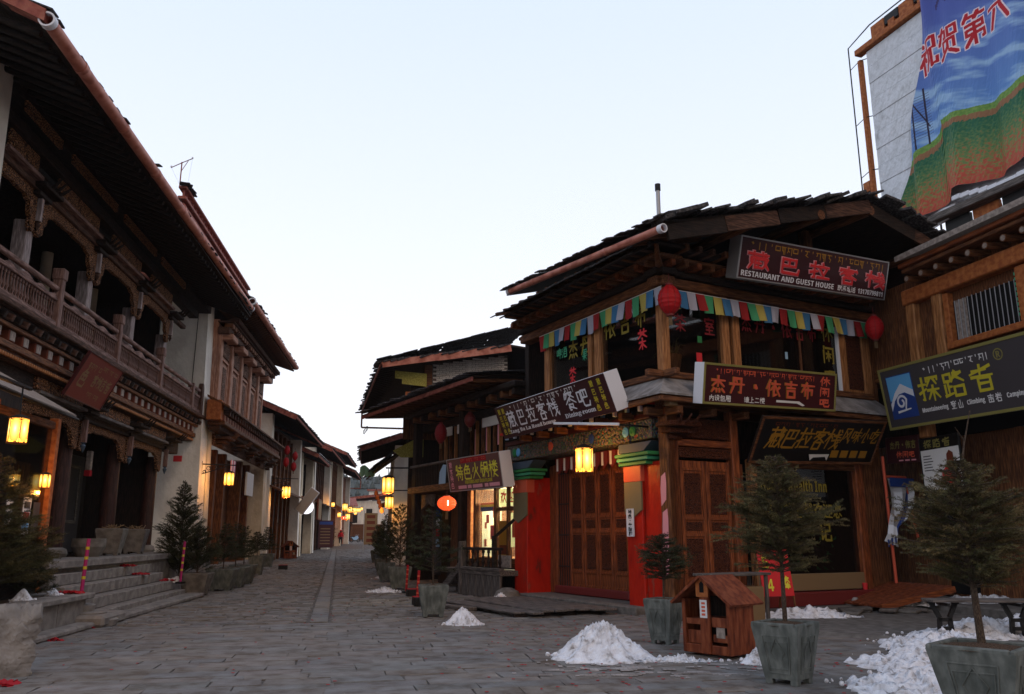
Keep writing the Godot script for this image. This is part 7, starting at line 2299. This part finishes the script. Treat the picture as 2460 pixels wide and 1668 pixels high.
func furniture() -> void:
	var b := waste_box("reddish wooden waste box with a gable roof beside the snow heap", at(2.72, 0, -11.47, deg_to_rad(-48)).scaled_local(Vector3(.93, .93, .93)))
	another(b, "second wooden waste box far up the left side of the street", at(-13.45, gy(-52), -51.5, .5))
	var be := thing("bench", "plank bench on black Y-shaped iron legs standing in the snow", "bench", at(7.0, .05, -12.75, -.08) * Transform3D(Basis(Vector3.UP, PI / 2 - 1.57), Vector3.ZERO))
	for x in [-.62, .40]: bench_end_turned(be, x)
	for i in 3: bx("seat_plank", M.grey_x, be, -.85, .525, -.22 + i * .15, 1.5, .565, -.085 + i * .15, .01)
	var tb := thing("trestle_table", "grey plank table before the carved door of the corner inn", "table", T.RF * at(.28, 0, 1.3, .06))
	for i in 3: bx("table_plank", M.grey_x, tb, -.7, .84, -.25 + i * .17, .75, .885, -.09 + i * .17, .01)
	for x in [-.6, .65]:
		for z in [-.2, .2]: bx("leg", M.grey_y, tb, x - .03, 0, z - .03, x + .03, .84, z + .03)
	bx("box_underneath", M.fawn, tb, .15, .05, -.2, .6, .65, .2, .02)
	# weathered boards laid before the gate
	var pr := thing("board_walk", "wide weathered boards laid flat before the red gate", "boards", T.RL * at(-3.3, 0, 0))
	rng.seed = 15
	for i in 8:
		var z := .42 + i * .265
		var mb := Mb.new()
		var l := rng.randf_range(-.15, .15)
		mb.cbox(-2.2 + l + i * .05, .055 + rng.randf() * .01 + (.03 if i < 6 else 0.0), z, 2.05 + l - i * .06, .10 + .03 * (1 if i < 6 else 0), z + .255, .01, Transform3D(Basis(Vector3.UP, rng.randf_range(-.012, .012)), Vector3.ZERO))
		put("board", mb, M.grey_x, pr)
	bx("bearer", M.dark_z, pr, -1.9, 0, .4, -1.8, .058, 2.5)
	bx("bearer", M.dark_z, pr, 1.5, 0, .4, 1.6, .058, 2.5)
	var lp := thing("loose_board", "short grey board lying loose before the board walk", "board", T.RL * at(-3.9, 0, 2.75, .2))
	bx("board", M.grey_x, lp, -.6, 0, -.12, .6, .09, .12, .02)
	var st := thing("flat_stones", "dark flat stones and wood scraps lying before the inn's shop window", "stones", at(7.35, 0, -17.2, .3))
	rng.seed = 16
	for i in 7:
		var mb := Mb.new()
		mb.cbox(-.3, 0, -.16, .3, .06, .16, .025, Transform3D(Basis.from_euler(Vector3(rng.randf_range(-.1, .1), rng.randf() * 3, rng.randf_range(-.12, .12))), Vector3(-.8 + i * .28, .06 + .03 * (i % 2), rng.randf_range(-.25, .25))))
		put("flat_stone", mb, M.grey_x if i % 2 else M.stone, st)
	var cu := thing("paper_cup", "small red and white cup at the foot of the inn's right post", "cup", T.RF * at(5.2, .40, .06))
	var cm := Mb.new()
	cm.lathe([Vector2(.0, 0), Vector2(.045, 0), Vector2(.06, .14), Vector2(.05, .14), Vector2(.04, .01)], 10)
	put("cup", cm, M.signred, cu)
	var bg := thing("crumpled_cloth", "crumpled pale cloth lying on the plinth of the inn", "cloth", T.RF * at(4.6, .12, .28))
	var bm := Mb.new()
	bm.lathe([Vector2(0, 0), Vector2(.22, .01), Vector2(.17, .08), Vector2(.10, .11), Vector2(.05, .19), Vector2(0, .17)], 7, Transform3D(Basis.from_scale(Vector3(1.1, .8, .7)), Vector3.ZERO))
	put("cloth", bm, M.metal_sheet, bg)
	# stone pots on the porch
	for q in [[2.5, .62, .60, "square stone pot on the porch platform, left of two"], [4.3, .60, .60, "square stone pot on the porch platform, right of two by the column"]]:
		var o := thing("stone_pot", q[3], "pot", T.L * at(q[0], 1.08, .15, .1))
		pot_mesh_into(o, q[1], q[2], M.stone, false)
		var dry := Mb.new()
		for i in 24: dry.tube([Vector3(rng.randf_range(-.2, .2), q[2], rng.randf_range(-.2, .2)), Vector3(rng.randf_range(-.25, .25), q[2] + rng.randf_range(.04, .14), rng.randf_range(-.25, .25))], .01, 3)
		stuff(put("dry_stems", dry, M.fawn, o))
	var bo := thing("stone_bowl", "round stone basin by the middle porch column", "basin", T.L * at(1.2, 1.08, .1))
	var bl := Mb.new()
	bl.lathe([Vector2(0, 0), Vector2(.24, 0), Vector2(.36, .22), Vector2(.36, .40), Vector2(.28, .40), Vector2(.2, .25), Vector2(0, .24)], 16)
	put("basin", bl, M.stone, bo)
	# rough stone slab at the corner of the planting bed
	var sl := thing("rough_stone", "rough pale stone slab leaning at the near end of the planting bed", "stone", at(-5.72, 0, -9.75, .4))
	var sm := Mb.new()
	var f := FastNoiseLite.new()
	f.seed = 8; f.frequency = 1.6
	var g := []
	var NU := 30
	var NV := 40
	for i in NU + 1:
		var row := []
		for j in NV + 1:
			var u := -.34 + .68 * i / NU
			var v := .76 * j / NV
			var round_ := .10 * pow(absf(u) / .34, 4) + .10 * pow(v / .76, 6)
			row.append(Vector3(u * (1.05 - .18 * v) + .06 * f.get_noise_2d(v * 3, 7) + .10 * v, v * (1 + .10 * f.get_noise_2d(u * 4, 3)), .20 + .03 * f.get_noise_2d(u * 2, v * 2) - .13 * v + .006 * f.get_noise_2d(u * 9, v * 9) - round_))
		g.append(row)
	for i in NU:
		for j in NV: sm.quad(g[i][j], g[i + 1][j], g[i + 1][j + 1], g[i][j + 1])
	for j in NV:
		for e in [0, NU]:
			var a: Vector3 = g[e][j]
			var c: Vector3 = g[e][j + 1]
			if e == 0: sm.quad(Vector3(a.x + .05, a.y, -.2), a, c, Vector3(c.x + .05, c.y, -.2))
			else: sm.quad(a, Vector3(a.x - .05, a.y, -.2), Vector3(c.x - .05, c.y, -.2), c)
	for i in NU: sm.quad(g[i][NV], g[i + 1][NV], Vector3(g[i + 1][NV].x, g[i + 1][NV].y - .05, -.2), Vector3(g[i][NV].x, g[i][NV].y - .05, -.2))
	put("stone", sm, M.step, sl)
	# firework sticks
	for q in [[T.L * Vector3(-3.25, .5, 1.62), .98, "magenta", "magenta firework stick standing by the planting bed"], [T.L * Vector3(3.85, .35, 1.5), 1.05, "magenta", "magenta firework stick standing right of the stone steps"], [Vector3(-2.95, 0, -24), .75, "scrap", "red firework stick before the right-hand planters, farther one"], [Vector3(-2.2, 0, -20), .75, "scrap", "red firework stick before the right-hand planters, nearer one"]]:
		var o := thing("firework_stick", q[3], "firework", at(q[0].x, q[0].y, q[0].z))
		var tm := Mb.new()
		tm.tube([Vector3.ZERO, Vector3(.03, q[1], 0)], .032, 9)
		put("paper_tube", tm, M[q[2]], o)
		for i in 4:
			var r := Mb.new()
			r.tube([Vector3(.03 * (.3 + .17 * i), q[1] * (.3 + .17 * i), 0), Vector3(.03 * (.33 + .17 * i), q[1] * (.35 + .17 * i), 0)], .034, 9)
			put("paper_band", r, M.sulphur if q[2] == "magenta" else M.coral, o)
		bx("stand", M.black, o, -.10, 0, -.10, .10, .05, .10, .01)
	# cartons at the foot of the right-hand sticks and by the far planters
	for q in [[-2.55, -22.5, "M", "small black carton between the two red firework sticks"], [-2.05, -19.6, "M", "small black carton at the nearer red firework stick"], [-10.3, -38.5, "M", "small black carton by the far left planters"]]:
		var o := thing("carton", q[3], "carton", at(q[0], gy(q[1]), q[1], .3))
		bx("box", M.black, o, -.2, 0, -.15, .2, .18, .15, .01)
		bx("flap", M.scrap, o, -.2, .18, -.15, .2, .2, .02, .004)
	# parked motorcycles at the bend
	for q in [[-21.8, -118.0, .9, "parked motorcycle before the houses at the end of the street, left one"], [-19.8, -117.0, .7, "parked motorcycle before the houses at the end of the street, right one"]]:
		var o := thing("motorcycle", q[3], "motorcycle", at(q[0], gy(q[1]), q[1], q[2]))
		for x in [-.62, .62]:
			var wm := Mb.new()
			var pts := []
			for i in 17: pts.append(Vector3(x + cos(TAU * i / 16) * .26, .31 + sin(TAU * i / 16) * .26, 0))
			wm.tube(pts, .05, 6, -1, false)
			put("wheel", wm, M.black, o)
		var body := Mb.new()
		body.prism(PackedVector2Array([Vector2(-.75, .72), Vector2(-.2, .66), Vector2(.1, .86), Vector2(.4, .86), Vector2(.55, .6), Vector2(.2, .32), Vector2(-.3, .32), Vector2(-.5, .5)]), -.11, .11)
		put("body", body, M.paleblue, o)
		bx("seat", M.black, o, -.75, .72, -.12, .05, .82, .12, .03)
		var hb := Mb.new()
		hb.tube([Vector3(.62, .31, 0), Vector3(.42, .95, 0), Vector3(.40, 1.02, -.3)], .025, 5)
		hb.tube([Vector3(.42, .95, 0), Vector3(.40, 1.02, .3)], .025, 5)
		put("handlebar", hb, M.steel, o)

func bench_end_turned(parent: Node, x: float) -> void:
	# the iron Y shows its broad side to the square
	var mb := Mb.new()
	for s in [-1.0, 1.0]:
		mb.beam(Vector3(x + s * .09, .05, 0), Vector3(x + s * .07, .30, 0), .05, .06)
		mb.beam(Vector3(x + s * .07, .30, 0), Vector3(x + s * .17, .50, 0), .05, .06)
		mb.beam(Vector3(x + s * .12, .50, 0), Vector3(x + s * .22, .515, 0), .05, .04)
	for y in [.15, .27]: mb.beam(Vector3(x - .09, y, 0), Vector3(x + .09, y, 0), .05, .05)
	mb.cbox(x - .17, 0, -.05, x + .17, .05, .05, .01)
	mb.beam(Vector3(x, .49, -.2), Vector3(x, .49, .2), .04, .04)
	put("leg", mb, M.iron, parent)

# ---------------------------------------------------------------- trees and planters
func plants() -> void:
	var dk := Color(.036, .045, .024)
	var ol := Color(.085, .083, .040)
	var pa := planter("grey-green square planter beside the wooden waste box", Vector3(2.93, 0, -9.32), .80, .53, .59, ["bushy conifer with a broad skirt in the planter beside the waste box", 1.84, .64, 270, 101, 4, .028, ol, .036])
	planter("grey-green square planter cut by the right edge of the picture", Vector3(3.94, 0, -7.32), .78, .68, .60, ["round-headed conifer with a bare stem and one long leader in the nearest planter", 1.62, .60, 290, 102, 4, .036, ol, .032])
	planter("dark grey planter between the red gate pillar and the waste box", Vector3(2.22, 0, -12.65), .9, .44, .60, ["small ragged conifer in front of the red gate pillar", .98, .44, 170, 103, 4, .018, dk, .036])
	var k := 0
	for q in [[-1.55, -16.95, .58, .56, 1.5, .75, 3, "nearest planter of the row along the right side of the street", "thin open conifer with flat whorls in front of the hotpot house steps"],
			[-3.35, -25.6, .70, .62, 1.9, .8, 2, "second planter of the row along the right side of the street", "dense dark conifer in the second right-hand planter"],
			[-4.35, -29.6, .62, .6, 1.7, .58, 2, "third planter along the right side of the street", "dense dark conifer below the nearest right-hand lantern"],
			[-5.13, -34, .62, .6, 1.5, .55, 2, "fourth planter along the right side of the street", "dark conifer behind the one below the nearest right-hand lantern"],
			[-6.0, -39.0, .62, .6, 1.5, .5, 2, "fifth planter along the right side of the street", "dark conifer fifth along the right side of the street"],
			[-7.4, -46.5, .62, .6, 1.4, .45, 2, "farthest planter along the right side of the street", "farthest conifer along the right side of the street"]]:
		planter(q[7], Vector3(q[0], gy(q[1]), q[1]), .15, q[2], q[3], [q[8], q[4], q[5], 60 if q[6] == 3 else 90, 110 + k, q[6], .022, dk, .07])
		k += 1
	k = 0
	for q in [[-8.30, -22.6, .74, .56, 1.25, .7, 2, "weathered pale planter right of the stone steps", "bushy conifer in the pale planter right of the steps", "stone"],
			[-8.40, -24.9, .78, .58, 1.35, .62, 3, "dark planter next to the pale one right of the steps", "thin conifer in the dark planter next to the pale one", "pot"],
			[-8.6, -26.6, .78, .58, 1.4, .55, 3, "dark planter third right of the steps", "thin conifer in the third planter right of the steps", "pot"],
			[-8.9, -28.4, .78, .58, 1.3, .5, 3, "dark planter fourth right of the steps", "thin conifer in the fourth planter right of the steps", "pot"],
			[-10.0, -33.5, .58, .72, .95, .6, 3, "lone square planter farther up the left side", "low spreading conifer in the lone planter on the left", "pot"],
			[-11.6, -40.5, .6, .6, 1.3, .6, 3, "planter before the doorway of the panelled house's neighbour", "thin conifer before the first white house up the street", "pot"],
			[-16.0, -64.0, .7, .6, 1.5, .6, 2, "planter below the round white lamp's neighbour house", "bushy small conifer up the left side before the cream house", "pot"],
			[-17.2, -72.0, .7, .6, 1.5, .6, 2, "planter farther on the left, before the passer-by", "conifer on the left before the passer-by", "pot"],
			[-18.3, -80.0, .7, .6, 1.6, .6, 2, "planter on the left next to the passer-by", "conifer on the left next to the passer-by", "pot"],
			[-19.6, -92.0, .8, .6, 2.2, .9, 2, "planter on the left beyond the passer-by", "conifer on the left beyond the passer-by", "pot"],
			[-20.8, -101.0, .8, .6, 2.2, 1.0, 2, "last planter on the left at the street bend", "last conifer on the left at the street bend", "pot"]]:
		planter(q[7], Vector3(q[0], gy(q[1]), q[1]), .1, q[2], q[3], [q[8], q[4], q[5], 120 if q[6] == 3 else 130, 130 + k, q[6], .02, dk, .06], q[9])
		k += 1
	var o := thing("potted_conifer", "tall dense conifer against the white end wall right of the steps", "tree", at(-9.15, .35, -23.6))
	conifer(o, 0, 2.75, .85, 300, 150, 2, .04, dk, .045)
	o = thing("bed_conifer", "wide conifer with reaching branches at the left edge in the planting bed", "tree", at(-7.95, .5, -12.9))
	conifer(o, 0, 2.3, 1.25, 170, 151, 0, .05, Color(.065, .066, .030), .05)
	o = thing("bed_shrub", "rounded dark shrub at the right end of the planting bed", "shrub", T.L * at(-3.95, .5, 1.0))
	conifer(o, 0, 1.0, .55, 170, 152, 2, .03, dk, .06)
	rng.seed = 160
	var tw := thing("leader_shoot", "long bare brown leader shoot above the nearest round conifer", "twig", at(3.94, 1.98, -7.32))
	var mb := Mb.new()
	mb.tube([Vector3(0, .1, 0), Vector3(.06, .35, 0), Vector3(.13, .62, .02)], .010, 5, .005)
	mb.tube([Vector3(.06, .35, 0), Vector3(-.02, .47, .02)], .006, 4, .003)
	put("shoot", mb, M.bark, tw)

# ---------------------------------------------------------------- snow and litter
func snow_and_litter() -> void:
	rng.seed = 200
	snow_heap("peaked heap of dirty snow left of the waste box", Vector3(1.14, 0, -11.2), .66, .55, .42, 201, 1.0)
	snow_heap("small rounded snow heap before the board walk", Vector3(-.87, 0, -15.4), .36, .3, .27, 202, .8)
	snow_heap("small snow patch under the board fence of the hotpot house", Vector3(-.25, .02, -20.6), .42, .3, .16, 203, .8)
	snow_heap("low snow remnant at the right foot of the waste box", Vector3(3.08, 0, -10.75), .36, .22, .17, 204, .8)
	snow_heap("thin icy snow strip at the left foot of the waste box", Vector3(2.05, 0, -10.9), .55, .16, .03, 205, .8)
	snow_heap("long low snow bank before the inn's shop window", Vector3(5.5, 0, -16.2), 1.25, .42, .20, 206, .8)
	snow_heap("snow patch nearest to the camera by the right planter", Vector3(4.15, .03, -9.0), .80, .62, .10, 207, .5)
	snow_heap("broad snow patch behind the nearest one on the right", Vector3(5.05, .05, -10.4), 1.0, .80, .12, 208, .5)
	snow_heap("snow patch before the bench, upper left part", Vector3(6.0, .05, -12.0), .95, .85, .16, 209, .6)
	snow_heap("thick snow under the bench at the right edge", Vector3(7.2, .05, -13.2), 1.3, .7, .20, 210, .7)
	snow_heap("deep snow at the right edge behind the bench", Vector3(8.4, .05, -13.6), 1.2, .8, .28, 211, .7)
	snow_heap("far snow strip along the foot of the orange timber shop", Vector3(9.6, .22, -17.6), 1.6, .4, .10, 212, .6)
	snow_heap("snow remnant by the second right-hand planter", Vector3(-3.6, 0, -24.2), .55, .3, .10, 213, .6)
	snow_heap("snow remnant behind the second right-hand planter", Vector3(-4.6, 0, -31.5), .6, .35, .14, 214, .6)
	var p: Vector3 = T.L * Vector3(-4.9, .55, 1.35)
	snow_heap("larger lump of snow on the planting bed", p, .17, .14, .17, 215, 1.0)
	p = T.L * Vector3(-3.75, .55, 1.35)
	snow_heap("smaller lump of snow on the planting bed by the firework stick", p, .13, .11, .13, 216, 1.0)
	p = T.L * Vector3(4.3, .42, 1.35)
	snow_heap("snow remnant right of the steps under the firework stick", p, .34, .2, .08, 217, .6)
	var bo := thing("boulder", "snow-capped boulder by the board fence of the hotpot house", "boulder", at(-.12, 0, -20.75))
	var mb := Mb.new()
	mb.lathe([Vector2(0, -.02), Vector2(.26, 0), Vector2(.31, .10), Vector2(.24, .24), Vector2(.10, .32), Vector2(0, .33)], 9, Transform3D(Basis.from_scale(Vector3(1.15, 1, .8)), Vector3.ZERO))
	put("stone", mb, M.stone, bo)
	# thin ice on the pavement in front of the heap
	var ice := thing("ice_patch", "thin dirty ice film on the pavement before the snow heap", "ice", at(1.5, .0, -10.2))
	var im := Mb.new()
	var f := FastNoiseLite.new()
	f.seed = 5; f.frequency = .9; f.fractal_octaves = 4
	for i in 60:
		for j in 26:
			var x := -1.5 + i * .05
			var z := -.7 + j * .05
			var e := 1.0 - pow(x / 1.5, 2) - pow(z / .6, 2)
			if f.get_noise_2d(x * 2, z * 4) + e * .30 > .38: im.cbox(x, .004, z, x + .05, .014 + .006 * absf(f.get_noise_2d(x * 9, z * 9)), z + .05, .004)
	put("ice_film", im, M.metal_sheet, ice)
	# red firecracker paper
	var k := 0
	for q in [[T.L * Vector3(1.4, .865, .85), .55, .12, "red firecracker paper on the top step"], [T.L * Vector3(1.95, .66, 1.05), .42, .12, "red firecracker paper on the second step"], [T.L * Vector3(3.6, .44, 1.2), .42, .2, "red firecracker paper at the right end of the steps"],
			[T.L * Vector3(-3.4, .57, 1.5), .35, .18, "red firecracker paper on the cap of the planting bed"], [Vector3(-7.3, 0, -14.7), .42, .14, "red firecracker paper at the foot of the rounded stone"], [Vector3(-6.95, 0, -13.0), .42, .14, "red firecracker paper along the kerb of the planting bed"], [Vector3(-8.05, 0, -20.8), .34, .1, "red firecracker paper past the right end of the bottom step"], [Vector3(-5.4, 0, -9.2), .4, .18, "red firecracker paper before the rough stone slab"]]:
		rng.seed = 300 + k
		var o := thing("firecracker_paper", q[3], "litter", at(q[0].x, q[0].y, q[0].z))
		var lm := Mb.new()
		for i in 40:
			var a := rng.randf() * TAU
			var r := sqrt(rng.randf())
			var c := Vector3(cos(a) * r * q[1] * .55, .006 + rng.randf() * .035 * (1 - r), sin(a) * r * q[2])
			lm.box(-.045, 0, -.03, .045, .004, .03, Transform3D(Basis.from_euler(Vector3(rng.randf_range(-.5, .5), rng.randf() * 3, rng.randf_range(-.5, .5))), c))
		put("paper_scraps", lm, M.scrap, o)
		k += 1
	rng.seed = 400
	var sc := Mb.new()
	for i in 420:
		var x := rng.randf_range(-6.5, 7.5)
		var z := rng.randf_range(-24, -7.0)
		if rng.randf() < .55: x = lerpf(x, 3.0, .65); z = lerpf(z, -9.5, .6)
		sc.box(-.018, .012, -.010, .018, .016, .010, at(x, .0, z, rng.randf() * 3))
	var so := stuff(put("paper_crumbs", sc, M.scrap))
	tag(so, "tiny red paper crumbs scattered over the pavement", "litter")

# ---------------------------------------------------------------- a person far up the street
func figure_mesh(bones: Array, cell: float) -> Mb:
	# tapered capsules joined by a smooth minimum, meshed as surface nets
	var lo := Vector3(1e9, 1e9, 1e9)
	var hi := -lo
	for b in bones:
		var r := maxf(b[2], b[3]) + cell * 2
		for e in [b[0], b[1]]:
			lo = lo.min(e - Vector3.ONE * r); hi = hi.max(e + Vector3.ONE * r)
	var n := Vector3i((hi - lo) / cell) + Vector3i.ONE
	var val := PackedFloat32Array()
	val.resize((n.x + 1) * (n.y + 1) * (n.z + 1))
	var sx := n.y + 1
	for x in n.x + 1:
		for z in n.z + 1:
			for y in n.y + 1:
				var p := lo + Vector3(x, y, z) * cell
				var d := 1e3
				for b in bones:
					var ab: Vector3 = b[1] - b[0]
					var t := clampf((p - b[0]).dot(ab) / ab.length_squared(), 0, 1)
					var e: float = (p - b[0] - ab * t).length() - lerpf(b[2], b[3], t)
					var h := clampf(.5 + .5 * (d - e) / .035, 0, 1)
					d = lerpf(d, e, h) - .035 * h * (1 - h)
				val[(x * (n.z + 1) + z) * sx + y] = d
	var vert := {}
	var mb := Mb.new()
	var gv := func(x: int, y: int, z: int) -> float: return val[(x * (n.z + 1) + z) * sx + y]
	for x in n.x:
		for z in n.z:
			for y in n.y:
				var s := Vector3.ZERO
				var c := 0
				for e in [[0, 0, 0, 1, 0, 0], [0, 1, 0, 1, 1, 0], [0, 0, 1, 1, 0, 1], [0, 1, 1, 1, 1, 1], [0, 0, 0, 0, 1, 0], [1, 0, 0, 1, 1, 0], [0, 0, 1, 0, 1, 1], [1, 0, 1, 1, 1, 1], [0, 0, 0, 0, 0, 1], [1, 0, 0, 1, 0, 1], [0, 1, 0, 0, 1, 1], [1, 1, 0, 1, 1, 1]]:
					var a: float = gv.call(x + e[0], y + e[1], z + e[2])
					var b: float = gv.call(x + e[3], y + e[4], z + e[5])
					if (a < 0) != (b < 0):
						s += Vector3(e[0], e[1], e[2]).lerp(Vector3(e[3], e[4], e[5]), a / (a - b)); c += 1
				if c: vert[Vector3i(x, y, z)] = lo + (Vector3(x, y, z) + s / c) * cell
	for k in vert:
		for ax in 3:
			var o := Vector3i.ZERO; o[ax] = 1
			var u := Vector3i.ZERO; u[(ax + 1) % 3] = 1
			var w := Vector3i.ZERO; w[(ax + 2) % 3] = 1
			var p: Vector3i = k + u + w
			var a: float = gv.call(p.x, p.y, p.z)
			var q := p + o
			if q.x > n.x or q.y > n.y or q.z > n.z: continue
			var b: float = gv.call(q.x, q.y, q.z)
			if (a < 0) == (b < 0): continue
			if not (vert.has(k + u) and vert.has(k + w) and vert.has(p)): continue
			if a < 0: mb.quad(vert[k], vert[k + u], vert[p], vert[k + w])
			else: mb.quad(vert[k + w], vert[p], vert[k + u], vert[k])
	return mb

func passer_by() -> void:
	var z := -92.0
	var x := (818.0 - 1230.0) / 2042.0 * 92.0
	var o := thing("person", "person in a red top and dark trousers walking up the middle of the far street", "person", at(x, gy(z), z, .25))
	var V := func(a: float, b: float, c: float) -> Vector3: return Vector3(a, b, c)
	var legs := [[V.call(-.09, .86, 0), V.call(-.10, .47, .05), .095, .065], [V.call(-.10, .47, .05), V.call(-.10, .09, -.06), .062, .042], [V.call(-.10, .05, -.06), V.call(-.11, .035, .12), .045, .035],
		[V.call(.09, .86, 0), V.call(.10, .48, -.02), .095, .065], [V.call(.10, .48, -.02), V.call(.10, .10, -.22), .062, .042], [V.call(.10, .06, -.22), V.call(.11, .035, -.05), .045, .035],
		[V.call(-.07, .90, 0), V.call(.07, .90, 0), .12, .12], [V.call(0, .92, 0), V.call(0, 1.22, .03), .14, .15], [V.call(-.12, 1.34, .04), V.call(.12, 1.34, .04), .085, .085], [V.call(0, 1.36, .05), V.call(0, 1.46, .08), .055, .05],
		[V.call(0, 1.53, .10), V.call(0, 1.59, .09), .092, .095], [V.call(0, 1.53, .19), V.call(0, 1.52, .205), .02, .015],
		[V.call(-.18, 1.33, .03), V.call(-.26, 1.07, .02), .055, .045], [V.call(-.26, 1.07, .02), V.call(-.24, .86, .12), .042, .032], [V.call(-.24, .84, .13), V.call(-.24, .76, .15), .034, .024],
		[V.call(.18, 1.33, .03), V.call(.26, 1.07, .0), .055, .045], [V.call(.26, 1.07, .0), V.call(.25, .86, .08), .042, .032], [V.call(.25, .84, .09), V.call(.25, .76, .11), .034, .024]]
	put("body", figure_mesh(legs, .026), M.black, o)
	var jk := [[V.call(0, 1.08, .02), V.call(0, 1.24, .03), .175, .18], [V.call(-.13, 1.34, .04), V.call(.13, 1.34, .04), .105, .105], [V.call(-.18, 1.33, .03), V.call(-.26, 1.07, .02), .075, .066], [V.call(-.26, 1.07, .02), V.call(-.245, .90, .10), .062, .055], [V.call(.18, 1.33, .03), V.call(.26, 1.07, .0), .075, .066], [V.call(.26, 1.07, .0), V.call(.255, .90, .06), .062, .055]]
	put("jacket", figure_mesh(jk, .028), M.scrap, o)
	put("cap", figure_mesh([[V.call(0, 1.60, .085), V.call(0, 1.62, .08), .108, .10]], .026), M.scrap, o)
